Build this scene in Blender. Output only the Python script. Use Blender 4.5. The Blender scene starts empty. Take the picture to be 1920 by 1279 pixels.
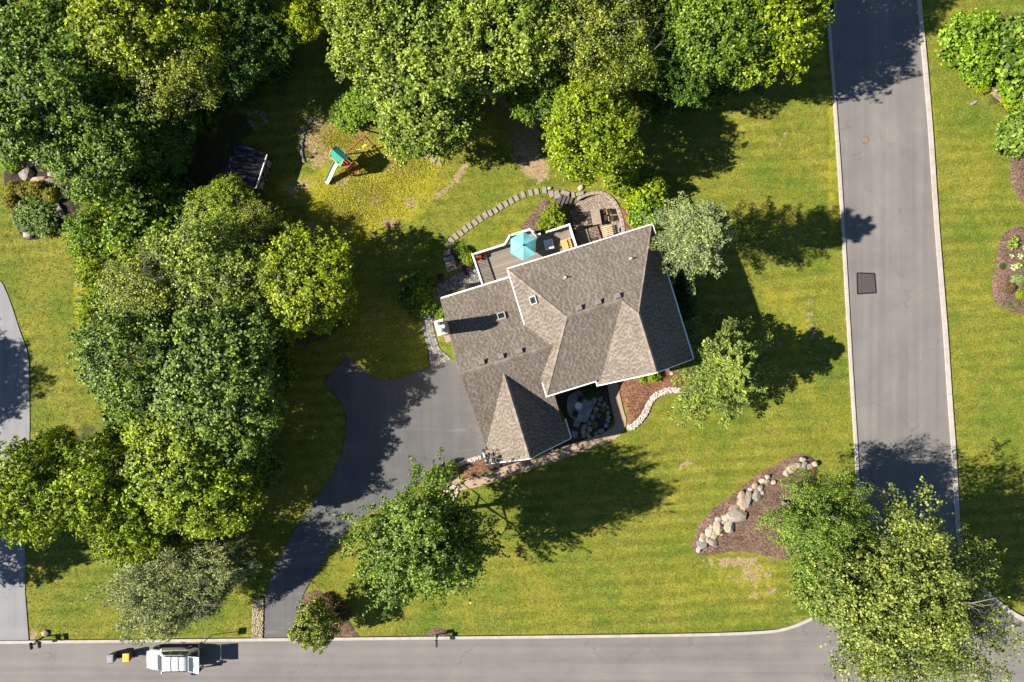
import bpy, bmesh, math, random
import numpy as np
from mathutils import Vector, Matrix, noise
from mathutils.geometry import tessellate_polygon, delaunay_2d_cdt

random.seed(7)
SC = bpy.context.scene
COL = SC.collection
H = 61.0          # drone height, metres
F = 1280.0        # focal length in photograph pixels (1920 wide)
RAD = math.radians

# ------------------------------------------------------------ camera, sky, sun, exposure
cam_d = bpy.data.cameras.new('camera')
cam = bpy.data.objects.new('camera', cam_d)
COL.objects.link(cam)
cam_d.sensor_width = 36.0
cam_d.lens = 24.0
cam_d.clip_start = 0.5
cam_d.clip_end = 6000.0
cam.location = (0, 0, H)
cam.rotation_euler = (0, 0, 0)
SC.camera = cam

SUN_EL = RAD(38.0)
SUN_TO = RAD(7.5)                 # shadows fall towards this azimuth (from +x, counter-clockwise)
world = bpy.data.worlds.new('World')
SC.world = world
world.use_nodes = True
wn = world.node_tree
wn.nodes.clear()
w_out = wn.nodes.new('ShaderNodeOutputWorld')
w_bg = wn.nodes.new('ShaderNodeBackground')
w_sky = wn.nodes.new('ShaderNodeTexSky')
w_sky.sky_type = 'NISHITA'
w_sky.sun_disc = False
w_sky.sun_elevation = SUN_EL
w_sky.sun_rotation = RAD(90.0) - (SUN_TO + math.pi)
w_sky.air_density = 1.0
w_sky.dust_density = 0.0
w_sky.ozone_density = 3.0
w_bg.inputs['Strength'].default_value = 0.05
wn.links.new(w_sky.outputs[0], w_bg.inputs['Color'])
wn.links.new(w_bg.outputs[0], w_out.inputs['Surface'])

sun_d = bpy.data.lights.new('sun', 'SUN')
sun_d.energy = 5.0
sun_d.angle = RAD(0.55)
sun_d.color = (1.0, 0.94, 0.84)
sun = bpy.data.objects.new('sun', sun_d)
COL.objects.link(sun)
_d = Vector((math.cos(SUN_TO) * math.cos(SUN_EL), math.sin(SUN_TO) * math.cos(SUN_EL), -math.sin(SUN_EL)))
sun.rotation_euler = _d.to_track_quat('-Z', 'Y').to_euler()
sun.location = (-60, -8, 50)

vs = SC.view_settings
vs.view_transform = 'Standard'
vs.look = 'None'
vs.exposure = 1.4
vs.gamma = 1.0
vs.use_curve_mapping = False
SC.cycles.max_bounces = 6
SC.cycles.diffuse_bounces = 2
SC.cycles.transmission_bounces = 4
SC.cycles.caustics_reflective = False
SC.cycles.caustics_refractive = False

# ------------------------------------------------------------ coordinates
def W(px, py, z=0.0):
    s = (H - z) / F
    return ((px - 960.0) * s, (639.5 - py) * s)
def W3(px, py, z=0.0):
    x, y = W(px, py, z)
    return Vector((x, y, z))
TH = RAD(17.1)
CT, ST = math.cos(TH), math.sin(TH)
def UV(u, v, z=0.0):
    return Vector((u * CT - v * ST, u * ST + v * CT, z))
def px2uv(px, py, z=0.0):
    x, y = W(px, py, z)
    return (x * CT + y * ST, -x * ST + y * CT)

def catmull(pts, n=6, closed=False):
    P = [Vector(p) for p in pts]
    out = []
    m = len(P)
    rng = range(m) if closed else range(m - 1)
    for i in rng:
        if closed:
            a, b, c, d = P[(i - 1) % m], P[i], P[(i + 1) % m], P[(i + 2) % m]
        else:
            a, b, c, d = P[max(i - 1, 0)], P[i], P[i + 1], P[min(i + 2, m - 1)]
        for k in range(n):
            t = k / n
            out.append(0.5 * ((2 * b) + (c - a) * t + (2 * a - 5 * b + 4 * c - d) * t * t + (3 * b - a - 3 * c + d) * t ** 3))
    if not closed:
        out.append(P[-1])
    return out

def in_poly(x, y, poly):
    """vectorised point in polygon"""
    x = np.asarray(x); y = np.asarray(y)
    ins = np.zeros(x.shape, bool)
    n = len(poly)
    j = n - 1
    for i in range(n):
        xi, yi = poly[i][0], poly[i][1]
        xj, yj = poly[j][0], poly[j][1]
        if yi != yj:
            c = ((yi > y) != (yj > y)) & (x < (xj - xi) * (y - yi) / (yj - yi) + xi)
            ins ^= c
        j = i
    return ins
def poly_dist(x, y, poly, closed=True):
    x = np.asarray(x, float); y = np.asarray(y, float)
    d = np.full(x.shape, 1e9)
    n = len(poly)
    for i in range(n if closed else n - 1):
        ax, ay = poly[i][0], poly[i][1]
        bx, by = poly[(i + 1) % n][0], poly[(i + 1) % n][1]
        dx, dy = bx - ax, by - ay
        L = dx * dx + dy * dy + 1e-12
        t = np.clip(((x - ax) * dx + (y - ay) * dy) / L, 0, 1)
        d = np.minimum(d, np.hypot(x - ax - t * dx, y - ay - t * dy))
    return d

# ------------------------------------------------------------ mesh builder
class MB:
    def __init__(self):
        self.v = []; self.f = []
    def add(self, verts, faces):
        o = len(self.v)
        self.v += [tuple(p) for p in verts]
        self.f += [tuple(i + o for i in f) for f in faces]
        return self
    def box(self, c, s, rz=0.0, M=None, bev=0.0):
        hx, hy, hz = s[0] / 2, s[1] / 2, s[2] / 2
        if bev > 0:
            b = bev
            V = []
            for z, k in ((-hz, b), (-hz + b, 0), (hz - b, 0), (hz, b)):
                ax, ay = hx - k, hy - k
                V += [(-ax, -ay, z), (ax, -ay, z), (ax, ay, z), (-ax, ay, z)]
            Fc = [(3, 2, 1, 0), (12, 13, 14, 15)]
            for r in range(3):
                for i in range(4):
                    Fc.append((r * 4 + i, r * 4 + (i + 1) % 4, r * 4 + 4 + (i + 1) % 4, r * 4 + 4 + i))
        else:
            V = [(-hx, -hy, -hz), (hx, -hy, -hz), (hx, hy, -hz), (-hx, hy, -hz), (-hx, -hy, hz), (hx, -hy, hz), (hx, hy, hz), (-hx, hy, hz)]
            Fc = [(0, 3, 2, 1), (4, 5, 6, 7), (0, 1, 5, 4), (1, 2, 6, 5), (2, 3, 7, 6), (3, 0, 4, 7)]
        if M is None:
            M = Matrix.Translation(Vector(c)) @ Matrix.Rotation(rz, 4, 'Z')
        return self.add([M @ Vector(p) for p in V], Fc)
    def bar(self, a, b, w, h, up=(0, 0, 1)):
        a, b = Vector(a), Vector(b)
        d = b - a
        L = d.length
        d.normalize()
        u = Vector(up)
        s = d.cross(u)
        if s.length < 1e-4:
            s = d.cross(Vector((1, 0, 0)))
        s.normalize()
        t = s.cross(d)
        M = Matrix((( d.x, s.x, t.x, (a.x + b.x) / 2), (d.y, s.y, t.y, (a.y + b.y) / 2), (d.z, s.z, t.z, (a.z + b.z) / 2), (0, 0, 0, 1)))
        return self.box((0, 0, 0), (L, w, h), M=M)
    def tube(self, pts, radii, n=8, cap=True):
        P = [Vector(p) for p in pts]
        rings = []
        ref = Vector((0.31, 0.17, 0.93))
        for i, p in enumerate(P):
            d = (P[min(i + 1, len(P) - 1)] - P[max(i - 1, 0)]).normalized()
            a = d.cross(ref)
            if a.length < 0.05:
                a = d.cross(Vector((1, 0, 0)))
            a.normalize()
            b = d.cross(a)
            r = radii[i] if hasattr(radii, '__len__') else radii
            rings.append([p + a * (r * math.cos(2 * math.pi * k / n)) + b * (r * math.sin(2 * math.pi * k / n)) for k in range(n)])
        V = [q for r in rings for q in r]
        Fc = []
        for i in range(len(P) - 1):
            for k in range(n):
                Fc.append((i * n + k, i * n + (k + 1) % n, (i + 1) * n + (k + 1) % n, (i + 1) * n + k))
        if cap:
            Fc.append(tuple(range(n))[::-1])
            Fc.append(tuple((len(P) - 1) * n + k for k in range(n)))
        return self.add(V, Fc)
    def lathe(self, c, prof, n=16, sx=1.0, sy=1.0):
        c = Vector(c)
        V = []
        for r, z in prof:
            for k in range(n):
                a = 2 * math.pi * k / n
                V.append(c + Vector((r * sx * math.cos(a), r * sy * math.sin(a), z)))
        Fc = []
        for i in range(len(prof) - 1):
            for k in range(n):
                Fc.append((i * n + k, i * n + (k + 1) % n, (i + 1) * n + (k + 1) % n, (i + 1) * n + k))
        Fc.append(tuple(range(n))[::-1])
        Fc.append(tuple((len(prof) - 1) * n + k for k in range(n)))
        return self.add(V, Fc)
    def prism(self, poly, z0, z1):
        """poly: list of (x, y), any winding, may be concave"""
        P = [(p[0], p[1]) for p in poly]
        ar = sum(P[i][0] * P[(i + 1) % len(P)][1] - P[(i + 1) % len(P)][0] * P[i][1] for i in range(len(P)))
        if ar < 0:
            P = P[::-1]
        n = len(P)
        tri = tessellate_polygon([[Vector((p[0], p[1], 0)) for p in P]])
        V = [(p[0], p[1], z1) for p in P] + [(p[0], p[1], z0) for p in P]
        Fc = []
        for t in tri:
            a, b, c = t
            cr = (P[b][0] - P[a][0]) * (P[c][1] - P[a][1]) - (P[b][1] - P[a][1]) * (P[c][0] - P[a][0])
            if cr < 0:
                a, b, c = a, c, b
            Fc.append((a, b, c))
            Fc.append((n + a, n + c, n + b))
        for i in range(n):
            j = (i + 1) % n
            Fc.append((i, n + i, n + j, j))
        return self.add(V, Fc)
    def mesh(self, name, mat=None, smooth=False):
        me = bpy.data.meshes.new(name)
        me.from_pydata(self.v, [], self.f)
        if smooth:
            me.polygons.foreach_set('use_smooth', [True] * len(me.polygons))
        if mat:
            me.materials.append(mat)
        me.update()
        return me
    def build(self, name, mat, parent=None, smooth=False, kind=None, loc=None):
        o = bpy.data.objects.new(name, self.mesh(name, mat, smooth))
        COL.objects.link(o)
        if parent is not None:
            o.parent = parent
        if kind:
            o['kind'] = kind
        if loc is not None:
            o.location = loc
        return o

def tag(o, label=None, cat=None, group=None, kind=None):
    if label: o['label'] = label
    if cat: o['category'] = cat
    if group: o['group'] = group
    if kind: o['kind'] = kind
    return o
def thing(name, label, cat, loc=(0, 0, 0), rz=0.0, group=None):
    o = bpy.data.objects.new(name, None)
    COL.objects.link(o)
    o.empty_display_size = 0.3
    o.location = loc
    o.rotation_euler = (0, 0, rz)
    return tag(o, label, cat, group)
def inst(name, me, parent=None, loc=(0, 0, 0), rot=(0, 0, 0), scale=(1, 1, 1), mat=None):
    o = bpy.data.objects.new(name, me)
    COL.objects.link(o)
    o.parent = parent
    o.location = loc; o.rotation_euler = rot; o.scale = scale
    if mat is not None:
        o.material_slots[0].link = 'OBJECT'
        o.material_slots[0].material = mat
    return o
def fast_mesh(name, V, quads, mat, smooth=False):
    """V (n,3) array, quads (m,4) or tris (m,3) array"""
    me = bpy.data.meshes.new(name)
    V = np.asarray(V, np.float32); Q = np.asarray(quads, np.int32)
    k = Q.shape[1]
    me.vertices.add(len(V)); me.vertices.foreach_set('co', V.ravel())
    me.loops.add(Q.size); me.loops.foreach_set('vertex_index', Q.ravel())
    me.polygons.add(len(Q)); me.polygons.foreach_set('loop_start', np.arange(0, Q.size, k, dtype=np.int32))
    if smooth:
        me.polygons.foreach_set('use_smooth', np.ones(len(Q), bool))
    me.update(calc_edges=True)
    if mat: me.materials.append(mat)
    return me

# ------------------------------------------------------------ materials
class NT:
    def __init__(self, name):
        m = bpy.data.materials.new(name)
        m.use_nodes = True
        self.m = m; self.t = m.node_tree
        self.t.nodes.clear()
        self.out = self.t.nodes.new('ShaderNodeOutputMaterial')
    def n(self, typ, **kw):
        nd = self.t.nodes.new(typ)
        for k, v in kw.items():
            setattr(nd, k, v)
        return nd
    def l(self, a, b):
        self.t.links.new(a, b)
    def pos(self, obj=False):
        if obj:
            return self.n('ShaderNodeTexCoord').outputs['Object']
        return self.n('ShaderNodeNewGeometry').outputs['Position']
    def map(self, vec, scale=(1, 1, 1), rot=(0, 0, 0), loc=(0, 0, 0)):
        nd = self.n('ShaderNodeMapping')
        nd.inputs['Scale'].default_value = scale
        nd.inputs['Rotation'].default_value = rot
        nd.inputs['Location'].default_value = loc
        self.l(vec, nd.inputs['Vector'])
        return nd.outputs[0]
    def noise(self, vec, scale, detail=3, rough=0.55, dist=0.0):
        nd = self.n('ShaderNodeTexNoise')
        nd.inputs['Scale'].default_value = scale
        nd.inputs['Detail'].default_value = detail
        nd.inputs['Roughness'].default_value = rough
        nd.inputs['Distortion'].default_value = dist
        self.l(vec, nd.inputs['Vector'])
        return nd.outputs['Fac']
    def vor(self, vec, scale, feat='F1', rand=1.0):
        nd = self.n('ShaderNodeTexVoronoi')
        nd.feature = feat
        nd.inputs['Scale'].default_value = scale
        nd.inputs['Randomness'].default_value = rand
        self.l(vec, nd.inputs['Vector'])
        return nd
    def ramp(self, fac, stops, interp='LINEAR'):
        nd = self.n('ShaderNodeValToRGB')
        nd.color_ramp.interpolation = interp
        el = nd.color_ramp.elements
        while len(el) < len(stops):
            el.new(0.5)
        for e, (p, c) in zip(el, stops):
            e.position = p
            e.color = (c[0], c[1], c[2], 1) if hasattr(c, '__len__') else (c, c, c, 1)
        self.l(fac, nd.inputs['Fac'])
        return nd.outputs['Color']
    def mix(self, a, b, fac, blend='MIX'):
        nd = self.n('ShaderNodeMix', data_type='RGBA', blend_type=blend)
        nd.clamp_factor = True
        for ix, val in ((0, fac), (6, a), (7, b)):
            sock = nd.inputs[ix]
            if hasattr(val, 'is_output'):
                self.l(val, sock)
            elif hasattr(val, '__len__'):
                sock.default_value = (val[0], val[1], val[2], 1)
            else:
                sock.default_value = val if ix == 0 else (val, val, val, 1)
        return nd.outputs[2]
    def math(self, op, a, b=0.0, c=None):
        nd = self.n('ShaderNodeMath', operation=op)
        for i, val in enumerate((a, b) if c is None else (a, b, c)):
            if hasattr(val, 'is_output'):
                self.l(val, nd.inputs[i])
            else:
                nd.inputs[i].default_value = val
        return nd.outputs[0]
    def bump(self, h, strength=0.5, dist=0.02):
        nd = self.n('ShaderNodeBump')
        nd.inputs['Strength'].default_value = strength
        nd.inputs['Distance'].default_value = dist
        self.l(h, nd.inputs['Height'])
        return nd.outputs[0]
    def rnd(self):
        return self.n('ShaderNodeNewGeometry').outputs['Random Per Island']
    def orand(self):
        return self.n('ShaderNodeObjectInfo').outputs['Random']
    def pbr(self, col, rough=0.8, metal=0.0, spec=0.3, normal=None, emit=None):
        b = self.n('ShaderNodeBsdfPrincipled')
        for nm, val in (('Base Color', col), ('Roughness', rough), ('Metallic', metal)):
            if hasattr(val, 'is_output'):
                self.l(val, b.inputs[nm])
            elif hasattr(val, '__len__'):
                b.inputs[nm].default_value = (val[0], val[1], val[2], 1)
            else:
                b.inputs[nm].default_value = val
        b.inputs['Specular IOR Level'].default_value = spec
        if normal is not None:
            self.l(normal, b.inputs['Normal'])
        self.l(b.outputs[0], self.out.inputs['Surface'])
        return b

def simple(name, c, rough=0.7, var=0.25, scale=6.0, metal=0.0, spec=0.3, bump=0.0, obj=True, island=0.0):
    t = NT(name)
    p = t.pos(obj)
    f = t.noise(p, scale, 4, 0.6)
    lo = [x * (1 - var) for x in c]; hi = [min(1, x * (1 + var)) for x in c]
    col = t.ramp(f, [(0.3, lo), (0.7, hi)])
    if island > 0:
        k = t.ramp(t.rnd(), [(0, 1 - island), (1, 1 + island * 0.0)])
        col = t.mix(col, k, 1.0, 'MULTIPLY')
    nrm = t.bump(t.noise(p, scale * 6, 4, 0.6), bump, 0.02) if bump > 0 else None
    t.pbr(col, rough, metal, spec, nrm)
    return t.m

def leafmat(name, c1, c2, c3, trans=0.20, rough=0.48, spec=0.22, big=0.5):
    t = NT(name)
    p = t.pos(False)
    r = t.rnd()
    col = t.ramp(r, [(0.0, [x * 0.5 for x in c1]), (0.5, [x * 0.8 for x in c2]), (1.0, [x * 1.2 for x in c3])])  # random leaf tones, spread wide to put canopy shade and highlights into the colour
    f = t.noise(p, big, 3, 0.6)
    k = t.ramp(f, [(0.30, (0.95, 1.05, 0.8)), (0.70, (2.35, 2.2, 1.3))])
    col = t.mix(col, k, 1.0, 'MULTIPLY')
    b = t.n('ShaderNodeBsdfPrincipled')
    t.l(col, b.inputs['Base Color'])
    b.inputs['Roughness'].default_value = rough
    b.inputs['Specular IOR Level'].default_value = spec
    tr = t.n('ShaderNodeBsdfTranslucent')
    tc = t.mix(col, (1.35, 1.25, 0.4), 1.0, 'MULTIPLY')
    t.l(tc, tr.inputs['Color'])
    mx = t.n('ShaderNodeMixShader')
    mx.inputs[0].default_value = trans
    t.l(b.outputs[0], mx.inputs[1]); t.l(tr.outputs[0], mx.inputs[2])
    t.l(mx.outputs[0], t.out.inputs['Surface'])
    return t.m

# ============================================================ GROUND, ROADS, BEDS
def pxpoly(pts, z=0.0, smooth=0, closed=True):
    P = [W(p[0], p[1], z) for p in pts]
    if smooth:
        P = [(q[0], q[1]) for q in catmull([(p[0], p[1], 0) for p in P], smooth, closed)]
    return P

PATIO_Z = -0.40
PATIO = pxpoly([(1071, 402), (1072, 388), (1082, 374), (1099, 365), (1122, 361), (1141, 367), (1154, 381), (1161, 396), (1167, 415), (1169, 434), (1176, 456), (1090, 482), (1081, 462)])
STAIRP = pxpoly([(1046, 360), (1049, 383), (1080, 389), (1082, 366)])
PONDL = pxpoly([(1136, 766), (1141, 772), (1140, 784), (1134, 797), (1124, 805), (1116, 806), (1112, 800), (1117, 788), (1122, 775), (1128, 767)], 0, 4)

# ---- lawn materials
def ground_mat():
    t = NT('lawn')
    p = t.pos()
    at = t.n('ShaderNodeAttribute', attribute_name='zones')
    sep = t.n('ShaderNodeSeparateColor')
    t.l(at.outputs['Color'], sep.inputs[0])
    dirt, dry, wood = sep.outputs[0], sep.outputs[1], sep.outputs[2]
    fine = t.noise(p, 7.5, 5, 0.75)
    mid = t.noise(p, 1.1, 4, 0.6)
    big = t.noise(p, 0.17, 3, 0.55)
    # mown grass
    c = t.ramp(fine, [(0.32, (0.052, 0.066, 0.005)), (0.45, (0.106, 0.119, 0.013)), (0.57, (0.162, 0.162, 0.024)), (0.70, (0.28, 0.255, 0.08))])
    k = t.ramp(mid, [(0.3, (0.72, 0.86, 0.8)), (0.7, (1.22, 1.12, 1.1))])
    c = t.mix(c, k, 1.0, 'MULTIPLY')
    k2 = t.ramp(big, [(0.33, (0.70, 0.90, 0.7)), (0.66, (1.32, 1.16, 1.2))])
    c = t.mix(c, k2, 1.0, 'MULTIPLY')
    yl = t.ramp(t.noise(t.map(p, loc=(17, 3, 0)), 0.42, 4, 0.6), [(0.46, 0.0), (0.70, 0.55)])
    c = t.mix(c, t.ramp(fine, [(0.3, (0.125, 0.118, 0.012)), (0.55, (0.21, 0.192, 0.024)), (0.75, (0.30, 0.26, 0.08))]), yl)
    gr = t.ramp(t.noise(t.map(p, loc=(-7, 23, 0)), 0.3, 4, 0.6), [(0.54, 0.0), (0.70, 0.55)])
    c = t.mix(c, t.ramp(fine, [(0.3, (0.042, 0.070, 0.006)), (0.6, (0.098, 0.140, 0.010)), (0.8, (0.165, 0.195, 0.024))]), gr)
    # mowing lines, wavering
    wv = t.n('ShaderNodeTexWave', wave_type='BANDS', bands_direction='Y')
    wv.inputs['Scale'].default_value = 0.27
    wv.inputs['Distortion'].default_value = 2.2
    wv.inputs['Detail'].default_value = 2
    t.l(t.map(p, rot=(0, 0, RAD(-3))), wv.inputs['Vector'])
    c = t.mix(c, t.ramp(wv.outputs['Fac'], [(0.2, 0.84), (0.8, 1.14)]), t.ramp(t.noise(t.map(p, loc=(9, 9, 0)), 0.12, 3), [(0.36, 0.0), (0.6, 0.9)]), 'MULTIPLY')
    # dry straw flecks
    v = t.noise(t.map(p, scale=(1, 1.4, 1), rot=(0, 0, 0.5)), 2.6, 5, 0.75, 0.6)
    fl = t.ramp(v, [(0.60, 0.0), (0.66, 1.0)])
    reg = t.ramp(t.noise(p, 0.25, 2), [(0.48, 0.0), (0.62, 1.0)])
    c = t.mix(c, (0.34, 0.27, 0.12), t.math('MULTIPLY', t.math('MULTIPLY', fl, reg), 0.75))
    # dark clover tufts
    v2 = t.noise(t.map(p, loc=(31, 5, 0)), 1.9, 4, 0.7)
    c = t.mix(c, (0.035, 0.06, 0.008), t.ramp(v2, [(0.62, 0.0), (0.72, 0.7)]))
    # yellow rough meadow (zone G)
    yel = t.ramp(t.noise(p, 3.4, 5, 0.75), [(0.3, (0.10, 0.115, 0.007)), (0.48, (0.235, 0.220, 0.010)), (0.64, (0.31, 0.24, 0.04)), (0.78, (0.36, 0.26, 0.11))])
    m_dry = t.ramp(t.math('ADD', dry, t.math('MULTIPLY', t.math('SUBTRACT', t.noise(p, 0.9, 4, 0.65), 0.5), 1.1)), [(0.35, 0.0), (0.65, 0.9)])
    c = t.mix(c, yel, m_dry)
    # bare straw earth (zone R)
    ear = t.ramp(t.noise(p, 6.0, 5, 0.7), [(0.3, (0.15, 0.105, 0.055)), (0.55, (0.31, 0.22, 0.13)), (0.75, (0.38, 0.29, 0.19))])
    m_d = t.ramp(t.math('ADD', dirt, t.math('MULTIPLY', t.math('SUBTRACT', t.noise(p, 1.5, 5, 0.72), 0.5), 2.3)), [(0.46, 0.0), (0.66, 0.95)])
    c = t.mix(c, ear, m_d)
    # wood floor: leaf litter, ivy (zone B)
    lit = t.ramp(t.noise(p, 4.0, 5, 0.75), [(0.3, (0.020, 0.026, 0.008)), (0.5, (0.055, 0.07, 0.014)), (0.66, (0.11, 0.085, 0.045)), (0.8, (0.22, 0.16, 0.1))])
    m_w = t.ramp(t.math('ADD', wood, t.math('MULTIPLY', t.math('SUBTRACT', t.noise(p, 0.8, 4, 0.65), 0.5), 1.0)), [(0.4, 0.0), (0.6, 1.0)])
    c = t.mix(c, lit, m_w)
    hgt = t.math('ADD', t.math('MULTIPLY', fine, 1.0), t.math('MULTIPLY', t.noise(p, 14.0, 3, 0.7), 0.6))
    t.pbr(c, 0.9, 0, 0.15, t.bump(hgt, 0.8, 0.06))
    return t.m
M_GROUND = ground_mat()

def asphalt(name, base, warm=1.0, cracks=0.5, tint=(1, 1, 1), streak=0.0, rot=0.0):
    t = NT(name)
    p = t.pos()
    f = t.noise(p, 26.0, 4, 0.7)
    g = t.noise(p, 0.35, 4, 0.6)
    c = t.ramp(f, [(0.25, [base * 0.82 * x for x in tint]), (0.75, [base * 1.16 * x for x in tint])])
    c = t.mix(c, t.ramp(g, [(0.3, (0.88, 0.88, 0.9)), (0.7, (1.1, 1.08, 1.05))]), 1.0, 'MULTIPLY')
    # wheel-track streaks
    s = t.noise(t.map(p, scale=(1.0, 0.02, 1), rot=(0, 0, rot)), 1.1, 3, 0.6)
    if rot == 0.0:
        s_h = t.noise(t.map(p, scale=(0.02, 1.0, 1)), 1.1, 3, 0.6)
        sy = t.n('ShaderNodeSeparateXYZ'); t.l(p, sy.inputs[0])
        s = t.mix(s_h, s, t.ramp(t.math('ADD', t.math('MULTIPLY', sy.outputs[1], 0.1), 3.1), [(0.40, 0.0), (0.62, 1.0)]))
    c = t.mix(c, t.ramp(s, [(0.35, 0.87), (0.65, 1.1)]), 0.85, 'MULTIPLY')
    if streak > 0:
        s2 = t.noise(t.map(p, scale=(0.12, 1.0, 1), rot=(0, 0, RAD(-22)), loc=(3, 1, 0)), 0.9, 5, 0.7, 0.8)
        c = t.mix(c, t.ramp(s2, [(0.4, 0.92), (0.6, 1.0), (0.68, 1.0 + streak), (0.74, 1.0)]), 1.0, 'MULTIPLY')
    # hairline cracks
    dn = t.n('ShaderNodeVectorMath', operation='ADD')
    nz = t.n('ShaderNodeTexNoise'); nz.inputs['Scale'].default_value = 0.8; nz.inputs['Detail'].default_value = 5
    t.l(p, nz.inputs['Vector'])
    sc = t.n('ShaderNodeVectorMath', operation='SCALE'); sc.inputs['Scale'].default_value = 2.2
    t.l(nz.outputs['Color'], sc.inputs[0]); t.l(p, dn.inputs[0]); t.l(sc.outputs[0], dn.inputs[1])
    e = t.vor(dn.outputs[0], 0.17, 'DISTANCE_TO_EDGE').outputs['Distance']
    cm = t.ramp(e, [(0.0, 1.0), (0.005, 0.8), (0.011, 0.0)])
    gate = t.ramp(t.noise(p, 0.3, 2), [(0.5, 0.0), (0.6, 1.0)])
    c = t.mix(c, t.mix(c, 0.35, 1.0, 'MULTIPLY'), t.math('MULTIPLY', t.math('MULTIPLY', cm, gate), cracks))
    # small stains
    st = t.ramp(t.noise(p, 1.7, 5, 0.7), [(0.68, 0.0), (0.76, 0.45)])
    c = t.mix(c, t.mix(c, 0.5, 1.0, 'MULTIPLY'), st)
    t.pbr(c, 0.85, 0, 0.25, t.bump(f, 0.35, 0.012))
    return t.m
M_ROAD = asphalt('asphalt_road', 0.152, tint=(1.0, 0.925, 0.86), cracks=0.28)
M_DRIVE = asphalt('asphalt_driveway', 0.098, tint=(0.98, 0.96, 0.96), cracks=0.25, streak=0.3, rot=RAD(-40))
M_NDRIVE = asphalt('asphalt_pale', 0.20, tint=(0.98, 0.96, 1.0), cracks=0.2)

def mulch_mat(name, a, b, c3):
    t = NT(name)
    p = t.pos()
    v = t.vor(t.map(p, scale=(1, 1.7, 1), rot=(0, 0, 0.6)), 9.0)
    f = t.noise(p, 7.0, 5, 0.75)
    sepc = t.n('ShaderNodeSeparateColor'); t.l(v.outputs['Color'], sepc.inputs[0])
    mixed = t.math('ADD', t.math('MULTIPLY', f, 0.6), t.math('MULTIPLY', sepc.outputs[0], 0.4))
    col = t.ramp(mixed, [(0.25, a), (0.5, b), (0.75, c3)])
    col = t.mix(col, t.ramp(t.noise(p, 0.7, 3), [(0.3, 0.8), (0.7, 1.15)]), 1.0, 'MULTIPLY')
    t.pbr(col, 0.95, 0, 0.1, t.bump(mixed, 1.0, 0.06))
    return t.m
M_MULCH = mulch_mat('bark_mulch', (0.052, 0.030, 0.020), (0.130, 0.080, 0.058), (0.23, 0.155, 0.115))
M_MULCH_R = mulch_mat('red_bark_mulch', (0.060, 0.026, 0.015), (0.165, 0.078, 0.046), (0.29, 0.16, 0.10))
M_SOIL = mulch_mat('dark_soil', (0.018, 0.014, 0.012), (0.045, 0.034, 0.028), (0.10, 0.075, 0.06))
M_KERB = simple('kerb_concrete', (0.335, 0.295, 0.26), 0.9, 0.14, 1.5, bump=0.2, obj=False)
M_SLAB = simple('tan_concrete', (0.30, 0.215, 0.145), 0.9, 0.10, 2.0, bump=0.15, obj=False)
M_STONE = simple('grey_flagstone', (0.22, 0.19, 0.17), 0.9, 0.22, 5.0, bump=0.35, obj=False)

# ---- ground sheet
def axis(lo, hi, step, fine_lo, fine_hi, fstep):
    a = list(np.arange(lo, fine_lo, step)) + list(np.arange(fine_lo, fine_hi, fstep)) + list(np.arange(fine_hi, hi + 1e-6, step))
    out = [-3000, -1200, -500, -250, -140, -95, -75, -62]
    return np.array([x for x in out if x < lo - 2] + a + [-x for x in out[::-1] if -x > hi + 2])
gx = axis(-56, 56, 0.5, 3, 13, 0.25)
gy = axis(-40, 40, 0.5, -9, 15, 0.25)
GX, GY = np.meshgrid(gx, gy)
def fbm(x, y, s, seed=0.0):
    return (np.sin(x * s * 1.3 + seed) * np.cos(y * s * 1.1 - seed * 1.7) + 0.5 * np.sin(x * s * 2.7 + y * s * 1.9 + seed * 2.3) + 0.25 * np.sin(y * s * 5.1 - x * s * 3.3 + seed)) / 1.75
def ground_h(x, y):
    x = np.asarray(x, float); y = np.asarray(y, float)
    h = -0.05 + 0.025 * fbm(x, y, 0.45, 1.0)
    d = np.where(in_poly(x, y, PATIO), 0.0, poly_dist(x, y, PATIO))
    w = np.clip(1 - d / 0.30, 0, 1)
    h = h * (1 - w) + (PATIO_Z - 0.06) * w
    ds = np.where(in_poly(x, y, STAIRP), 0.0, poly_dist(x, y, STAIRP))
    w = np.clip(1 - ds / 0.12, 0, 1)
    h = h * (1 - w) + (PATIO_Z - 0.1) * w
    dp = np.where(in_poly(x, y, PONDL), 0.0, poly_dist(x, y, PONDL))
    w = np.clip(1 - dp / 0.2, 0, 1)
    h = h * (1 - w) + (-0.5) * w
    return h
def gz(x, y):
    return float(ground_h(np.array([x]), np.array([y]))[0])
GZ = ground_h(GX, GY)
ny, nx = GX.shape
idx = np.arange(nx * ny).reshape(ny, nx)
Q = np.stack([idx[:-1, :-1], idx[:-1, 1:], idx[1:, 1:], idx[1:, :-1]], -1).reshape(-1, 4)
me = fast_mesh('ground', np.stack([GX, GY, GZ], -1).reshape(-1, 3), Q, M_GROUND, True)
zones = np.zeros((ny, nx, 4), np.float32); zones[..., 3] = 1
def blob(ch, px, py, rx, ry, ang=0, amt=1.0):
    cx, cy = W(px, py)
    a = RAD(ang); c, s = math.cos(a), math.sin(a)
    dx, dy = GX - cx, GY - cy
    u = (dx * c + dy * s) / (rx / 20.98); v = (-dx * s + dy * c) / (ry / 20.98)
    zones[..., ch] = np.maximum(zones[..., ch], np.minimum(1.0, amt * np.clip(1.4 - np.sqrt(u * u + v * v), 0, 1)))
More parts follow.
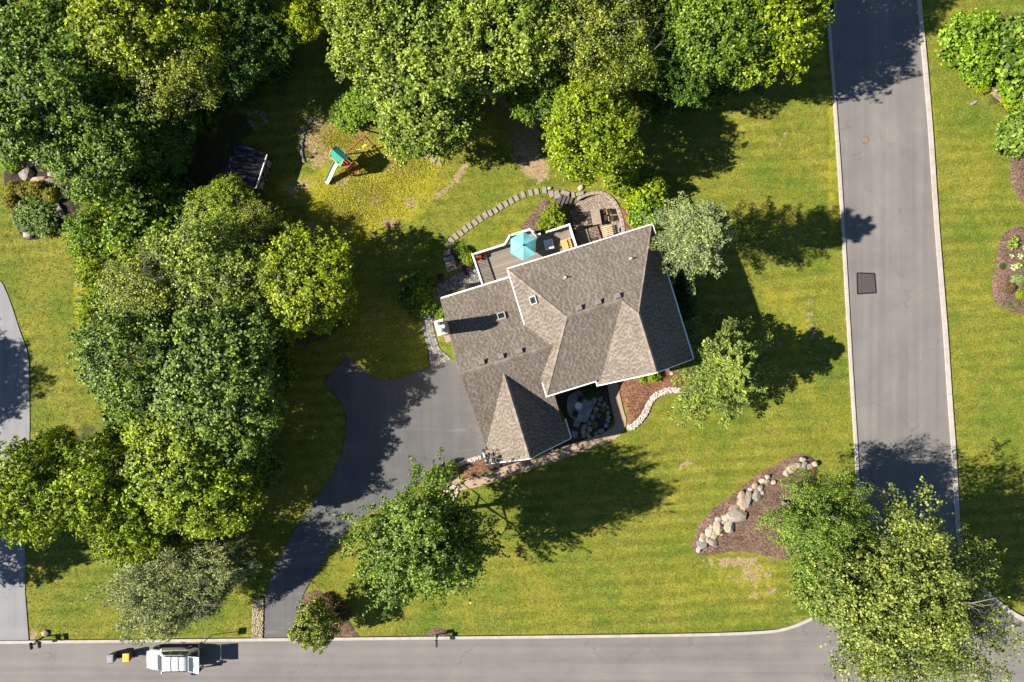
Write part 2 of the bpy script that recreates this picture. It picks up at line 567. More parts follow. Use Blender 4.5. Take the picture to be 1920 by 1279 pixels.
for b in [(985, 262, 34, 44), (960, 215, 70, 34, -10), (862, 325, 7, 30, -35), (1000, 310, 40, 26, -50), (940, 200, 55, 30, 0, 0.9), (600, 450, 26, 50, 30, 0.9), (755, 305, 32, 24), (680, 365, 22, 16), (770, 380, 14, 12), (705, 375, 16, 12), (730, 420, 18, 12), (640, 340, 16, 10),
          (830, 360, 40, 6, 35, 0.8), (640, 420, 20, 26, 0, 0.8), (600, 265, 40, 50, 0, 1.0), (645, 255, 50, 40, 0, 1.0), (560, 350, 40, 22, 20, 0.6), (1290, 870, 14, 8, 0, 0.65), (1380, 1054, 70, 12, 0, 0.72), (1410, 1080, 60, 16, 5, 0.62), (1430, 1110, 40, 20, 0, 0.5), (1818, 135, 8, 12, 0, 0.7), (1806, 75, 14, 10, 0, 0.55),
          (1370, 560, 10, 8, 0, 0.5), (1460, 270, 14, 10, 20, 0.55), (1480, 250, 14, 10, 20, 0.55), (1520, 600, 14, 60, 0, 0.5), (170, 405, 16, 12, 0, 0.7), (420, 240, 22, 16, 0, 0.9), (1850, 215, 8, 6, 0, 0.8), (60, 1190, 12, 20, 0, 0.7), (145, 560, 10, 70, 0, 0.5), (1270, 880, 8, 6, 0, 0.6)]:
    blob(0, *b)
for b in [(700, 350, 120, 85, 20, 1.35), (765, 300, 62, 50, 0, 1.35), (640, 400, 66, 76, 0, 1.2), (930, 240, 70, 40, 0, 0.8), (900, 220, 50, 30), (1360, 1080, 90, 30, 0, 0.42), (1420, 1100, 60, 60, 0, 0.4), (1500, 620, 30, 90, 0, 0.5), (560, 350, 60, 30, 0, 0.7), (1750, 400, 12, 400, 0, 0.62), (1560, 300, 12, 300, 0, 0.55), (600, 60, 40, 60, 0, 0.5), (1460, 560, 60, 60, 0, 0.45), (150, 560, 16, 90, 0, 0.8), (1000, 420, 90, 24, 24, 0.5)]:
    blob(1, *b)
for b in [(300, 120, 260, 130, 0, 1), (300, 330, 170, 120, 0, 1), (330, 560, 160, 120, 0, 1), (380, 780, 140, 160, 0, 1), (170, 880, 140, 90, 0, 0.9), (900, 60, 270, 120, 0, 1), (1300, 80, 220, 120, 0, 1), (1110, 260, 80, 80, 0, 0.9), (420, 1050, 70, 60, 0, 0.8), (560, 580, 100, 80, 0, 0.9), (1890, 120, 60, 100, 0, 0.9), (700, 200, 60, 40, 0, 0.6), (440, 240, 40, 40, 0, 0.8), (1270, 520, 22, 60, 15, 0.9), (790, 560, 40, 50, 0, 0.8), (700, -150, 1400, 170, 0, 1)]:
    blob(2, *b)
at = me.color_attributes.new('zones', 'FLOAT_COLOR', 'POINT')
at.data.foreach_set('color', zones.reshape(-1))
ground = bpy.data.objects.new('ground', me)
COL.objects.link(ground)
tag(ground, 'yellow green mown lawn with bare straw patches and leafy wood floor', 'lawn', kind='structure')

# ---- roads
LK = [(1350, -3000), (1553, 0), (1563, 140), (1575, 310), (1586, 490), (1598, 700), (1608, 860), (1612, 960), (1612, 1020), (1603, 1070), (1583, 1112), (1550, 1145), (1515, 1165), (1475, 1180), (1430, 1187), (1300, 1192), (1000, 1196), (700, 1199), (500, 1201), (200, 1204), (0, 1206), (-6000, 1230)]
BK = [(-6000, 1400), (0, 1376), (1300, 1362), (8000, 1330)]
RK = [(8000, 1170), (2050, 1186), (1980, 1182), (1920, 1165), (1880, 1141), (1845, 1112), (1822, 1080), (1803, 1040), (1793, 1000), (1790, 960), (1784, 850), (1776, 740), (1768, 620), (1752, 420), (1740, 240), (1729, 110), (1719, 0), (1510, -3000)]
ROADP = pxpoly(LK + BK + RK)
o = MB().prism(ROADP, -0.2, 0.0).build('road', M_ROAD)
tag(o, 'grey residential asphalt street with a side street junction', 'road', kind='structure')
def offset_line(pts, d):
    P = [Vector((p[0], p[1], 0)) for p in pts]
    out = []
    for i, p in enumerate(P):
        t = (P[min(i + 1, len(P) - 1)] - P[max(i - 1, 0)]).normalized()
        out.append((p.x - t.y * d, p.y + t.x * d))
    return out
def strip(poly_l, poly_r, z0, z1, seg=False):
    m = MB()
    n = len(poly_l)
    for i in range(n - 1):
        pass
    V = [(p[0], p[1], z1) for p in poly_l] + [(p[0], p[1], z1) for p in poly_r] + [(p[0], p[1], z0) for p in poly_l] + [(p[0], p[1], z0) for p in poly_r]
    Fc = []
    for i in range(n - 1):
        Fc += [(i, i + 1, n + i + 1, n + i), (2 * n + i, 2 * n + i + 1, i + 1, i), (n + i, n + i + 1, 3 * n + i + 1, 3 * n + i)]
    Fc += [(0, n, 3 * n, 2 * n), (n - 1, 3 * n - 1, 4 * n - 1, 2 * n - 1)]
    return m.add(V, Fc)
for nm, pts, wd, lab in (('kerb', LK, 0.24, 'pale concrete kerb along the house lawn'), ('kerb', BK, 0.32, 'pale concrete kerb on the far side of the lower street'), ('kerb', RK, 0.36, 'pale concrete kerb along the lawn across the side street')):
    P = pxpoly(pts)
    P = P[:1] + [(q.x, q.y) for q in catmull([(p[0], p[1], 0) for p in P[1:-1]], 4)] + P[-1:]
    # cut into long pieces with joints
    root = thing(nm, lab, 'kerb', (0, 0, 0)); root['kind'] = 'structure'
    dense = []
    for a, b in zip(P[:-1], P[1:]):
        L = math.hypot(b[0] - a[0], b[1] - a[1])
        k = max(1, min(60, int(L / 3.0)))
        for j in range(k):
            dense.append((a[0] + (b[0] - a[0]) * j / k, a[1] + (b[1] - a[1]) * j / k))
    dense.append(P[-1])
    A = offset_line(dense, -0.02); B = offset_line(dense, wd if True else 0)
    # the kerb lies on the lawn side of its line
    side = 1
    mid = len(dense) // 2
    if in_poly([B[mid][0]], [B[mid][1]], ROADP)[0]:
        B = offset_line(dense, -wd); A = offset_line(dense, 0.02)
    i = 0
    acc = 0; start = 0
    for i in range(1, len(dense)):
        acc += math.hypot(dense[i][0] - dense[i - 1][0], dense[i][1] - dense[i - 1][1])
        if acc > 3.0 or i == len(dense) - 1:
            a = [list(p) for p in A[start:i + 1]]; b = [list(p) for p in B[start:i + 1]]
            for arr in (a, b):
                dx, dy = arr[-1][0] - arr[-2][0], arr[-1][1] - arr[-2][1]
                L = math.hypot(dx, dy) + 1e-6
                arr[-1][0] -= dx / L * 0.012; arr[-1][1] -= dy / L * 0.012
            strip(a, b, -0.1, 0.12 + 0.004 * random.random()).build('kerb_length', M_KERB, root)
            start = i; acc = 0

def sheet(name, poly, z, mat, label, cat, kind='structure', z0=None):
    o = MB().prism(poly, z - 0.12 if z0 is None else z0, z).build(name, mat)
    return tag(o, label, cat, kind=kind)
DRIVE = pxpoly([(495, 1199), (497, 1125), (505, 1090), (520, 1050), (545, 1008), (575, 960), (603, 920), (627, 886), (642, 850), (650, 812), (650, 782), (640, 755), (622, 732), (608, 716), (650, 668), (690, 700), (703, 710), (718, 714), (740, 712), (765, 703), (800, 690), (852, 676), (880, 660), (930, 850), (905, 862), (868, 873), (820, 886), (770, 915), (720, 945), (675, 970), (645, 1000), (620, 1027), (598, 1065), (580, 1093), (568, 1116), (560, 1150), (560, 1198)])
sheet('driveway', DRIVE, 0.012, M_DRIVE, 'dark asphalt driveway curving up to the garage court', 'driveway')
NDR = pxpoly([(-400, 480), (-20, 500), (6, 534), (15, 555), (24, 580), (37, 620), (50, 655), (54, 680), (56, 800), (52, 900), (47, 995), (47, 1110), (54, 1203), (-200, 1204), (-240, 900), (-400, 800)])
sheet('driveway', NDR, 0.012, M_NDRIVE, 'pale neighbouring driveway beside the left lawn', 'driveway')
# asphalt repair, tar edge
M_PATCH = simple('new_asphalt', (0.055, 0.048, 0.047), 0.85, 0.2, 8, bump=0.3, obj=False)
M_TAR = simple('tar_seal', (0.016, 0.015, 0.016), 0.6, 0.2, 8, obj=False)
pr = thing('asphalt_patch', 'dark square asphalt repair patch with tarred edges in the street', 'road patch', W3(1623, 531, 0))
pc = pxpoly([(1607, 512), (1640, 513), (1643, 549), (1608, 551)]); c0 = W(1623, 531)
rel = [(p[0] - c0[0], p[1] - c0[1]) for p in pc]
MB().prism(rel, -0.02, 0.006).build('fill', M_PATCH, pr)
ed = MB()
for i in range(4):
    a, b = rel[i], rel[(i + 1) % 4]
    ed.bar((a[0], a[1], 0.006), (b[0], b[1], 0.006), 0.13, 0.008)
ed.build('tar_edge', M_TAR, pr)
# manhole and drain
M_IRON = simple('cast_iron', (0.10, 0.075, 0.06), 0.6, 0.35, 9, metal=0.4, bump=0.3)
M_RUST = simple('rusty_iron', (0.16, 0.085, 0.05), 0.8, 0.35, 9, bump=0.3)
mh = thing('manhole_cover', 'round rusty manhole cover in the side street', 'manhole', W3(1622, 262, 0))
MB().lathe((0, 0, 0), [(0.34, -0.03), (0.34, 0.012), (0.28, 0.012), (0.28, 0.004)], 28).build('frame', M_RUST, mh)
cv = MB().lathe((0, 0, 0), [(0.272, -0.02), (0.272, 0.012), (0.25, 0.016)], 28)
for i in range(-2, 3):
    cv.box((i * 0.09, 0, 0.018), (0.03, 0.36 - abs(i) * 0.06, 0.01))
cv.build('lid', simple('worn_iron', (0.30, 0.24, 0.2), 0.5, 0.3, 9, metal=0.5), mh)
dr = thing('storm_drain', 'black iron storm drain grate beside the kerb', 'drain', W3(1557.5, 14, 0), RAD(-3))
MB().box((0, 0, -0.02), (0.6, 1.1, 0.05)).build('pit', simple('pit_black', (0.006, 0.006, 0.007), 0.9), dr)
fr = MB()
for a, b in (((-0.3, -0.55), (0.3, -0.55)), ((0.3, -0.55), (0.3, 0.55)), ((0.3, 0.55), (-0.3, 0.55)), ((-0.3, 0.55), (-0.3, -0.55))):
    fr.bar((a[0], a[1], 0.01), (b[0], b[1], 0.01), 0.06, 0.03)
fr.build('frame', M_KERB, dr)
for i in range(6):
    MB().box((0, -0.45 + i * 0.18, 0.015), (0.56, 0.03, 0.02)).build('grate_bar', M_IRON, dr)

# ---- planted beds
def bed(name, pts, label, mat, dome=0.16, smooth=4, z=0.0, cat='garden bed', step=0.35):
    P = pxpoly(pts, 0, smooth)
    xs = [p[0] for p in P]; ys = [p[1] for p in P]
    X, Y = np.meshgrid(np.arange(min(xs), max(xs), step), np.arange(min(ys), max(ys), step))
    X = X.ravel() + np.random.RandomState(3).uniform(-0.1, 0.1, X.size); Y = Y.ravel()
    k = in_poly(X, Y, P) & (poly_dist(X, Y, P) > 0.2)
    pts2 = [Vector((a, b)) for a, b in P] + [Vector((a, b)) for a, b in zip(X[k], Y[k])]
    n = len(P)
    vo, eo, fo = delaunay_2d_cdt(pts2, [(i, (i + 1) % n) for i in range(n)], [list(range(n))], 1, 1e-4)[:3]
    vx = np.array([p.x for p in vo]); vy = np.array([p.y for p in vo])
    d = poly_dist(vx, vy, P)
    hz = z + 0.01 + dome * (1 - np.exp(-d / 0.8)) + np.where(d > 0.15, 0.03 * fbm(vx, vy, 3.1, 0.4), 0)
    hz = np.where(d < 0.02, z - 0.09, hz)
    m = MB().add([(a, b, c) for a, b, c in zip(vx, vy, hz)], [tuple(f) for f in fo])
    c = Vector((sum(xs) / n, sum(ys) / n, 0))
    m.v = [(p[0] - c.x, p[1] - c.y, p[2]) for p in m.v]
    o = m.build(name, mat, smooth=True, loc=c)
    return tag(o, label, cat, kind='structure')
ROCKBED = [(1296.6, 1021), (1300, 1033), (1311, 1042.6), (1331, 1042.6), (1357.6, 1037.5), (1386, 1035.5), (1418.5, 1040.5), (1453, 1048.7), (1484, 1048), (1504, 1003), (1528, 922), (1534, 873), (1524, 857), (1506, 848.5), (1483.6, 854.6), (1453, 869), (1422.6, 887), (1390, 911.5), (1361.6, 934), (1335, 954), (1313, 978.5), (1301.7, 1003)]
bed('mulch_bed', ROCKBED, 'triangular bark mulch bed with a row of boulders under the corner tree', M_MULCH, 0.3)
bed('mulch_bed', [(1158, 716), (1163, 742), (1172, 772), (1176, 796), (1190, 792), (1205, 775), (1217, 752), (1238, 737), (1262, 731), (1300, 740), (1308, 712), (1290, 688), (1240, 680), (1190, 700)], 'reddish bark mulch bed between front walk and white pebble edging', M_MULCH_R, 0.1)
bed('mulch_bed', [(862, 876), (880, 866), (899, 858), (912, 856), (922, 875), (906, 889), (885, 896), (868, 893)], 'small reddish mulch bed at the garage corner', M_MULCH_R, 0.1)
bed('mulch_bed', [(1920, 424), (1900.6, 425.8), (1885, 434), (1874.8, 448), (1869.6, 469), (1866, 494.6), (1860, 520), (1857.6, 546), (1861, 565), (1874.8, 579), (1897, 586.6), (1930, 589), (1975, 570), (1990, 500), (1960, 440)], 'pinkish mulch bed with hostas across the side street', M_MULCH, 0.14)
bed('mulch_bed', [(1893, 296), (1892, 325), (1898, 350), (1908, 370), (1925, 385), (1990, 390), (1990, 290), (1920, 270)], 'pinkish mulch bed edge under the bluish shrub', M_MULCH, 0.1)
bed('mulch_path', [(1838, 168), (1856, 176), (1872, 188), (1890, 204), (1904, 216), (1914, 208), (1900, 192), (1886, 178), (1880, 158), (1866, 158)], 'narrow tan mulch strip curving between bright shrubs', mulch_mat('tan_mulch', (0.12, 0.075, 0.05), (0.26, 0.17, 0.12), (0.38, 0.27, 0.2)), 0.05)
bed('mulch_bed', [(566, 1120), (578, 1108), (600, 1106), (615, 1120), (626, 1140), (652, 1158), (668, 1180), (674, 1196), (600, 1197), (565, 1196), (558, 1150)], 'mulch bed around the small tree at the driveway mouth', M_MULCH, 0.12)
bed('mulch_bed', [(795, 1195), (803, 1183), (812, 1177), (822, 1175), (834, 1178), (842, 1186), (848, 1195), (820, 1197)], 'half round mulch bed at the foot of the kerbside mailbox', M_MULCH, 0.1)
bed('mulch_bed', [(975, 428), (990, 408), (1008, 382), (1024, 368), (1040, 384), (1060, 394), (1067, 404), (1071, 418), (1040, 430), (1010, 438)], 'mulch bed with a yellow green shrub between deck and stone steps', M_MULCH, 0.1)
bed('soil_bed', [(8, 310), (40, 292), (90, 296), (125, 330), (148, 365), (152, 395), (130, 425), (95, 440), (60, 452), (35, 440), (18, 400), (6, 350)], 'dark soil rock garden bed with boulders and clipped golden shrubs', M_SOIL, 0.12)
bed('mulch_bed', [(1160, 388), (1180, 392), (1205, 398), (1225, 425), (1190, 438), (1172, 434), (1167, 410)], 'mulch strip between paved patio and house corner', M_MULCH_R, 0.06)
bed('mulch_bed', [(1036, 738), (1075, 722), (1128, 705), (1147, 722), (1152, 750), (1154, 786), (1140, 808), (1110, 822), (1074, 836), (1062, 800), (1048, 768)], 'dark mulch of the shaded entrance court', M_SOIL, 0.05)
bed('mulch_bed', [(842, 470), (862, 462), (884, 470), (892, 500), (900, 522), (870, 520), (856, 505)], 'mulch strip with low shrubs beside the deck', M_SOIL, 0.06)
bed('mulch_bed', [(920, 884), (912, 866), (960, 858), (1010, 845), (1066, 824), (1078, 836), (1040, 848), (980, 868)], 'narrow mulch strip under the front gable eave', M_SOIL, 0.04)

# ---- front walk, slabs
walk = thing('front_walk', 'tan concrete front walk of jointed slabs curving past the entrance court', 'walkway', W3(1000, 868, 0)); walk['kind'] = 'structure'
wc = catmull([(W(px, py)[0], W(px, py)[1], 0) for px, py in [(1146, 702), (1150, 727), (1154, 750), (1160, 775), (1164, 790), (1158, 806), (1142, 818), (1120, 827), (1080, 841), (1040, 855), (1000, 868), (960, 881), (920, 895), (885, 905), (858, 910)]], 12)
acc = 0.0; start = 0
for i in range(1, len(wc)):
    acc += (wc[i] - wc[i - 1]).length
    if acc > 1.62 or i == len(wc) - 1:
        seg = wc[start:i + 1]
        A = offset_line(seg, 0.48); B = offset_line(seg, -0.48)
        d0 = (seg[1] - seg[0]).normalized() * 0.012; d1 = (seg[-1] - seg[-2]).normalized() * 0.012
        A[0] = (A[0][0] + d0.x, A[0][1] + d0.y); B[0] = (B[0][0] + d0.x, B[0][1] + d0.y)
        A[-1] = (A[-1][0] - d1.x, A[-1][1] - d1.y); B[-1] = (B[-1][0] - d1.x, B[-1][1] - d1.y)
        m = strip(A, B, -0.1, 0.03 + random.uniform(-0.003, 0.003))
        m.v = [(p[0] - walk.location.x, p[1] - walk.location.y, p[2]) for p in m.v]
        m.build('slab', M_SLAB, walk)
        start = i; acc = 0
for pts in ([(820, 884), (850, 872), (857, 884), (845, 893), (834, 904)], [(836, 905), (846, 894), (858, 886), (862, 900), (868, 918), (846, 922)]):
    m = MB().prism([(p[0] - walk.location.x, p[1] - walk.location.y) for p in pxpoly(pts)], -0.1, 0.031)
    m.build('slab', M_SLAB, walk)

# ---- pavers (each paver is real, joined: too small to pick apart)
def paver_mat():
    t = NT('paver')
    p = t.pos()
    c = t.ramp(t.rnd(), [(0, (0.19, 0.152, 0.118)), (0.5, (0.255, 0.20, 0.153)), (1, (0.33, 0.26, 0.20))])
    c = t.mix(c, t.ramp(t.noise(p, 4, 4), [(0.3, 0.75), (0.7, 1.15)]), 1.0, 'MULTIPLY')
    t.pbr(c, 0.9, 0, 0.2, t.bump(t.noise(p, 30, 3), 0.3, 0.01))
    return t.m
M_PAVER = paver_mat()
M_JOINT = simple('joint_sand', (0.09, 0.075, 0.06), 0.95, 0.2, 6, obj=False)
def paver(m, pts, z, zb):
    n = len(pts)
    cx = sum(p[0] for p in pts) / n; cy = sum(p[1] for p in pts) / n
    top = [(cx + (p[0] - cx) * 0.86, cy + (p[1] - cy) * 0.86, z) for p in pts]
    low = [(cx + (p[0] - cx) * 0.95, cy + (p[1] - cy) * 0.95, zb) for p in pts]
    V = top + low
    m.add(V, [tuple(range(n))] + [(i, n + i, n + (i + 1) % n, (i + 1) % n) for i in range(n)])
pat = thing('paver_patio', 'sunken patio of concentric tan pavers behind the house', 'patio', (*W(1125, 415), PATIO_Z)); pat['kind'] = 'structure'
pc = W(1122, 408)
m = MB()
ring = 0.02
r = 0.12
ro = random.Random(2)
while r < 4.2:
    nb = max(4, int(2 * math.pi * r / 0.24))
    a0 = ro.random()
    for k in range(nb):
        a, b = a0 + 2 * math.pi * k / nb, a0 + 2 * math.pi * (k + 1) / nb
        q = [(pc[0] + R * math.cos(t), pc[1] + R * math.sin(t)) for R, t in ((r, a), (r + 0.2, a), (r + 0.2, b), (r, b))]
        if all(in_poly([p[0]], [p[1]], PATIO)[0] for p in q):
            paver(m, [(p[0] - pat.location.x, p[1] - pat.location.y) for p in q], 0.03 + ro.uniform(-0.004, 0.004), -0.01)
    r += 0.2
m.build('pavers', M_PAVER, pat, kind='stuff')
MB().prism([(p[0] - pat.location.x, p[1] - pat.location.y) for p in PATIO], -0.03, 0.004).build('joint_bed', M_JOINT, pat)
# patio retaining wall, block by block
M_WALL = simple('wall_block', (0.25, 0.205, 0.17), 0.9, 0.25, 4, bump=0.4, obj=False)
wallp = catmull([(p[0], p[1], 0) for p in PATIO[:10]], 4)
rw = thing('retaining_wall', 'low curved stone retaining wall around the paved patio', 'wall', (wallp[0].x, wallp[0].y, PATIO_Z))
L = 0; k = 0
pts = []
for i in range(1, len(wallp)):
    pts.append(wallp[i])
cum = [0]
for i in range(1, len(wallp)):
    cum.append(cum[-1] + (wallp[i] - wallp[i - 1]).length)
def along(P, C, s):
    for i in range(1, len(P)):
        if C[i] >= s:
            t = (s - C[i - 1]) / (C[i] - C[i - 1] + 1e-9)
            return P[i - 1].lerp(P[i], t), (P[i] - P[i - 1]).normalized()
    return P[-1], (P[-1] - P[-2]).normalized()
s = 0.0
while s < cum[-1]:
    p, d = along(wallp, cum, s + 0.2)
    ok = not (2.0 < s + 0.2 < 0)
    q = p - rw.location
    dist_stairs = math.hypot(p.x - W(1076, 382)[0], p.y - W(1076, 382)[1])
    if dist_stairs > 0.55:
        MB().box((q.x, q.y, 0.2), (0.38, 0.32, 0.46 + ro.uniform(-0.02, 0.02)), math.atan2(d.y, d.x), bev=0.03).build('wall_block', M_WALL, rw)
    s += 0.4

# left paver walk
pw = thing('paver_walk', 'grey paver footpath curving from driveway to the deck', 'walkway', W3(805, 620, 0)); pw['kind'] = 'structure'
cl = catmull([(*W(px, py), 0) for px, py in [(908, 526), (884, 524), (858, 528), (832, 538), (812, 556), (802, 580), (801, 605), (806, 632), (815, 660), (827, 684)]], 16)
cc = [0]
for i in range(1, len(cl)):
    cc.append(cc[-1] + (cl[i] - cl[i - 1]).length)
m = MB(); base = []
s = 0.0
row = 0
while s < cc[-1] - 0.05:
    p, d = along(cl, cc, s); p2, d2 = along(cl, cc, min(s + 0.2, cc[-1]))
    f = s / cc[-1]
    hw = 0.5 + 0.85 * max(0, 1 - f / 0.25) * min(1, f / 0.02 + 1) + 0.55 * max(0, (f - 0.86) / 0.14)
    n1 = Vector((-d.y, d.x, 0)); n2 = Vector((-d2.y, d2.x, 0))
    k = int(2 * hw / 0.22)
    off = 0.11 if row % 2 else 0
    for j in range(k):
        a = -hw + 2 * hw * j / k; b = -hw + 2 * hw * (j + 1) / k
        q = [p + n1 * (a + off * 0.3), p + n1 * (b + off * 0.3), p2 + n2 * (b + off * 0.3), p2 + n2 * (a + off * 0.3)]
        q = [(v.x - pw.location.x, v.y - pw.location.y) for v in q][::-1]
        paver(m, q, 0.03 + ro.uniform(-0.004, 0.004), -0.06)
    base.append((p, n1, hw))
    s += 0.2; row += 1
M_PAVER2 = M_PAVER.copy(); M_PAVER2.name = 'grey_paver'
for nd in M_PAVER2.node_tree.nodes:
    if nd.type == 'VALTORGB' and abs(nd.color_ramp.elements[0].color[0] - 0.19) < 1e-3:
        for e, c in zip(nd.color_ramp.elements, ((0.12, 0.115, 0.11), (0.19, 0.18, 0.17), (0.28, 0.265, 0.25))):
            e.color = (*c, 1)
m.build('pavers', M_PAVER2, pw, kind='stuff')
A = [(p.x + n.x * h - pw.location.x, p.y + n.y * h - pw.location.y) for p, n, h in base]; B = [(p.x - n.x * h - pw.location.x, p.y - n.y * h - pw.location.y) for p, n, h in base]
strip(A, B, -0.12, 0.0).build('joint_bed', M_JOINT, pw)

# ============================================================ HOUSE  (local frame: u along the eaves, v towards the back garden)
def shingle_mat(name, stops):
    t = NT(name)
    p = t.pos(True)
    c = t.ramp(t.rnd(), stops)
    c = t.mix(c, t.ramp(t.noise(p, 0.5, 4, 0.6), [(0.3, (0.90, 0.89, 0.88)), (0.7, (1.10, 1.09, 1.07))]), 1.0, 'MULTIPLY')
    c = t.mix(c, t.ramp(t.noise(p, 40, 3, 0.7), [(0.3, 0.8), (0.7, 1.2)]), 1.0, 'MULTIPLY')
    # dark algae streaks
    c = t.mix(c, t.ramp(t.noise(p, 1.3, 5, 0.7), [(0.56, 1.0), (0.72, 0.86)]), 1.0, 'MULTIPLY')
    t.pbr(c, 0.95, 0, 0.12, t.bump(t.noise(p, 70, 3, 0.7), 0.4, 0.008))
    return t.m
M_SHING = shingle_mat('weathered_shingle', [(0.0, (0.145, 0.122, 0.101)), (0.5, (0.168, 0.142, 0.118)), (1.0, (0.198, 0.169, 0.141))])
M_SHING_D = shingle_mat('weathered_shingle_dark', [(0.0, (0.104, 0.087, 0.071)), (0.6, (0.122, 0.102, 0.084)), (1.0, (0.145, 0.122, 0.101))])
M_CAP = shingle_mat('ridge_shingle', [(0.0, (0.135, 0.110, 0.090)), (0.5, (0.165, 0.137, 0.112)), (1.0, (0.21, 0.175, 0.145))])
M_TRIM = simple('white_trim', (0.78, 0.76, 0.73), 0.5, 0.06, 3, spec=0.4)
M_DECKING = simple('roof_underlay', (0.10, 0.08, 0.065), 0.95, 0.2, 4)
def siding():
    t = NT('cream_siding')
    p = t.pos(True)
    sx = t.n('ShaderNodeSeparateXYZ'); t.l(p, sx.inputs[0])
    w = t.math('FRACT', t.math('MULTIPLY', sx.outputs[2], 6.0))
    c = t.mix((0.56, 0.47, 0.36), (0.62, 0.53, 0.42), t.noise(p, 2, 3))
    t.pbr(c, 0.7, 0, 0.3, t.bump(w, 0.6, 0.02))
    return t.m
M_SIDING = siding()
house = thing('house', 'large brown shingled house with hip and gable roofs at the centre of the lot', 'house', (0, 0, 0), TH)

def gable_solid(u0, u1, v0, v1, ze, zr, along_u, mr):
    m = MB()
    if along_u:
        V = []
        for u in (u0, u1):
            V += [(u, v0, -0.1), (u, v1, -0.1), (u, v1, ze), (u, mr, zr), (u, v0, ze)]
    else:
        V = []
        for v in (v0, v1):
            V += [(u0, v, -0.1), (u1, v, -0.1), (u1, v, ze), (mr, v, zr), (u0, v, ze)]
    return m.add(V, [(0, 1, 2, 3, 4), (5, 6, 7, 8, 9), (0, 1, 6, 5), (1, 2, 7, 6), (2, 3, 8, 7), (3, 4, 9, 8), (4, 0, 5, 9)])
MB().box(((1.8 + 13.05) / 2, 0.3, 3.0), (11.25, 9.8, 6.2)).build('wall', M_SIDING, house)
gable_solid(6.0, 13.03, -5.0, -1.0, 5.95, 9.2, False, 9.72).build('wall', M_SIDING, house)
gable_solid(-4.25, 1.72, -7.7, 4.75, 3.45, 7.2, True, -1.317).build('wall', M_SIDING, house)
gable_solid(-4.62, 1.92, -8.9, -4.0, 3.2, 6.5, False, -1.37).build('wall', M_SIDING, house)

# roof planes: z = a + b u + c v
PL = {}
def plane_of(P):
    A = np.array([[1, p[0], p[1]] for p in P]); z = np.array([p[2] for p in P])
    return np.linalg.lstsq(A, z, rcond=None)[0]
K = (9.72, -0.82, 9.592); R1 = (4.567, 0.49, 8.9); R2 = (8.95, 0.49, 8.9); PK = (9.72, -5.45, 9.592)
NW = (1.39, 5.6, 6.2); NE = (13.46, 5.6, 6.2); SE = (13.46, -5.62, 6.2); SW = (1.39, -5.02, 6.2); VB = (5.95, -5.02, 6.2)
T1 = (-1.37, -2.31, 6.9); Q1 = (-1.37, -9.3, 6.9)
FACES = {
    'N': [NW, NE, K, R2, R1],
    'Wm': [NW, R1, SW],
    'S': [SW, VB, R2, R1],
    'X': [R2, K, PK, (5.56, -5.45, 5.848), (5.56, -5.1, 5.848), VB],
    'E': [K, NE, SE, PK],
    'LB': [(-4.65, 5.15, 3.6), (1.78, 5.15, 3.6), (1.78, 0.84, 6.2), (2.95, -1.317, 7.5), (-4.65, -1.317, 7.5)],
    'LF': [(-4.65, -1.317, 7.5), (2.95, -1.317, 7.5), (1.78, -3.47, 6.2), (1.95, -4.6, 5.52), (1.95, -8.1, 3.41), (-4.65, -8.1, 3.41)],
    'GL': [T1, Q1, (-5.06, -9.3, 3.2), (-5.06, -8.0, 3.2), (-4.85, -8.1, 3.41)],
    'GR': [T1, (1.95, -7.83, 3.57), (2.32, -7.6, 3.2), (2.32, -9.3, 3.2), Q1],
}
def clip_half(poly, ax, lim, keep_less):
    out = []
    n = len(poly)
    for i in range(n):
        a, b = poly[i], poly[(i + 1) % n]
        ina = (a[ax] <= lim) if keep_less else (a[ax] >= lim)
        inb = (b[ax] <= lim) if keep_less else (b[ax] >= lim)
        if ina:
            out.append(a)
        if ina != inb:
            t = (lim - a[ax]) / (b[ax] - a[ax])
            out.append((a[0] + (b[0] - a[0]) * t, a[1] + (b[1] - a[1]) * t))
    return out
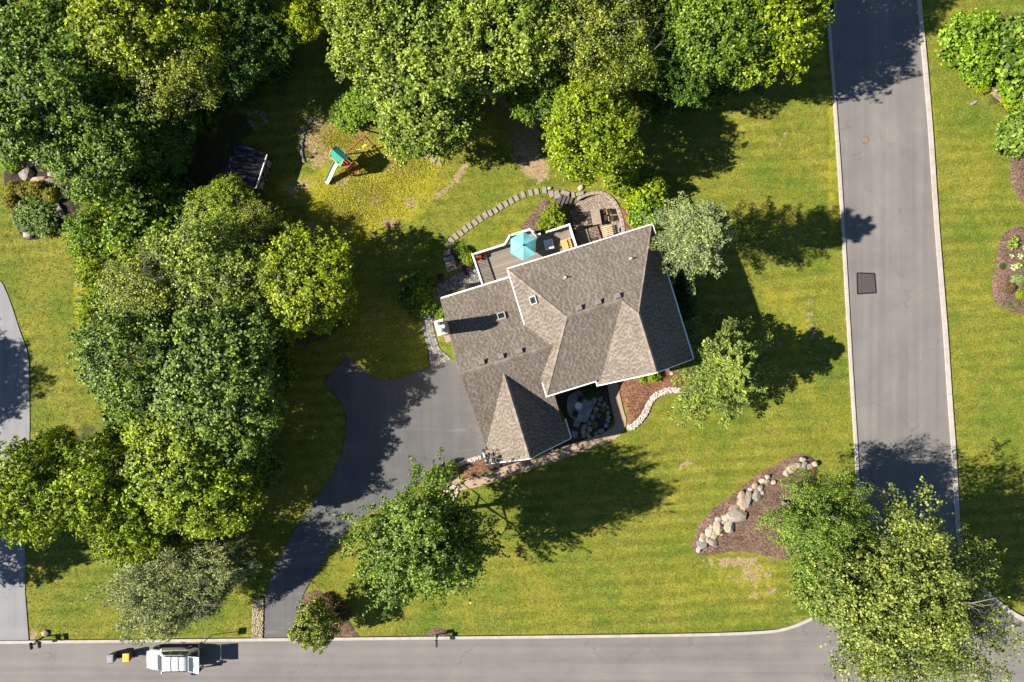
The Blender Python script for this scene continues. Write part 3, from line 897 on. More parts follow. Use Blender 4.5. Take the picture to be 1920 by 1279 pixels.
def shingle_face(poly, row=0.18, tab=0.19, seed=1):
    rr = random.Random(seed)
    dark = []; tone = 0
    a, b, c = plane_of(poly)
    g = Vector((b, c, 0)).normalized()
    e2 = Vector((g.x, g.y, math.hypot(b, c))).normalized()          # up the slope
    e1 = Vector((-g.y, g.x, 0))
    nrm = e1.cross(e2)
    if nrm.z < 0: nrm = -nrm
    o = Vector(poly[0])
    P2 = [((Vector(p) - o).dot(e1), (Vector(p) - o).dot(e2)) for p in poly]
    y0, y1 = min(p[1] for p in P2), max(p[1] for p in P2)
    m = MB()
    y = y0; k = 0
    while y < y1:
        rp = clip_half(clip_half(P2, 1, y, False), 1, y + row, True)
        if len(rp) >= 3:
            x0, x1 = min(p[0] for p in rp), max(p[0] for p in rp)
            x = x0 - rr.random() * tab
            while x < x1:
                w = tab * rr.choice((0.7, 0.9, 1.0, 1.15))
                tone = 1 - tone if rr.random() < 0.85 else tone
                q = clip_half(clip_half(rp, 0, x + 0.012, False), 0, x + w, True)
                if len(q) >= 3:
                    # drop doubled points
                    r = []
                    for p in q:
                        if not r or abs(p[0] - r[-1][0]) + abs(p[1] - r[-1][1]) > 1e-5:
                            r.append(p)
                    if len(r) > 2 and abs(r[0][0] - r[-1][0]) + abs(r[0][1] - r[-1][1]) < 1e-5:
                        r.pop()
                    if len(r) >= 3:
                        lift = rr.choice((0.005, 0.006, 0.009))
                        V = []
                        for p in r:
                            h = 0.010 + lift * (1 - (p[1] - y) / row)
                            V.append(o + e1 * p[0] + e2 * p[1] + nrm * h)
                        dark += [tone] * (len(V) + 1)
                        n = len(V)
                        V += [o + e1 * p[0] + e2 * p[1] - nrm * 0.004 for p in r]
                        m.add(V, [tuple(range(n))] + [(i, n + i, n + (i + 1) % n, (i + 1) % n) for i in range(n)])
                x += w
        y += row; k += 1
    m.dark = dark
    return m
def two_tone(o, mat2, dark):
    o.data.materials.append(mat2)
    o.data.polygons.foreach_set('material_index', dark)
    o.data.update()
def slab3(poly, th):
    a, b, c = plane_of(poly)
    V = [Vector(p) for p in poly] + [Vector(p) - Vector((0, 0, th)) for p in poly]
    n = len(poly)
    return V, [tuple(range(n)), tuple(range(2 * n - 1, n - 1, -1))] + [(i, (i + 1) % n, n + (i + 1) % n, n + i) for i in range(n)]
for i, (k, poly) in enumerate(FACES.items()):
    PL[k] = plane_of(poly)
    m = MB(); V, Fc = slab3(poly, 0.16); m.add(V, Fc)
    r = m.build('roof', M_DECKING, house)
    sf = shingle_face(poly, seed=i + 3)
    two_tone(sf.build('shingles', M_SHING, r, kind='stuff'), M_SHING_D, sf.dark)

def caps(a, b, w=0.36, step=0.34, lift=0.045):
    a, b = Vector(a), Vector(b)
    n = int((b - a).length / step)
    m = MB()
    d = (b - a).normalized()
    s = d.cross(Vector((0, 0, 1))).normalized()
    for i in range(n):
        p = a.lerp(b, (i + 0.5) / n)
        hl = step * 0.56
        up = Vector((0, 0, lift + 0.012 * (i % 2)))
        drop = Vector((0, 0, -0.12))
        V = [p - d * hl + s * w * 0.5 + up + drop, p - d * hl + up + Vector((0, 0, 0.02)), p - d * hl - s * w * 0.5 + up + drop,
             p + d * hl + s * w * 0.5 + up + drop, p + d * hl + up, p + d * hl - s * w * 0.5 + up + drop]
        m.add(V, [(0, 1, 4, 3), (1, 2, 5, 4), (0, 3, 5, 2)])
    return m
for a, b in ((R1, R2), (R1, NW), (R1, SW), (R2, K), (K, NE), (K, PK), ((-4.65, -1.317, 7.5), (2.95, -1.317, 7.5)), (T1, Q1)):
    caps(a, b).build('ridge_caps', M_CAP, house, kind='stuff')

# gutters and barge boards, each its own length
M_GUT = simple('white_gutter', (0.80, 0.775, 0.75), 0.45, 0.06, 2, spec=0.5)
def gutter(a, b, w=0.085, dz=-0.03, out=(0, 0)):
    a, b = Vector(a) + Vector((out[0], out[1], dz)), Vector(b) + Vector((out[0], out[1], dz))
    MB().bar(a, b, w, 0.13).build('gutter', M_GUT, house)
gutter((1.3, 5.66, 6.2), (13.5, 5.66, 6.2))
gutter((1.33, 5.58, 6.2), (1.33, 0.95, 6.2))
gutter((1.33, -5.0, 6.2), (1.33, -3.9, 6.2))
gutter((1.27, -5.08, 6.2), (5.52, -5.08, 6.2))
gutter((13.52, 5.58, 6.2), (13.52, -5.62, 6.2), 0.11)
gutter((-4.66, 5.21, 3.6), (1.75, 5.21, 3.6), 0.12)
gutter((2.38, -7.6, 3.2), (2.38, -9.3, 3.2), 0.11)
gutter((-5.12, -8.0, 3.2), (-5.12, -9.38, 3.2), 0.11)
def barge(a, b, w=0.07, h=0.2):
    MB().bar(Vector(a), Vector(b), w, h).build('barge_board', M_TRIM, house)
barge((9.72, -5.49, 9.50), (5.54, -5.49, 5.76)); barge((9.72, -5.49, 9.50), (13.46, -5.66, 6.12))
barge((-1.37, -9.34, 6.8), (-5.06, -9.34, 3.1)); barge((-1.37, -9.34, 6.8), (2.32, -9.34, 3.1))
M_RAKE = simple('brown_rake', (0.20, 0.16, 0.125), 0.7, 0.1, 3)
for a, b in (((-4.69, 5.15, 3.5), (-4.69, -1.317, 7.4)), ((-4.69, -8.1, 3.31), (-4.69, -1.317, 7.4)), ((1.99, -4.6, 5.42), (1.99, -8.1, 3.31))):
    MB().bar(Vector(a), Vector(b), 0.06, 0.2).build('barge_board', M_RAKE, house)
MB().bar((5.52, -5.06, 5.86), (5.52, -5.5, 5.86), 0.1, 0.14).build('gutter', M_GUT, house)

def on_plane(px, py, key):
    a, b, c = PL[key]
    rx, ry = px - 960.0, 639.5 - py
    ua, va = rx * CT + ry * ST, -rx * ST + ry * CT
    k = (b * ua + c * va) / F
    z = (a + k * H) / (1 + k)
    s = (H - z) / F
    return Vector((ua * s, va * s, z))
def plane_matrix(key, loc):
    a, b, c = PL[key]
    g = Vector((b, c, 0)).normalized()
    e2 = Vector((g.x, g.y, math.hypot(b, c))).normalized()
    e1 = Vector((g.y, -g.x, 0))
    n = e1.cross(e2)
    return Matrix(((e1.x, e2.x, n.x, loc.x), (e1.y, e2.y, n.y, loc.y), (e1.z, e2.z, n.z, loc.z), (0, 0, 0, 1)))
# skylights
M_GLASS = NT('dark_glass')
M_GLASS.pbr((0.012, 0.02, 0.017), 0.04, 0.0, 0.8)
M_GLASS = M_GLASS.m
M_SKYF = simple('skylight_frame', (0.34, 0.31, 0.28), 0.5, 0.1, 5)
for px, py, k in ((1002, 562.5, 'Wm'), (940.5, 594, 'LB')):
    M = plane_matrix(k, on_plane(px, py, k))
    m = MB()
    for dx, dy, sx, sy in ((-0.29, 0, 0.08, 0.66), (0.29, 0, 0.08, 0.66), (0, -0.29, 0.5, 0.08), (0, 0.29, 0.5, 0.08)):
        m.box((0, 0, 0), (sx, sy, 0.2), M=M @ Matrix.Translation((dx, dy, 0.1)))
    f = m.build('skylight', M_SKYF, house)
    MB().box((0, 0, 0), (0.5, 0.5, 0.03), M=M @ Matrix.Translation((0, 0, 0.165))).build('pane', M_GLASS, f)
# box vents below the ridges
M_VENT = simple('tan_vent_metal', (0.17, 0.145, 0.125), 0.5, 0.06, 4)
M_BLACK = simple('black_louvre', (0.01, 0.01, 0.011), 0.8, 0.1, 4)
for px, py, k in ((1086, 579, 'N'), (1122, 568, 'N'), (1158, 556.5, 'N'), (904, 681, 'LB'), (940, 670, 'LB'), (975, 660, 'LB')):
    M = plane_matrix(k, on_plane(px, py, k)) 
    m = MB()
    V = [(-0.24, -0.2, 0), (0.24, -0.2, 0), (0.24, 0.2, 0), (-0.24, 0.2, 0), (-0.2, -0.17, 0.30), (0.2, -0.17, 0.30), (0.2, 0.2, 0.2), (-0.2, 0.2, 0.2)]
    m.add([M @ Vector(p) for p in V], [(4, 5, 6, 7), (0, 1, 5, 4), (1, 2, 6, 5), (2, 3, 7, 6), (3, 0, 4, 7)])
    v = m.build('roof_vent', M_VENT, house)
    MB().box((0, 0, 0), (0.34, 0.02, 0.1), M=M @ Matrix.Translation((0, -0.19, 0.12))).build('louvre', M_BLACK, v)
# vent pipes
for px, py in ((1182.5, 485), (1060, 520.5)):
    p = on_plane(px, py, 'N')
    f = MB().lathe(p, [(0.16, 0.0), (0.15, 0.05), (0.075, 0.12), (0.075, 0.18)], 14).build('vent_flashing', simple('lead_grey', (0.5, 0.49, 0.48), 0.4, 0.1, 5, metal=0.6), house, True)
    MB().lathe(p, [(0.055, 0.1), (0.055, 0.42), (0.042, 0.42), (0.042, 0.36)], 12).build('vent_pipe', simple('pvc_white', (0.7, 0.69, 0.66), 0.4, 0.05, 5), f, True)
# chimney
M_STUC = simple('pale_stucco', (0.42, 0.33, 0.265), 0.9, 0.14, 3, bump=0.3)
ch = MB().box((-4.94, 2.62, 4.15), (0.64, 1.05, 8.6)).build('chimney', M_STUC, house)
m = MB().box((-4.83, 2.45, 1.7), (1.05, 1.9, 3.6))
V = [(-5.35, 1.5, 3.5), (-4.3, 1.5, 3.5), (-4.3, 3.4, 3.5), (-5.35, 3.4, 3.5), (-5.27, 2.08, 4.2), (-4.6, 2.08, 4.2), (-4.6, 3.16, 4.2), (-5.27, 3.16, 4.2)]
m.add(V, [(4, 5, 6, 7), (0, 1, 5, 4), (1, 2, 6, 5), (2, 3, 7, 6), (3, 0, 4, 7)])
m.build('chimney_shoulder', M_STUC, ch)
cp = MB().box((-4.94, 2.62, 8.42), (0.78, 1.2, 0.12)); cp.box((-4.94, 2.62, 8.53), (0.66, 1.06, 0.12))
cp.build('chimney_cap', simple('cap_stone', (0.60, 0.50, 0.43), 0.9, 0.12, 4), ch)
MB().lathe((-4.98, 2.38, 8.58), [(0.15, 0), (0.13, 0.3), (0.24, 0.34), (0.22, 0.42), (0.03, 0.48)], 16).build('flue_cap', simple('galvanised', (0.72, 0.72, 0.73), 0.35, 0.1, 5, metal=0.3), ch, True)
MB().lathe((-4.92, 2.92, 8.58), [(0.13, 0), (0.11, 0.36), (0.14, 0.38), (0.08, 0.38)], 14).build('flue_pot', simple('sooty_clay', (0.10, 0.085, 0.08), 0.8, 0.2, 5), ch, True)
# court windows and front door, back windows
M_WGL = NT('window_glass'); M_WGL.pbr((0.02, 0.025, 0.03), 0.05, 0, 0.7); M_WGL = M_WGL.m
def window(u, v, z, w, h, ax, out):
    fr = MB()
    def bx(du, dz, su, sz, dep=0.07, o=0.0):
        if ax == 'u':
            return ((u + du, v + out * (0.035 + o), z + dz), (su, dep, sz))
        return ((u + out * (0.035 + o), v + du, z + dz), (dep, su, sz))
    for du, dz, su, sz in ((-w / 2, 0, 0.09, h + 0.09), (w / 2, 0, 0.09, h + 0.09), (0, h / 2, w - 0.09, 0.09), (0, -h / 2, w - 0.09, 0.09)):
        fr.box(*bx(du, dz, su, sz))
    f = fr.build('window', M_TRIM, house)
    MB().box(*bx(0, 0, w - 0.09, h - 0.09, 0.02)).build('pane', M_WGL, f)
    MB().box(*bx(0, -h / 2 - 0.07, w + 0.3, 0.05, 0.16)).build('sill', M_TRIM, f)
for u in (2.8, 4.6): window(u, -4.6, 4.6, 1.0, 1.3, 'u', -1); window(u, -4.6, 1.6, 1.0, 1.4, 'u', -1)
for u in (8.2, 11.2): window(u, -5.0, 4.4, 1.1, 1.4, 'u', -1); window(u, -5.0, 1.7, 1.1, 1.5, 'u', -1)
for u in (3.5, 6.2, 9.0, 11.6): window(u, 5.2, 4.6, 1.0, 1.3, 'u', 1)
for v in (-2.5, 1.0, 3.6): window(13.05, v, 4.6, 1.0, 1.3, 'v', 1); window(13.05, v, 1.7, 1.0, 1.4, 'v', 1)
window(-1.37, -8.9, 1.8, 1.6, 1.5, 'u', -1)
d = MB().box((5.2, -4.63, 1.1), (1.0, 0.06, 2.1)).build('door', simple('brown_door', (0.14, 0.06, 0.03), 0.5), house)
MB().lathe((5.55, -4.69, 1.05), [(0.03, -0.03), (0.035, 0.0), (0.03, 0.03)], 8).build('handle', M_IRON, d)
for v in (-6.2, -3.2, -0.2):
    g = MB().box((-4.27, v, 1.15), (0.05, 2.5, 2.2)).build('garage_door', M_TRIM, house)
    for j in range(3):
        MB().box((-4.3, v, 0.62 + j * 0.55), (0.02, 2.4, 0.03)).build('panel_rail', M_RAKE, g)

# ============================================================ DECK
DZ = 0.85
RZ = DZ + 0.95
deck = thing('deck', 'grey board deck with white railings behind the house', 'deck', (*UV(4.0, 7.2)[:2], 0), TH)
def dl(px, py, z):
    u, v = px2uv(px, py, z)
    return (u - 4.0, v - 7.2)
OUT = [dl(*p, RZ) for p in ((905, 535), (885.5, 477), (946, 458), (955.5, 441.5), (993, 430), (1007, 440.5), (1067.5, 421), (1081, 463))]
D_POLY = OUT + [(OUT[-1][0], OUT[-1][1] - 1.0), (OUT[-1][0] - 5.5, -2.1), (OUT[0][0] + 0.1, -2.35)]
t = NT('deck_board')
p = t.pos(True)
c = t.ramp(t.orand(), [(0, (0.165, 0.138, 0.11)), (1, (0.235, 0.198, 0.16))])
c = t.mix(c, t.ramp(t.noise(t.map(p, scale=(0.4, 6, 1)), 3, 4, 0.7), [(0.3, 0.82), (0.7, 1.14)]), 1.0, 'MULTIPLY')
t.pbr(c, 0.75, 0, 0.3)
M_BOARD = t.m
y = -2.4
ymax = max(p[1] for p in D_POLY)
while y < ymax:
    q = clip_half(clip_half(D_POLY, 1, y, False), 1, y + 0.168, True)
    if len(q) >= 3:
        MB().prism(q, DZ - 0.04, DZ + random.uniform(-0.003, 0.003)).build('board', M_BOARD, deck)
    y += 0.18
MB().prism([(p[0] * 0.985, p[1] * 0.98) for p in OUT] + [(OUT[-1][0] - 0.1, -1.9), (OUT[0][0] + 0.1, -2.2)], DZ - 0.3, DZ - 0.05).build('deck_frame', simple('deck_joist', (0.13, 0.10, 0.075), 0.9), deck)
GAPS = (5,)
for i in range(len(OUT) - 1):
    a, b = Vector((*OUT[i], 0)), Vector((*OUT[i + 1], 0))
    L = (b - a).length
    dd = (b - a).normalized()
    sg = [(a, b)] if i != 5 else [(a, a + dd * 0.25), (a + dd * 0.9, b)]
    for p, q in sg:
        r = MB().bar(p + Vector((0, 0, RZ)), q + Vector((0, 0, RZ)), 0.13, 0.05).build('top_rail', M_TRIM, deck)
        MB().bar(p + Vector((0, 0, DZ + 0.12)), q + Vector((0, 0, DZ + 0.12)), 0.05, 0.07).build('bottom_rail', M_TRIM, deck)
        nb = int((q - p).length / 0.125)
        m = MB()
        for k in range(1, nb):
            w = p.lerp(q, k / nb)
            m.box((w.x, w.y, (DZ + 0.15 + RZ) / 2), (0.035, 0.035, RZ - DZ - 0.18))
        if nb > 1:
            m.build('balusters', M_TRIM, deck, kind='stuff')
        npost = max(1, int((q - p).length / 1.9))
        for k in range(npost + 1):
            w = p.lerp(q, k / npost)
            if k == npost and i < len(OUT) - 2 and (q - b).length < 0.01: continue
            po = MB().box((w.x, w.y, RZ / 2 + 0.0), (0.11, 0.11, RZ + 0.1)).build('post', M_TRIM, deck)
            MB().box((w.x, w.y, RZ + 0.07), (0.15, 0.15, 0.04), bev=0.015).build('post_cap', M_TRIM, po)
# short flight of steps from the deck corner down to the paver walk
ds = Vector((OUT[0][0], OUT[0][1] + 1.1, 0))
for k in range(0):
    pass

# ============================================================ TREES AND SHRUBS
M_BARK = simple('grey_bark', (0.14, 0.115, 0.095), 0.95, 0.3, 5, bump=0.6)
M_BARKP = simple('pale_bark', (0.20, 0.178, 0.15), 0.95, 0.25, 5, bump=0.5)
LM = {
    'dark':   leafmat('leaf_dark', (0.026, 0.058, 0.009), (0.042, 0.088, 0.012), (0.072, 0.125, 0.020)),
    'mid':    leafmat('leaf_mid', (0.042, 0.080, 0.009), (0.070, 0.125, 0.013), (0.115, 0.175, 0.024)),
    'maple':  leafmat('leaf_maple', (0.044, 0.082, 0.014), (0.076, 0.126, 0.023), (0.135, 0.190, 0.045)),
    'bright': leafmat('leaf_bright', (0.070, 0.108, 0.005), (0.118, 0.168, 0.007), (0.175, 0.225, 0.013)),
    'yellow': leafmat('leaf_yellow', (0.080, 0.115, 0.004), (0.135, 0.178, 0.006), (0.195, 0.232, 0.013)),
    'olive':  leafmat('leaf_olive', (0.070, 0.095, 0.013), (0.115, 0.145, 0.022), (0.180, 0.205, 0.045)),
    'pale':   leafmat('leaf_pale', (0.060, 0.098, 0.012), (0.108, 0.156, 0.021), (0.190, 0.235, 0.050)),
    'grey':   leafmat('needle_grey', (0.066, 0.082, 0.038), (0.112, 0.134, 0.066), (0.165, 0.188, 0.104), trans=0.12),
    'blue':   leafmat('needle_blue', (0.070, 0.100, 0.050), (0.125, 0.162, 0.086), (0.180, 0.216, 0.128), trans=0.12),
    'lime':   leafmat('leaf_lime', (0.062, 0.115, 0.009), (0.098, 0.172, 0.013), (0.150, 0.230, 0.024)),
    'cypress': leafmat('leaf_cypress', (0.070, 0.108, 0.022), (0.115, 0.158, 0.036), (0.165, 0.202, 0.064), trans=0.15),
    'corner': leafmat('leaf_corner', (0.060, 0.088, 0.018), (0.105, 0.138, 0.034), (0.175, 0.200, 0.070)),
    'gold':   leafmat('leaf_gold', (0.110, 0.115, 0.012), (0.170, 0.165, 0.020), (0.250, 0.225, 0.045)),
    'hedge':  leafmat('leaf_hedge', (0.016, 0.038, 0.012), (0.028, 0.060, 0.018), (0.045, 0.085, 0.026), trans=0.1),
    'red':    leafmat('leaf_plum', (0.05, 0.032, 0.026), (0.09, 0.058, 0.045), (0.15, 0.105, 0.07)),
}
ORD = ['first', 'second', 'third', 'fourth', 'fifth', 'sixth', 'seventh', 'eighth', 'ninth', 'tenth', 'eleventh', 'twelfth', 'thirteenth', 'fourteenth', 'fifteenth', 'sixteenth', 'seventeenth', 'eighteenth', 'nineteenth', 'twentieth']
def unit(a):
    return a / (np.linalg.norm(a, axis=-1, keepdims=True) + 1e-9)
def leaf_quads(C, Nn, D, L, Wd, fold=0.18):
    D = unit(D - Nn * np.sum(D * Nn, -1, keepdims=True))
    B = np.cross(Nn, D)
    L = np.asarray(L)[..., None] * 0.5; Wd = np.asarray(Wd)[..., None] * 0.5
    V = np.stack([C - D * L, C + B * Wd + Nn * Wd * fold + D * L * 0.1, C + D * L, C - B * Wd + Nn * Wd * fold + D * L * 0.1], 1).reshape(-1, 3)
    Qd = np.arange(len(V)).reshape(-1, 4)
    return V, Qd
def crown_broad(name, seed, R, Hc, n_sh, lps, leaf, sh_len=0.8, sig=0.17, cone=0.0, lobes=14, z0=0.0, up=0.5, wfac=0.72, lobe_amp=0.38, inner=0.5, tilt=0.55, lobe_w=0.42):
    r = np.random.RandomState(seed)
    ld = unit(r.normal(size=(lobes, 3)) * [1, 1, 0.8] + [0, 0, 0.25])
    la = 0.75 + 0.5 * r.rand(lobes)
    d = unit(r.normal(size=(n_sh * 2, 3)))
    d = d[d[:, 2] > -0.55 + 0.3 * r.rand(len(d))][:n_sh]
    n = len(d)
    dot = d @ ld.T
    ang = np.arccos(np.clip(dot, -1, 1))
    lob = np.max(np.exp(-(ang / lobe_w) ** 2) * la, 1)
    rad = (1 - lobe_amp) + lobe_amp * np.clip(lob, 0, 1.15)
    f = 1 - inner * r.rand(n) ** 1.8
    P = d * (rad * f)[:, None]
    z01 = (P[:, 2] + 0.55) / 1.55
    P[:, :2] *= (1 - cone * np.clip(z01, 0, 1))[:, None]
    P = P * [R, R, Hc / 2]
    outw = unit(P * [1, 1, R / (Hc / 2)] + 1e-6)
    sd = unit(outw * 0.8 + [0, 0, up] + r.normal(size=(n, 3)) * 0.32)
    sl = sh_len * (0.6 + 0.8 * r.rand(n))
    t = r.uniform(-0.55, 0.55, (n, lps))
    taper = (0.65 - t)[..., None]
    C = P[:, None, :] + sd[:, None, :] * (t * sl[:, None])[..., None] + r.normal(size=(n, lps, 3)) * sig * taper * 1.4
    C = C.reshape(-1, 3); m = len(C)
    ow = np.repeat(outw, lps, 0); sdr = np.repeat(sd, lps, 0)
    Nn = unit([0, 0, 0.75] + ow * 0.45 + r.normal(size=(m, 3)) * tilt)
    D = sdr * 0.7 + r.normal(size=(m, 3)) * 0.7
    L = leaf * (0.65 + 0.7 * r.rand(m))
    V, Qd = leaf_quads(C + [0, 0, z0 + Hc / 2], Nn, D, L, L * wfac)
    return fast_mesh(name, V, Qd, LM['mid'])
def crown_needle(name, seed, R, Hc, n_sh, tuft, nlen, z0, nw=0.07, lobes=18, flat=0.5, cone=0.0, lobe_amp=0.42, inner=0.55):
    r = np.random.RandomState(seed)
    ld = unit(r.normal(size=(lobes, 3)) + [0, 0, 0.2])
    d = unit(r.normal(size=(n_sh * 2, 3)))
    d = d[d[:, 2] > -0.5][:n_sh]; n = len(d)
    ang = np.arccos(np.clip(d @ ld.T, -1, 1))
    lob = np.max(np.exp(-(ang / 0.34) ** 2) * (0.8 + 0.4 * r.rand(lobes)), 1)
    rad = (1 - lobe_amp) + lobe_amp * lob
    P = d * (rad * (1 - inner * r.rand(n) ** 1.7))[:, None]
    z01 = (P[:, 2] + 0.5) / 1.5
    P[:, :2] *= (1 - cone * np.clip(z01, 0, 1))[:, None]
    P = P * [R, R, Hc / 2]
    ow = unit(P * [1, 1, R / (Hc / 2)])
    ax = unit(ow * 0.9 + [0, 0, 0.35] + r.normal(size=(n, 3)) * 0.25)
    D = unit(ax[:, None, :] * 0.9 + r.normal(size=(n, tuft, 3)) * 0.6)
    base = P[:, None, :] + r.normal(size=(n, tuft, 3)) * 0.10
    L = nlen * (0.6 + 0.7 * r.rand(n, tuft))
    C = (base + D * (L * 0.5)[..., None]).reshape(-1, 3)
    D = D.reshape(-1, 3); L = L.reshape(-1)
    Nn = unit(r.normal(size=C.shape) * 0.7 + [0, 0, 0.7])
    V, Qd = leaf_quads(C + [0, 0, z0 + Hc / 2], Nn, D, L, np.full(len(L), nw), 0.05)
    return fast_mesh(name, V, Qd, LM['grey'])
def crown_conifer(name, seed, R, Ht, nbr, per, z0, droop=0.12, leafl=0.30, leafw=0.11, top=0.06, up=0.15, powr=0.8):
    """whorled branches carrying flat sprays; star outline seen from above"""
    r = np.random.RandomState(seed)
    z = np.sort(r.rand(nbr) ** 0.85)
    az = np.cumsum(np.full(nbr, 2.399)) + r.normal(size=nbr) * 0.35
    BL = R * ((1 - z) ** powr * (0.60 + 0.55 * r.rand(nbr)) + top)
    s = 0.12 + 0.88 * r.rand(nbr, per) ** 0.8
    dirs = np.stack([np.cos(az), np.sin(az), np.zeros(nbr)], -1)
    perp = np.stack([-np.sin(az), np.cos(az), np.zeros(nbr)], -1)
    lat = r.uniform(-1, 1, (nbr, per)) * (0.10 + 0.30 * (1 - s) * (0.4 + s)) * np.minimum(BL, 2.2)[:, None]
    zz = z0 + z[:, None] * (Ht - z0) + BL[:, None] * (up * s - droop * s * s) + r.normal(size=(nbr, per)) * 0.07
    C = dirs[:, None, :] * (s * BL[:, None])[..., None] + perp[:, None, :] * lat[..., None]
    C[..., 2] = zz
    D = dirs[:, None, :] * 0.8 + perp[:, None, :] * np.sign(lat)[..., None] * 0.7 + r.normal(size=(nbr, per, 3)) * 0.35
    C = C.reshape(-1, 3); D = D.reshape(-1, 3)
    Nn = unit([0, 0, 0.9] + r.normal(size=C.shape) * 0.45)
    L = leafl * (0.6 + 0.8 * r.rand(len(C)))
    V, Qd = leaf_quads(C, Nn, D, L, L * (leafw / leafl))
    return fast_mesh(name, V, Qd, LM['blue'])
def wood(name, seed, R, Ht, z_first, tr, n_limb=11, fine=0, mat=None, reach=0.8, cone=0.0, bare=0, top=0.85):
    rr = random.Random(seed)
    m = MB()
    tp = [Vector((0, 0, -0.15))]
    for i in range(1, 7):
        k = i / 6
        tp.append(Vector((rr.uniform(-1, 1) * 0.05 * R * k, rr.uniform(-1, 1) * 0.05 * R * k, Ht * top * k)))
    m.tube(tp, [tr * 1.35] + [tr * (1 - 0.83 * i / 6) for i in range(1, 7)], 9)
    def limb(base, tip, r0, depth):
        mid = base.lerp(tip, 0.5) + Vector((rr.uniform(-0.2, 0.2), rr.uniform(-0.2, 0.2), 0.12 * (tip - base).length))
        m.tube([base, mid, tip], [r0, r0 * 0.6, r0 * 0.16], 5, False)
        if depth > 0:
            for _ in range(3):
                t = rr.uniform(0.35, 0.9)
                b = base.lerp(mid, t * 2) if t < 0.5 else mid.lerp(tip, t * 2 - 1)
                L = (tip - base).length * rr.uniform(0.25, 0.5)
                d = ((tip - base).normalized() + Vector((rr.uniform(-0.8, 0.8), rr.uniform(-0.8, 0.8), rr.uniform(-0.1, 0.6)))).normalized()
                limb(b, b + d * L, r0 * 0.4, depth - 1)
    for i in range(n_limb):
        k = i / n_limb
        z = z_first + (Ht * top - z_first) * k * 0.85
        a = i * 2.4 + rr.uniform(-0.4, 0.4)
        L = R * reach * (1 - (0.35 + cone * 0.6) * k) * rr.uniform(0.7, 1.05)
        base = tp[min(5, int(z / (Ht * top) * 6))].lerp(tp[min(6, int(z / (Ht * top) * 6) + 1)], 0.5)
        base = Vector((base.x, base.y, z))
        limb(base, base + Vector((math.cos(a) * L, math.sin(a) * L, L * rr.uniform(0.25, 0.7))), tr * 0.42 * (1 - 0.5 * k), fine)
    for i in range(bare):                                   # bare dead twigs poking through the crown top
        a = rr.uniform(0, 6.28); q = rr.uniform(0.1, 0.75) * R
        b = Vector((math.cos(a) * q * 0.6, math.sin(a) * q * 0.6, Ht * 0.72))
        limb(b, b + Vector((math.cos(a + 0.4) * R * 0.3, math.sin(a + 0.4) * R * 0.3, Ht * rr.uniform(0.18, 0.27))), 0.055, 2)
    return m.mesh(name, mat or M_BARK, True)

# templates: crown mesh, wood mesh, crown radius, height, height of the crown's middle
TP = {}
for i in range(4):
    TP['broad%d' % i] = (crown_broad('crown', 11 + i, 5.2, 9.0, 680, 52, 0.21, 0.9, 0.22, lobes=17 + 2 * i, z0=4.2, lobe_amp=0.33), wood('wood', i, 5.2, 13.2, 3.4, 0.24, 12, 1), 5.2, 13.2, 8.7)
for i in range(2):
    TP['lace%d' % i] = (crown_broad('crown', 31 + i, 5.2, 8.5, 560, 44, 0.17, 0.95, 0.26, lobes=22, z0=4.5, lobe_amp=0.45, inner=0.7), wood('wood', 20 + i, 5.2, 13.0, 3.6, 0.2, 14, 2, M_BARKP, 0.8, 0, 6, 0.9), 5.2, 13.0, 8.75)
TP['maple'] = (crown_broad('crown', 51, 6.6, 14.0, 1300, 44, 0.19, 1.4, 0.16, cone=0.40, lobes=46, z0=1.5, up=0.9, lobe_amp=0.52, inner=0.75, lobe_w=0.24), wood('wood', 40, 6.3, 15.5, 2.6, 0.22, 16, 1, None, 0.8, 0.6), 6.3, 15.5, 8.0)
TP['star0'] = (crown_broad('crown', 61, 5.0, 8.0, 420, 34, 0.36, 1.0, 0.22, lobes=18, z0=3.6, up=0.6, wfac=0.42, lobe_amp=0.45), wood('wood', 50, 5.0, 11.6, 3.0, 0.2, 12, 1), 5.0, 11.6, 7.6)
TP['corner'] = (crown_broad('crown', 65, 7.6, 10.0, 1700, 50, 0.165, 1.3, 0.26, lobes=34, z0=3.5, lobe_amp=0.5, inner=0.75, lobe_w=0.3), wood('wood', 60, 7.6, 13.5, 3.0, 0.26, 16, 2, M_BARKP, 0.5, 0, 1, 0.8), 7.6, 13.5, 8.5)
TP['pine0'] = (crown_conifer('crown', 71, 4.1, 13.0, 190, 280, 2.4, 0.10, 0.18, 0.06, 0.10, 0.34, 0.62), wood('wood', 70, 3.6, 12.6, 2.2, 0.2, 18, 0, None, 0.8, 1.0, 0, 0.97), 4.1, 13.0, 6.0)
TP['pine1'] = (crown_needle('crown', 72, 4.2, 6.5, 1900, 26, 0.19, 2.0, 0.05, lobes=24, lobe_amp=0.5), wood('wood', 71, 4.2, 8.6, 1.6, 0.2, 18, 2, None, 0.72), 4.2, 8.6, 5.2)
TP['conifer0'] = (crown_conifer('crown', 81, 3.7, 8.6, 130, 330, 0.4, 0.08, 0.17, 0.065, 0.08, 0.3), wood('wood', 80, 3.2, 8.0, 0.9, 0.14, 18, 0, None, 0.85, 1.0, 0, 0.97), 3.5, 8.2, 3.0)
TP['small'] = (crown_broad('crown', 91, 2.3, 3.6, 260, 34, 0.17, 0.6, 0.13, lobes=14, z0=1.3, up=0.6), wood('wood', 90, 2.3, 4.8, 1.1, 0.09, 9, 1), 2.3, 4.8, 3.1)
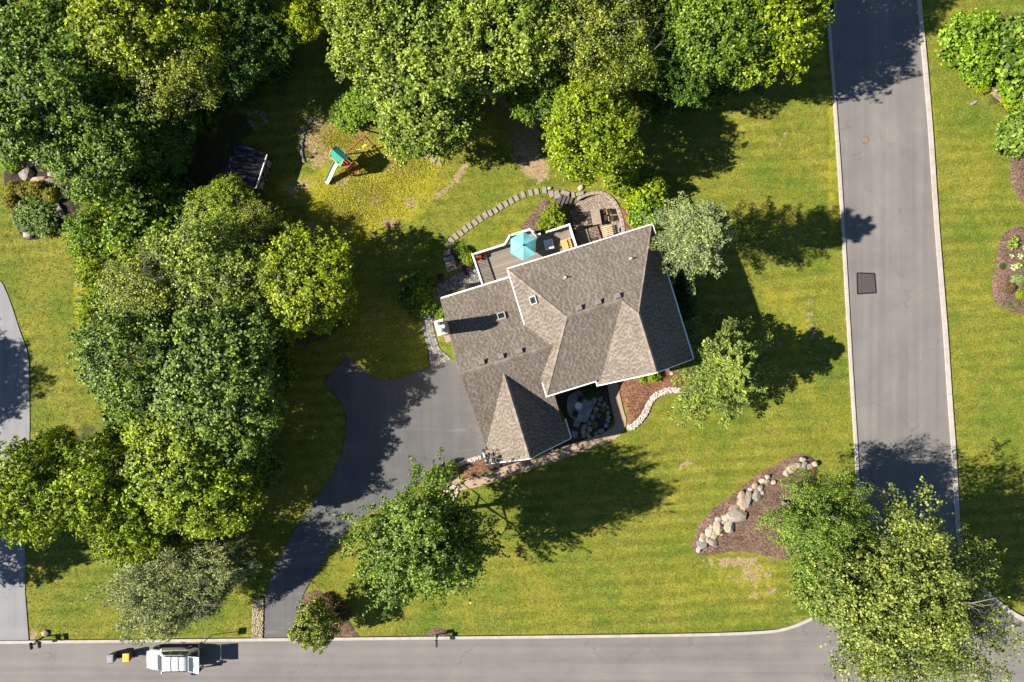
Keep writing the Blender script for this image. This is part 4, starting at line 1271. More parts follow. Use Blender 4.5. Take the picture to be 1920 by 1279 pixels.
def shrub_tp(seed, leaf=0.15, n=170, lps=30, R=1.5, Hc=2.0, sig=0.13, **kw):
    rr = random.Random(seed)
    m = MB()
    for i in range(6):
        a = i * 1.05
        m.tube([(0, 0, -0.15), (math.cos(a) * 0.25 * R, math.sin(a) * 0.25 * R, Hc * 0.4), (math.cos(a) * 0.55 * R, math.sin(a) * 0.55 * R, Hc * 0.75)], [0.05, 0.035, 0.012], 5)
    return (crown_broad('crown', seed, R, Hc * 1.3, n, lps, leaf, 0.45, sig, lobes=12, z0=-0.28 * Hc, up=0.6, **kw), m.mesh('wood', M_BARK, True), R, Hc, Hc * 0.45)
TP['shrub0'] = shrub_tp(101)
TP['shrub1'] = shrub_tp(102, 0.19, 150, 26)
TP['shrub2'] = shrub_tp(103, 0.11, 200, 36, sig=0.10, lobe_amp=0.2)
TP['ball'] = shrub_tp(104, 0.09, 220, 40, 1.0, 1.7, 0.08, lobe_amp=0.08, inner=0.35)
TP['feather'] = (crown_conifer('crown', 83, 1.7, 4.5, 150, 46, 0.1, 0.05, 0.24, 0.09, 0.08, 0.3), wood('wood', 82, 1.5, 4.3, 0.4, 0.07, 10, 0, None, 0.8, 1.0, 0, 0.97), 1.7, 4.5, 1.9)
TP['column'] = (crown_conifer('crown', 84, 0.75, 4.4, 170, 44, 0.1, -0.05, 0.2, 0.09, 0.25, 0.7), wood('wood', 83, 0.7, 4.3, 0.3, 0.07, 8, 0, None, 0.7, 0.6, 0, 0.97), 0.75, 4.4, 2.0)

def plant(px, py, rpx, ht, tp, leaf, name, label, cat='tree', group=None, rot=None, lean=(0, 0), at_base=False, sy=1.0):
    crown, wd, R, Ht, zc = TP[tp]
    sz = ht / Ht
    zmid = 0 if at_base else zc * sz
    x, y = W(px, py, zmid)
    x -= lean[0]; y -= lean[1]
    r = rpx * (H - zc * sz) / F
    s = r / R
    rz = random.uniform(0, 6.28) if rot is None else rot
    o = thing(name, label, cat, (x, y, gz(x, y)), 0, group)
    wo = inst('trunk' if cat == 'tree' else 'stem', wd, o, (0, 0, 0), (0, 0, rz), (s, s * sy, sz))
    co = inst('crown' if cat == 'tree' else 'foliage', crown, o, (lean[0], lean[1], 0), (0, 0, rz), (s, s * sy, sz), LM[leaf])
    return o
WD = 'trees of the back wood'
TREES = [
    # px, py, radius px, height, template, leaf, name, label, group
    (80, 165, 160, 12, 'broad0', 'mid', 'maple_tree', 'large green maple above the rock garden at the wood edge', WD),
    (185, 265, 115, 10, 'broad1', 'mid', 'maple_tree', 'green maple between rock garden and dark shed', WD),
    (240, 50, 140, 12, 'broad2', 'yellow', 'locust_tree', 'tall yellow green tree crowning the back wood', WD),
    (320, 135, 108, 10, 'lace0', 'olive', 'ash_tree', 'olive green tree with bare twigs in the back wood', WD),
    (370, 70, 90, 10, 'lace1', 'yellow', 'locust_tree', 'yellow lit thin tree inside the back wood', WD),
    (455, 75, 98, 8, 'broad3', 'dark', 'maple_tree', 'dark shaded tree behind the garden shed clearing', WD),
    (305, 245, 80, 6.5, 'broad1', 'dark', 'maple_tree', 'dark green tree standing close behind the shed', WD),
    (575, 15, 62, 9, 'star0', 'yellow', 'hickory_tree', 'small yellow green tree between the two big crowns of the wood', WD),
    (705, 60, 108, 11, 'broad3', 'pale', 'poplar_tree', 'pale green poplar at the left of the main canopy', WD),
    (812, 110, 145, 11, 'broad0', 'pale', 'poplar_tree', 'broad pale green poplar above the swing set lawn', WD),
    (800, 222, 100, 8.5, 'broad2', 'pale', 'poplar_tree', 'pale green poplar leaning over the straw patch', WD),
    (890, 225, 45, 5, 'lace1', 'olive', 'ash_tree', 'small olive tree at the canopy edge beside bare earth', WD),
    (962, 60, 128, 12, 'broad1', 'pale', 'poplar_tree', 'pale green poplar in the middle of the canopy', WD),
    (1000, 140, 92, 7, 'broad3', 'mid', 'maple_tree', 'mid green tree at the canopy edge above the bare earth', WD),
    (1120, 60, 120, 13, 'lace0', 'olive', 'ash_tree', 'olive green lacy tree at the top of the canopy', WD),
    (1185, 110, 75, 11, 'lace1', 'pale', 'ash_tree', 'pale twiggy tree at the right of the canopy', WD),
    (1108, 236, 108, 10, 'broad2', 'bright', 'beech_tree', 'bright green tree standing out from the wood above the patio', None),
    (1340, 60, 115, 12, 'broad0', 'mid', 'maple_tree', 'dark green tree beside the side street lawn', WD),
    (1445, 50, 108, 13, 'star0', 'bright', 'hickory_tree', 'bright tipped tree at the wood corner by the side street', WD),
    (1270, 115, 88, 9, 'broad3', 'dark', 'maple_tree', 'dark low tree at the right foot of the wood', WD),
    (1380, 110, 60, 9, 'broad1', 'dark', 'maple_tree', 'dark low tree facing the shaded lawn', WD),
    # left belt
    (412, 394, 68, 4.4, 'broad1', 'bright', 'beech_tree', 'bright yellow green tree in front of the shed', None),
    (470, 430, 66, 4.6, 'lace1', 'olive', 'ash_tree', 'olive tree between the shed and the pale lacy tree', None),
    (578, 538, 112, 8.5, 'broad0', 'yellow', 'oak_tree', 'golden green tree beside the lawn left of the house', None),
    (395, 520, 132, 9.5, 'lace0', 'pale', 'ash_tree', 'pale lacy tree with grey branches in the left belt', None),
    (285, 545, 110, 9.5, 'lace1', 'olive', 'ash_tree', 'twiggy olive tree with dead limbs at the left belt edge', None),
    (255, 690, 118, 11.5, 'broad2', 'maple', 'maple_tree', 'dark green maple above the left strip of lawn', None),
    (400, 700, 145, 11.5, 'broad3', 'maple', 'maple_tree', 'large dark green maple above the turning bay', None),
    (345, 860, 130, 10.5, 'broad1', 'bright', 'beech_tree', 'bright yellow green tree west of the driveway', None),
    (445, 800, 98, 9, 'broad0', 'mid', 'maple_tree', 'green tree leaning towards the driveway', None),
    (400, 935, 96, 9, 'broad2', 'bright', 'beech_tree', 'bright green tree above the grey pine', None),
    (165, 910, 98, 11, 'star0', 'bright', 'hickory_tree', 'large leaved bright tree beside the pale driveway', None),
    (45, 925, 105, 11, 'star0', 'bright', 'hickory_tree', 'large leaved bright tree overhanging the pale driveway', None),
    (240, 985, 85, 9, 'star0', 'bright', 'hickory_tree', 'lowest bright leaved tree above the lawn by the pine', None),
    (110, 840, 40, 9, 'star0', 'bright', 'hickory_tree', 'small pointed bright tree beside the left lawn strip', None),
    # specimens
    (795, 1012, 160, 16.5, 'maple', 'maple', 'maple_tree', 'full green maple with pointed shoots on the front lawn', None),
    (592, 1172, 50, 5.2, 'small', 'olive', 'ornamental_tree', 'small round tree at the driveway mouth overhanging the kerb', None),
    (1345, 692, 112, 8.8, 'conifer0', 'cypress', 'cypress_tree', 'feathery light green conifer on the lawn beside the house', None),
    (1540, 985, 108, 12.5, 'corner', 'maple', 'oak_tree', 'green corner tree rising from the boulder bed', None),
    (1690, 1130, 212, 14.5, 'corner', 'corner', 'oak_tree', 'spreading pale leaved tree over the street junction', None),
    (1560, 1080, 85, 11, 'broad2', 'maple', 'oak_tree', 'dark green lower tree beside the spreading corner tree', None),
    # beyond the frame, whose shade falls into it
    (-70, 20, 110, 11, 'broad3', 'mid', 'maple_tree', 'green maple at the outer corner of the back wood', WD),
    (120, -120, 130, 14, 'broad1', 'mid', 'maple_tree', 'green tree standing behind the back wood', WD),
    (420, -110, 130, 14, 'broad2', 'dark', 'maple_tree', 'dark tree standing behind the back wood', WD),
    (720, -120, 130, 15, 'broad0', 'mid', 'maple_tree', 'mid green tree standing behind the back wood', WD),
    (1020, -110, 130, 15, 'broad3', 'mid', 'maple_tree', 'broad green tree standing behind the back wood', WD),
    (1290, -90, 120, 14, 'broad1', 'mid', 'maple_tree', 'green tree behind the wood near the side street', WD),
    (1480, -75, 110, 14, 'broad2', 'mid', 'maple_tree', 'green tree shading the upper end of the side street', WD),
    (-450, 760, 110, 12, 'broad0', 'mid', 'maple_tree', 'tree across the pale driveway', None),
    (-380, 650, 60, 9, 'broad1', 'mid', 'maple_tree', 'slimmer tree across the pale driveway', None),
    (-300, 1060, 130, 12, 'broad3', 'mid', 'maple_tree', 'tree at the street end of the pale driveway', None),
]
for (px, py, rp, ht, tp, lf, nm, lab, grp) in TREES:
    plant(px, py, rp, ht, tp, lf, nm, lab, 'tree', grp)
plant(1288, 452, 92, 14.0, 'pine0', 'blue', 'pine_tree', 'pale blue green pine at the back corner of the house')
plant(340, 1102, 158, 8.2, 'pine1', 'grey', 'pine_tree', 'wide grey green pine on the verge above the parked car', rot=0.0, sy=0.72)
SHR = [
    (1202, 385, 32, 2.4, 'shrub1', 'yellow', 'shrub', 'bright yellow green shrub at the right of the paved patio', None),
    (1168, 336, 38, 2.6, 'shrub1', 'bright', 'shrub', 'bright green shrub between the tree and the patio wall', None),
    (1215, 400, 42, 3.6, 'shrub0', 'lime', 'shrub', 'fresh green shrub touching the blue pine', None),
    (1222, 365, 40, 3.0, 'shrub1', 'bright', 'shrub', 'green shrub at the shaded lawn edge above the pine', None),
    (1040, 404, 27, 1.8, 'shrub0', 'yellow', 'shrub', 'yellow green shrub between deck and patio steps', None),
    (1020, 420, 15, 1.1, 'shrub2', 'yellow', 'shrub', 'low pale shrub against the deck railing', None),
    (785, 540, 34, 2.0, 'shrub0', 'mid', 'shrub', 'dark green bush left of the paver path', None),
    (795, 572, 26, 1.5, 'shrub2', 'mid', 'shrub', 'low bush at the bend of the paver path', None),
    (770, 560, 26, 1.6, 'shrub1', 'dark', 'shrub', 'dark bush behind the bend of the paver path', None),
    (878, 485, 14, 0.9, 'shrub2', 'bright', 'shrub', 'low bright shrub beside the deck corner', None),
    (868, 472, 14, 0.8, 'shrub2', 'mid', 'shrub', 'low green shrub at the head of the stone path', None),
    (930, 470, 9, 0.6, 'shrub2', 'yellow', 'shrub', 'tiny yellow shrub below the deck edge', None),
    (1225, 705, 15, 0.9, 'shrub1', 'bright', 'shrub', 'bright round leaved shrub under the front gable', None),
    (1205, 709, 11, 0.7, 'shrub1', 'bright', 'shrub', 'small bright shrub next to the round leaved one', None),
    (1108, 733, 18, 1.3, 'shrub2', 'hedge', 'shrub', 'dark shrub against the entrance court wall', None),
    (832, 590, 18, 1.2, 'shrub2', 'mid', 'shrub', 'low green shrub by the chimney foot', None),
    (1000, 852, 12, 1.0, 'shrub2', 'mid', 'shrub', 'low shrub under the garage gable eave', None),
    (820, 892, 20, 1.6, 'shrub1', 'maple', 'shrub', 'green shrub between maple and walk end', None),
    (846, 878, 14, 1.5, 'shrub1', 'maple', 'shrub', 'small green shrub at the end of the walk', None),
    (640, 1150, 22, 1.4, 'shrub1', 'red', 'shrub', 'dull red shrub behind the small kerbside tree', None),
    (610, 1130, 18, 0.9, 'shrub2', 'red', 'shrub', 'low brownish shrub beside the driveway edge', None),
    (1828, 70, 62, 3.6, 'shrub0', 'lime', 'shrub', 'tall lime green shrub across the side street', None),
    (1838, 125, 42, 2.6, 'shrub0', 'lime', 'shrub', 'rounded lime green shrub at the head of the mulch strip', None),
    (1905, 75, 60, 4.5, 'shrub0', 'maple', 'shrub', 'tall darker green shrub behind the lime green ones', None),
    (1910, 150, 45, 3.0, 'shrub0', 'lime', 'shrub', 'lime shrub under the tall darker shrub', None),
    (1912, 250, 50, 3.2, 'shrub1', 'maple', 'shrub', 'spreading darker green shrub above the pinkish mulch', None),
    (1905, 185, 30, 2.0, 'shrub0', 'bright', 'shrub', 'yellow green shrub beside the mulch strip', None),
    (1843, 158, 18, 0.9, 'shrub2', 'yellow', 'shrub', 'low yellow shrub at the end of the mulch strip', None),
    (1960, 120, 90, 6.0, 'shrub1', 'mid', 'shrub', 'large green shrub at the back of the shrub border', None),
    (655, 210, 40, 1.4, 'shrub2', 'lime', 'shrub', 'vivid green low bush above the swing set', None),
    (690, 190, 40, 2.0, 'shrub2', 'lime', 'shrub', 'vivid green bush partly under the poplar', None),
    (64, 402, 44, 1.3, 'shrub2', 'mid', 'juniper', 'spreading feathery juniper in the rock garden', None),
    (175, 440, 54, 4.0, 'shrub2', 'lime', 'shrub', 'light green bushy shrub beside the left lawn', None),
    (190, 500, 50, 4.0, 'shrub2', 'bright', 'shrub', 'bright bushy shrub below the light one on the lawn edge', None),
    (235, 455, 60, 4.6, 'shrub0', 'lime', 'shrub', 'fresh green shrub behind the lawn edge row', None),
    (182, 580, 38, 3.4, 'shrub2', 'bright', 'shrub', 'bright shrub directly above the left maple', None),
    (212, 555, 44, 3.8, 'shrub2', 'lime', 'shrub', 'fresh shrub beside the twiggy olive tree', None),
    (270, 410, 60, 4.5, 'shrub0', 'mid', 'shrub', 'big green shrub in the belt below the shed', None),
    (300, 450, 55, 4.5, 'shrub1', 'lime', 'shrub', 'fresh green shrub in the middle of the left belt', None),
    (325, 378, 56, 3.6, 'shrub1', 'mid', 'shrub', 'leafy shrub between shed and left belt', None),
    (200, 360, 55, 5.0, 'shrub0', 'bright', 'shrub', 'bright shrub right of the rock garden', None),
    (160, 320, 40, 4.0, 'shrub1', 'bright', 'shrub', 'bright shrub above the rock garden pool', None),
    (130, 300, 36, 3.0, 'shrub0', 'lime', 'shrub', 'fresh shrub leaning over the rock garden pool', None),
    (18, 300, 26, 1.6, 'shrub2', 'lime', 'shrub', 'soft green clump at the upper edge of the rock garden', None),
    (495, 480, 45, 4.0, 'shrub1', 'mid', 'shrub', 'leafy shrub under the golden green tree', None),
    (540, 440, 36, 3.0, 'shrub0', 'olive', 'shrub', 'olive shrub at the sunny corner of the belt', None),
    (500, 620, 50, 5.0, 'shrub1', 'dark', 'shrub', 'dark shrub under the golden green tree by the bay', None),
    (520, 700, 45, 4.0, 'shrub0', 'dark', 'shrub', 'dark shrub left of the turning bay', None),
    (480, 880, 45, 4.0, 'shrub1', 'dark', 'shrub', 'dark shrub west of the driveway bend', None),
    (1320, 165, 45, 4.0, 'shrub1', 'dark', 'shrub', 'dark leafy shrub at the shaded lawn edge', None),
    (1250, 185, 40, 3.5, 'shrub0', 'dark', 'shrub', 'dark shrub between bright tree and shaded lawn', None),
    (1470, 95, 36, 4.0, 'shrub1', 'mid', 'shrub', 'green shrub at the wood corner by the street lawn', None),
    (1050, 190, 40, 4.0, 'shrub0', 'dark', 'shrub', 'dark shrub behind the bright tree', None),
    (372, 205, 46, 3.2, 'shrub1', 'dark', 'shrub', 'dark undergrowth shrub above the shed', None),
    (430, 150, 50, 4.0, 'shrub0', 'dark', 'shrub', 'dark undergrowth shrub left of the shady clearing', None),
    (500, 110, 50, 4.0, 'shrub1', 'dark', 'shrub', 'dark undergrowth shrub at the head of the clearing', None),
    (260, 190, 50, 5.0, 'shrub0', 'mid', 'shrub', 'shrub in the heart of the back wood', None),
    (1025, 25, 45, 5.0, 'shrub1', 'dark', 'shrub', 'dark shrub under the middle of the canopy', None),
    (1215, 40, 50, 5.0, 'shrub1', 'dark', 'shrub', 'dark shrub under the right of the canopy', None),
    (870, 60, 45, 5.0, 'shrub0', 'dark', 'shrub', 'dark shrub under the broad poplar', None),
    (265, 330, 60, 4.5, 'shrub1', 'mid', 'shrub', 'leafy undergrowth shrub left of the dark shed', None),
    (225, 300, 50, 5.0, 'shrub0', 'lime', 'shrub', 'fresh undergrowth shrub between the maples', None),
    (140, 60, 70, 6.0, 'shrub1', 'bright', 'shrub', 'bright undergrowth at the sunny edge of the wood', None),
    (420, 20, 60, 6.0, 'shrub0', 'mid', 'shrub', 'green undergrowth behind the shady clearing', None),
    (640, 20, 50, 5.0, 'shrub1', 'mid', 'shrub', 'green undergrowth left of the poplars', None),
    (900, 110, 55, 6.0, 'shrub0', 'pale', 'shrub', 'pale undergrowth between the poplars', None),
    (1050, 90, 55, 6.0, 'shrub1', 'olive', 'shrub', 'olive undergrowth between poplar and ash', None),
    (1240, 90, 50, 5.0, 'shrub0', 'mid', 'shrub', 'green undergrowth right of the lacy ash', None),
    (480, 560, 60, 5.5, 'shrub0', 'olive', 'shrub', 'olive shrub between golden tree and lacy tree', None),
    (460, 660, 60, 6.0, 'shrub1', 'mid', 'shrub', 'green shrub at the upper rim of the large maple', None),
    (330, 620, 60, 6.0, 'shrub0', 'pale', 'shrub', 'pale shrub between lacy tree and maple', None),
    (250, 800, 60, 6.0, 'shrub1', 'maple', 'shrub', 'green shrub below the dark maple', None),
    (250, 900, 55, 6.0, 'shrub1', 'bright', 'shrub', 'bright shrub between the large leaved trees', None),
    (460, 900, 50, 4.5, 'shrub1', 'mid', 'shrub', 'green shrub above the lower driveway', None),
    (330, 1000, 50, 4.0, 'shrub0', 'bright', 'shrub', 'bright shrub touching the grey pine', None),
]
for (px, py, rp, ht, tp, lf, nm, lab, grp) in SHR:
    plant(px, py, rp, ht, tp, lf, nm, lab, 'shrub', grp)
for i, (px, py) in enumerate([(1254, 480), (1259, 497), (1264, 514), (1269, 531), (1274, 548), (1279, 565), (1284, 582)]):
    plant(px + 6, py, 19, 4.0, 'column', 'hedge', 'arborvitae', ORD[i] + ' dark arborvitae of the house wall hedge counted from the blue pine', 'shrub', 'hedge along the house wall')
GOLD = 'clipped golden shrubs of the rock garden'
for (px, py, rp, ht, lab) in [(25, 354, 14, 1.3, 'clipped golden ball shrub at the lawn end of the upper row'), (47, 356, 15, 1.3, 'clipped golden ball shrub in the middle of the upper row of three'), (69, 355, 16, 1.4, 'clipped golden ball shrub below the long brown boulder'), (95, 366, 15, 1.2, 'clipped golden ball shrub beside the square tan boulder'), (20, 379, 15, 1.2, 'clipped golden ball shrub touching the low juniper')]:
    plant(px, py, rp, ht, 'ball', 'gold', 'golden_shrub', lab, 'shrub', GOLD)

# ============================================================ STONES
def rock_mesh(seed, sub=2, rough=0.22, flat=0.6):
    bm = bmesh.new()
    bmesh.ops.create_icosphere(bm, subdivisions=sub, radius=1.0)
    rr = random.Random(seed)
    off = Vector((rr.uniform(-50, 50), rr.uniform(-50, 50), rr.uniform(-50, 50)))
    planes = [(Vector((rr.gauss(0, 1), rr.gauss(0, 1), rr.gauss(0, 1))).normalized(), rr.uniform(0.5, 0.82)) for _ in range(11)]
    for v in bm.verts:
        d = v.co.normalized()
        k = 1 + rough * noise.noise(d * 1.3 + off) + rough * 0.4 * noise.noise(d * 3.1 + off)
        p = d * k
        for n, lim in planes:
            e = p.dot(n) - lim
            if e > 0: p -= n * e * 0.85
        v.co = Vector((p.x, p.y, p.z * flat))
    me = bpy.data.meshes.new('rock')
    bm.to_mesh(me); bm.free()
    me.polygons.foreach_set('use_smooth', [False] * len(me.polygons))
    return me
def rock_mat(name, c):
    t = NT(name)
    p = t.pos(False)
    o = t.orand()
    col = t.ramp(t.noise(p, 3.5, 5, 0.7), [(0.3, [x * 0.6 for x in c]), (0.55, c), (0.75, [min(1, x * 1.3) for x in c])])
    col = t.mix(col, t.ramp(o, [(0, (0.72, 0.72, 0.75)), (0.5, (1, 0.96, 0.9)), (1, (1.2, 1.1, 0.98))]), 1.0, 'MULTIPLY')
    t.pbr(col, 0.92, 0, 0.2, t.bump(t.noise(p, 9, 5, 0.7), 0.7, 0.05))
    return t.m
M_ROCK_T = rock_mat('tan_rock', (0.30, 0.235, 0.17))
M_ROCK_G = rock_mat('grey_rock', (0.27, 0.25, 0.215))
M_ROCK_P = rock_mat('pale_rock', (0.40, 0.34, 0.28))
M_ROCK_D = rock_mat('slate_rock', (0.20, 0.19, 0.18))
ROCKS = [rock_mesh(300 + i) for i in range(8)]
for r in ROCKS: r.materials.append(M_ROCK_T)
def rock(px, py, wpx, hpx, mat, label, group=None, ht=0.6, name='boulder', cat='boulder', rot=None, base=0.1):
    x, y = W(px, py)
    i = random.randrange(8)
    rx, ry = wpx / 20.98 / 2, hpx / 20.98 / 2
    o = inst(name, ROCKS[i], None, (x, y, base + ht * min(rx, ry) * 0.25), (random.uniform(-0.15, 0.15), random.uniform(-0.15, 0.15), random.uniform(-0.5, 0.5) if rot is None else rot), (rx * 1.38, ry * 1.38, ht * 1.35 * min(rx, ry) / 0.6), mat)
    return tag(o, label, cat, group)
BB = [(235, 1030, 35, 45, 'P'), (262, 985, 90, 75, 'G'), (270, 930, 60, 50, 'P'), (275, 895, 50, 40, 'T'), (335, 865, 70, 90, 'P'), (360, 955, 100, 60, 'G'), (325, 920, 50, 60, 'T'), (380, 885, 60, 90, 'T'), (415, 825, 110, 110, 'T'), (445, 885, 40, 30, 'T'),
      (515, 815, 90, 100, 'G'), (420, 750, 60, 70, 'G'), (480, 730, 80, 70, 'G'), (590, 715, 180, 110, 'G'), (635, 665, 50, 40, 'P'), (575, 635, 100, 60, 'T'), (640, 600, 110, 90, 'T'), (625, 530, 60, 70, 'T'), (695, 560, 85, 140, 'G'), (770, 525, 85, 100, 'G'), (715, 470, 60, 32, 'P'),
      (755, 440, 60, 60, 'T'), (800, 465, 50, 50, 'G'), (820, 395, 50, 40, 'P'), (865, 400, 42, 50, 'T'), (865, 355, 50, 40, 'P'), (925, 410, 40, 40, 'T'), (1095, 280, 115, 75, 'T'), (1040, 325, 55, 50, 'G'), (1145, 250, 60, 60, 'T'), (1195, 265, 65, 80, 'D'), (1195, 200, 60, 45, 'P'), (1260, 265, 60, 50, 'T'), (1300, 245, 50, 50, 'P'), (355, 815, 40, 36, 'P'), (455, 780, 44, 40, 'P'), (820, 505, 36, 36, 'P')]
RM = {'P': M_ROCK_P, 'G': M_ROCK_G, 'T': M_ROCK_T, 'D': M_ROCK_D}
used = {}
for (x, y, w, h, k) in BB:
    col = {'P': 'pale cream', 'G': 'grey', 'T': 'tan', 'D': 'dark slate'}[k]
    ar = w * h
    size = 'small' if ar < 2300 else ('middling' if ar < 5000 else 'big')
    form = 'long' if w > 1.35 * h else ('upright' if h > 1.25 * w else 'round')
    where = 'between the largest boulder and the lower bed tip' if x < 500 else ('in the boulder row next above the largest boulder' if x < 830 else ('in the sparse upper stretch of the boulder row' if x < 1000 else 'in the cluster at the upper bed tip'))
    lab = '%s %s %s boulder %s' % (size, form, col, where)
    if w == 180: lab = 'largest flat grey boulder in the middle of the boulder row'
    rock(1260 + x / 4.92, 820 + y / 4.92, w / 4.92, h / 4.92, RM[k], lab, 'boulders of the triangular bed', 0.55, base=0.3)
rock(1462, 994, 14, 7, M_ROCK_P, 'low pale stone beside the corner tree trunk', None, 0.5, base=0.3, rot=-0.5)
# rock garden on the left: 0 + x/6.4, 280 + y/6.4
for (x, y, w, h, k, lab) in [(330, 300, 160, 150, 'D', 'large round dark boulder beside the rock garden pool'), (470, 365, 200, 80, 'T', 'long brown boulder below the rock garden pool'), (665, 405, 210, 90, 'T', 'pointed tan boulder right of the clipped shrubs'), (790, 535, 130, 110, 'T', 'square tan boulder in the dark soil of the rock garden'), (710, 715, 120, 190, 'D', 'tall grey slab boulder at the right of the juniper'), (270, 205, 120, 80, 'T', 'brown boulder at the upper left of the rock garden pool'), (390, 170, 110, 130, 'G', 'grey boulder above the rock garden pool'), (640, 300, 120, 60, 'P', 'pale flat stone on the pool edge'), (350, 1020, 110, 90, 'P', 'pale square stone alone at the lower edge of the rock garden'), (580, 170, 90, 80, 'P', 'pale stone under the shrub above the pool'), (225, 545, 90, 50, 'P', 'small pale stone between golden shrubs'), (400, 550, 90, 40, 'T', 'small tan stone below the golden shrubs')]:
    rock(x / 6.4, 280 + y / 6.4, w / 6.4, h / 6.4, RM[k], lab, None, 0.6, base=0.1)
for (px, py, w, h, k, lab) in [(1021 + 9, 353, 8, 6, 'P', 'pale stone at the end of the stepping stones'), (1089, 352, 12, 9, 'P', 'pale rock above the patio steps'), (1185, 411, 13, 13, 'P', 'pale round boulder beside the patio'), (1259, 700, 7, 7, 'P', 'white stone in the mulch under the front eave'), (1297, 730, 12, 9, 'P', 'white stone at the end of the pebble edging'), (879, 876, 7, 6, 'P', 'white stone in the garage corner bed'), (1826, 193, 12, 6, 'P', 'white stone on the lawn by the mulch strip'), (1857, 153, 8, 8, 'G', 'grey stone at the foot of the lime shrubs'), (1871, 158, 7, 6, 'G', 'small grey stone on the mulch strip'), (85, 1187, 12, 9, 'T', 'tan stone beside the twin mailboxes'), (1097, 731, 7, 7, 'G', 'grey stone beside the court shrub'), (1125, 748, 9, 9, 'D', 'dark round stone above the court pond')]:
    rock(px, py, w, h, RM[k], lab, None, 0.6, 'stone', 'stone', base=0.02)
# court pond
pond = thing('pond', 'small dark pond ringed with grey stones in the entrance court', 'pond', W3(1127, 787, 0))
pr_ = [(p[0] - pond.location.x, p[1] - pond.location.y) for p in PONDL]
tW = NT('pond_water'); tW.pbr((0.008, 0.012, 0.010), 0.05, 0, 0.6); M_WATER = tW.m
MB().prism([(p[0] * 1.25, p[1] * 1.2) for p in pr_], -0.35, -0.02).build('water', M_WATER, pond)
k = 0
pcx = [(a / 6.73 + 1030, b / 6.73 + 690, w / 6.73, h / 6.73) for a, b, w, h in [(630, 450, 50, 70), (685, 465, 55, 60), (735, 495, 45, 50), (590, 520, 80, 70), (740, 565, 55, 70), (540, 605, 65, 90), (745, 625, 60, 60), (545, 640, 50, 50), (735, 665, 60, 50), (510, 690, 60, 70), (715, 720, 80, 70), (645, 790, 100, 70), (585, 830, 70, 50), (510, 760, 80, 90), (440, 740, 90, 60), (430, 800, 80, 70), (470, 830, 70, 60), (430, 860, 70, 50), (500, 860, 70, 40), (700, 440, 40, 40), (570, 560, 50, 50)]]
for (px, py, w, h) in pcx:
    x, y = W(px, py)
    i = k % 8; k += 1
    inst('stone', ROCKS[i], pond, (x - pond.location.x, y - pond.location.y, 0.08), (0, 0, k * 1.3), (w / 38, h / 38, 0.2), M_ROCK_G)
# lily pads and leaves of the pond
def hosta(px, py, rpx, n, mat, name, label, cat='plant', z=0.0, wd=0.6, group=None):
    x, y = W(px, py)
    o = thing(name, label, cat, (x, y, z), 0, group)
    rr = random.Random(int(px * 7 + py))
    R = rpx / 20.98
    for i in range(n):
        a = i * 2.399 + rr.uniform(-0.2, 0.2)
        L = R * rr.uniform(0.7, 1.05) * (1 - 0.35 * i / n); hh = R * (0.35 + 0.6 * i / n)
        w = L * wd * 0.5
        V = []
        for s, ww, zz in ((0.05, 0.08, 0.3), (0.35, 0.8, 0.8), (0.65, 1.0, 1.0), (0.88, 0.6, 0.8), (1.0, 0.03, 0.62)):
            for e in (-1, 0, 1):
                V.append((math.cos(a) * L * s - math.sin(a) * w * ww * e, math.sin(a) * L * s + math.cos(a) * w * ww * e, hh * zz - (0.05 * R if e == 0 else 0)))
        Fc = []
        for r in range(4):
            for e in range(2):
                Fc.append((r * 3 + e, r * 3 + e + 1, r * 3 + 4 + e, r * 3 + 3 + e))
        MB().add(V, Fc).build('leaf', mat, o, True)
    return o
M_HOSTA = simple('hosta_leaf', (0.19, 0.27, 0.035), 0.5, 0.25, 5)
M_HOSTAG = simple('hosta_green', (0.10, 0.18, 0.03), 0.5, 0.25, 5)
M_PALE = simple('pale_leaf', (0.34, 0.42, 0.17), 0.5, 0.2, 5)
hosta(1130, 767, 7, 9, M_HOSTAG, 'pond_plant', 'pale leaved plant at the head of the court pond', z=0.1)
hosta(1122, 778, 6, 8, M_HOSTAG, 'pond_plant', 'green leaved plant on the side of the court pond', z=0.1)
hosta(1115, 796, 8, 9, M_HOSTAG, 'pond_plant', 'broad leaved plant at the foot of the court pond', z=0.1)
hb = lambda x, y: (1720 + x / 5.815, 400 + y / 5.815)
hosta(*hb(1035, 290), 11, 22, M_HOSTA, 'daylily', 'spiky green daylily clump at the head of the pinkish bed', z=0.12, wd=0.16)
hosta(*hb(1005, 350), 14, 28, M_HOSTA, 'daylily', 'larger spiky daylily clump in the pinkish bed', z=0.12, wd=0.16)
hosta(*hb(1010, 467), 6, 7, M_PALE, 'hosta', 'single small pale hosta in the pinkish bed', z=0.12)
hosta(*hb(1100, 470), 8, 9, M_PALE, 'hosta', 'pale hosta beside the yellow plant', z=0.12)
hosta(*hb(1030, 590), 10, 10, M_PALE, 'hosta', 'big pale hosta in the middle of the pinkish bed', z=0.12)
hosta(*hb(1090, 575), 8, 10, M_HOSTA, 'hosta', 'yellow green hosta touching the big pale one', z=0.12)
hosta(*hb(1145, 385), 6, 8, M_PALE, 'hosta', 'pale hosta at the outer side of the bed', z=0.12)
plant(*hb(1110, 720), 13, 0.8, 'shrub2', 'blue', 'lavender', 'soft silver blue plant in the pinkish bed', 'shrub')
plant(*hb(1010, 820), 12, 0.8, 'shrub2', 'red', 'shrub', 'dark purplish shrub in the pinkish bed', 'shrub')
plant(*hb(1130, 880), 11, 0.7, 'shrub2', 'bright', 'shrub', 'bright low plant below the silver blue one', 'shrub')
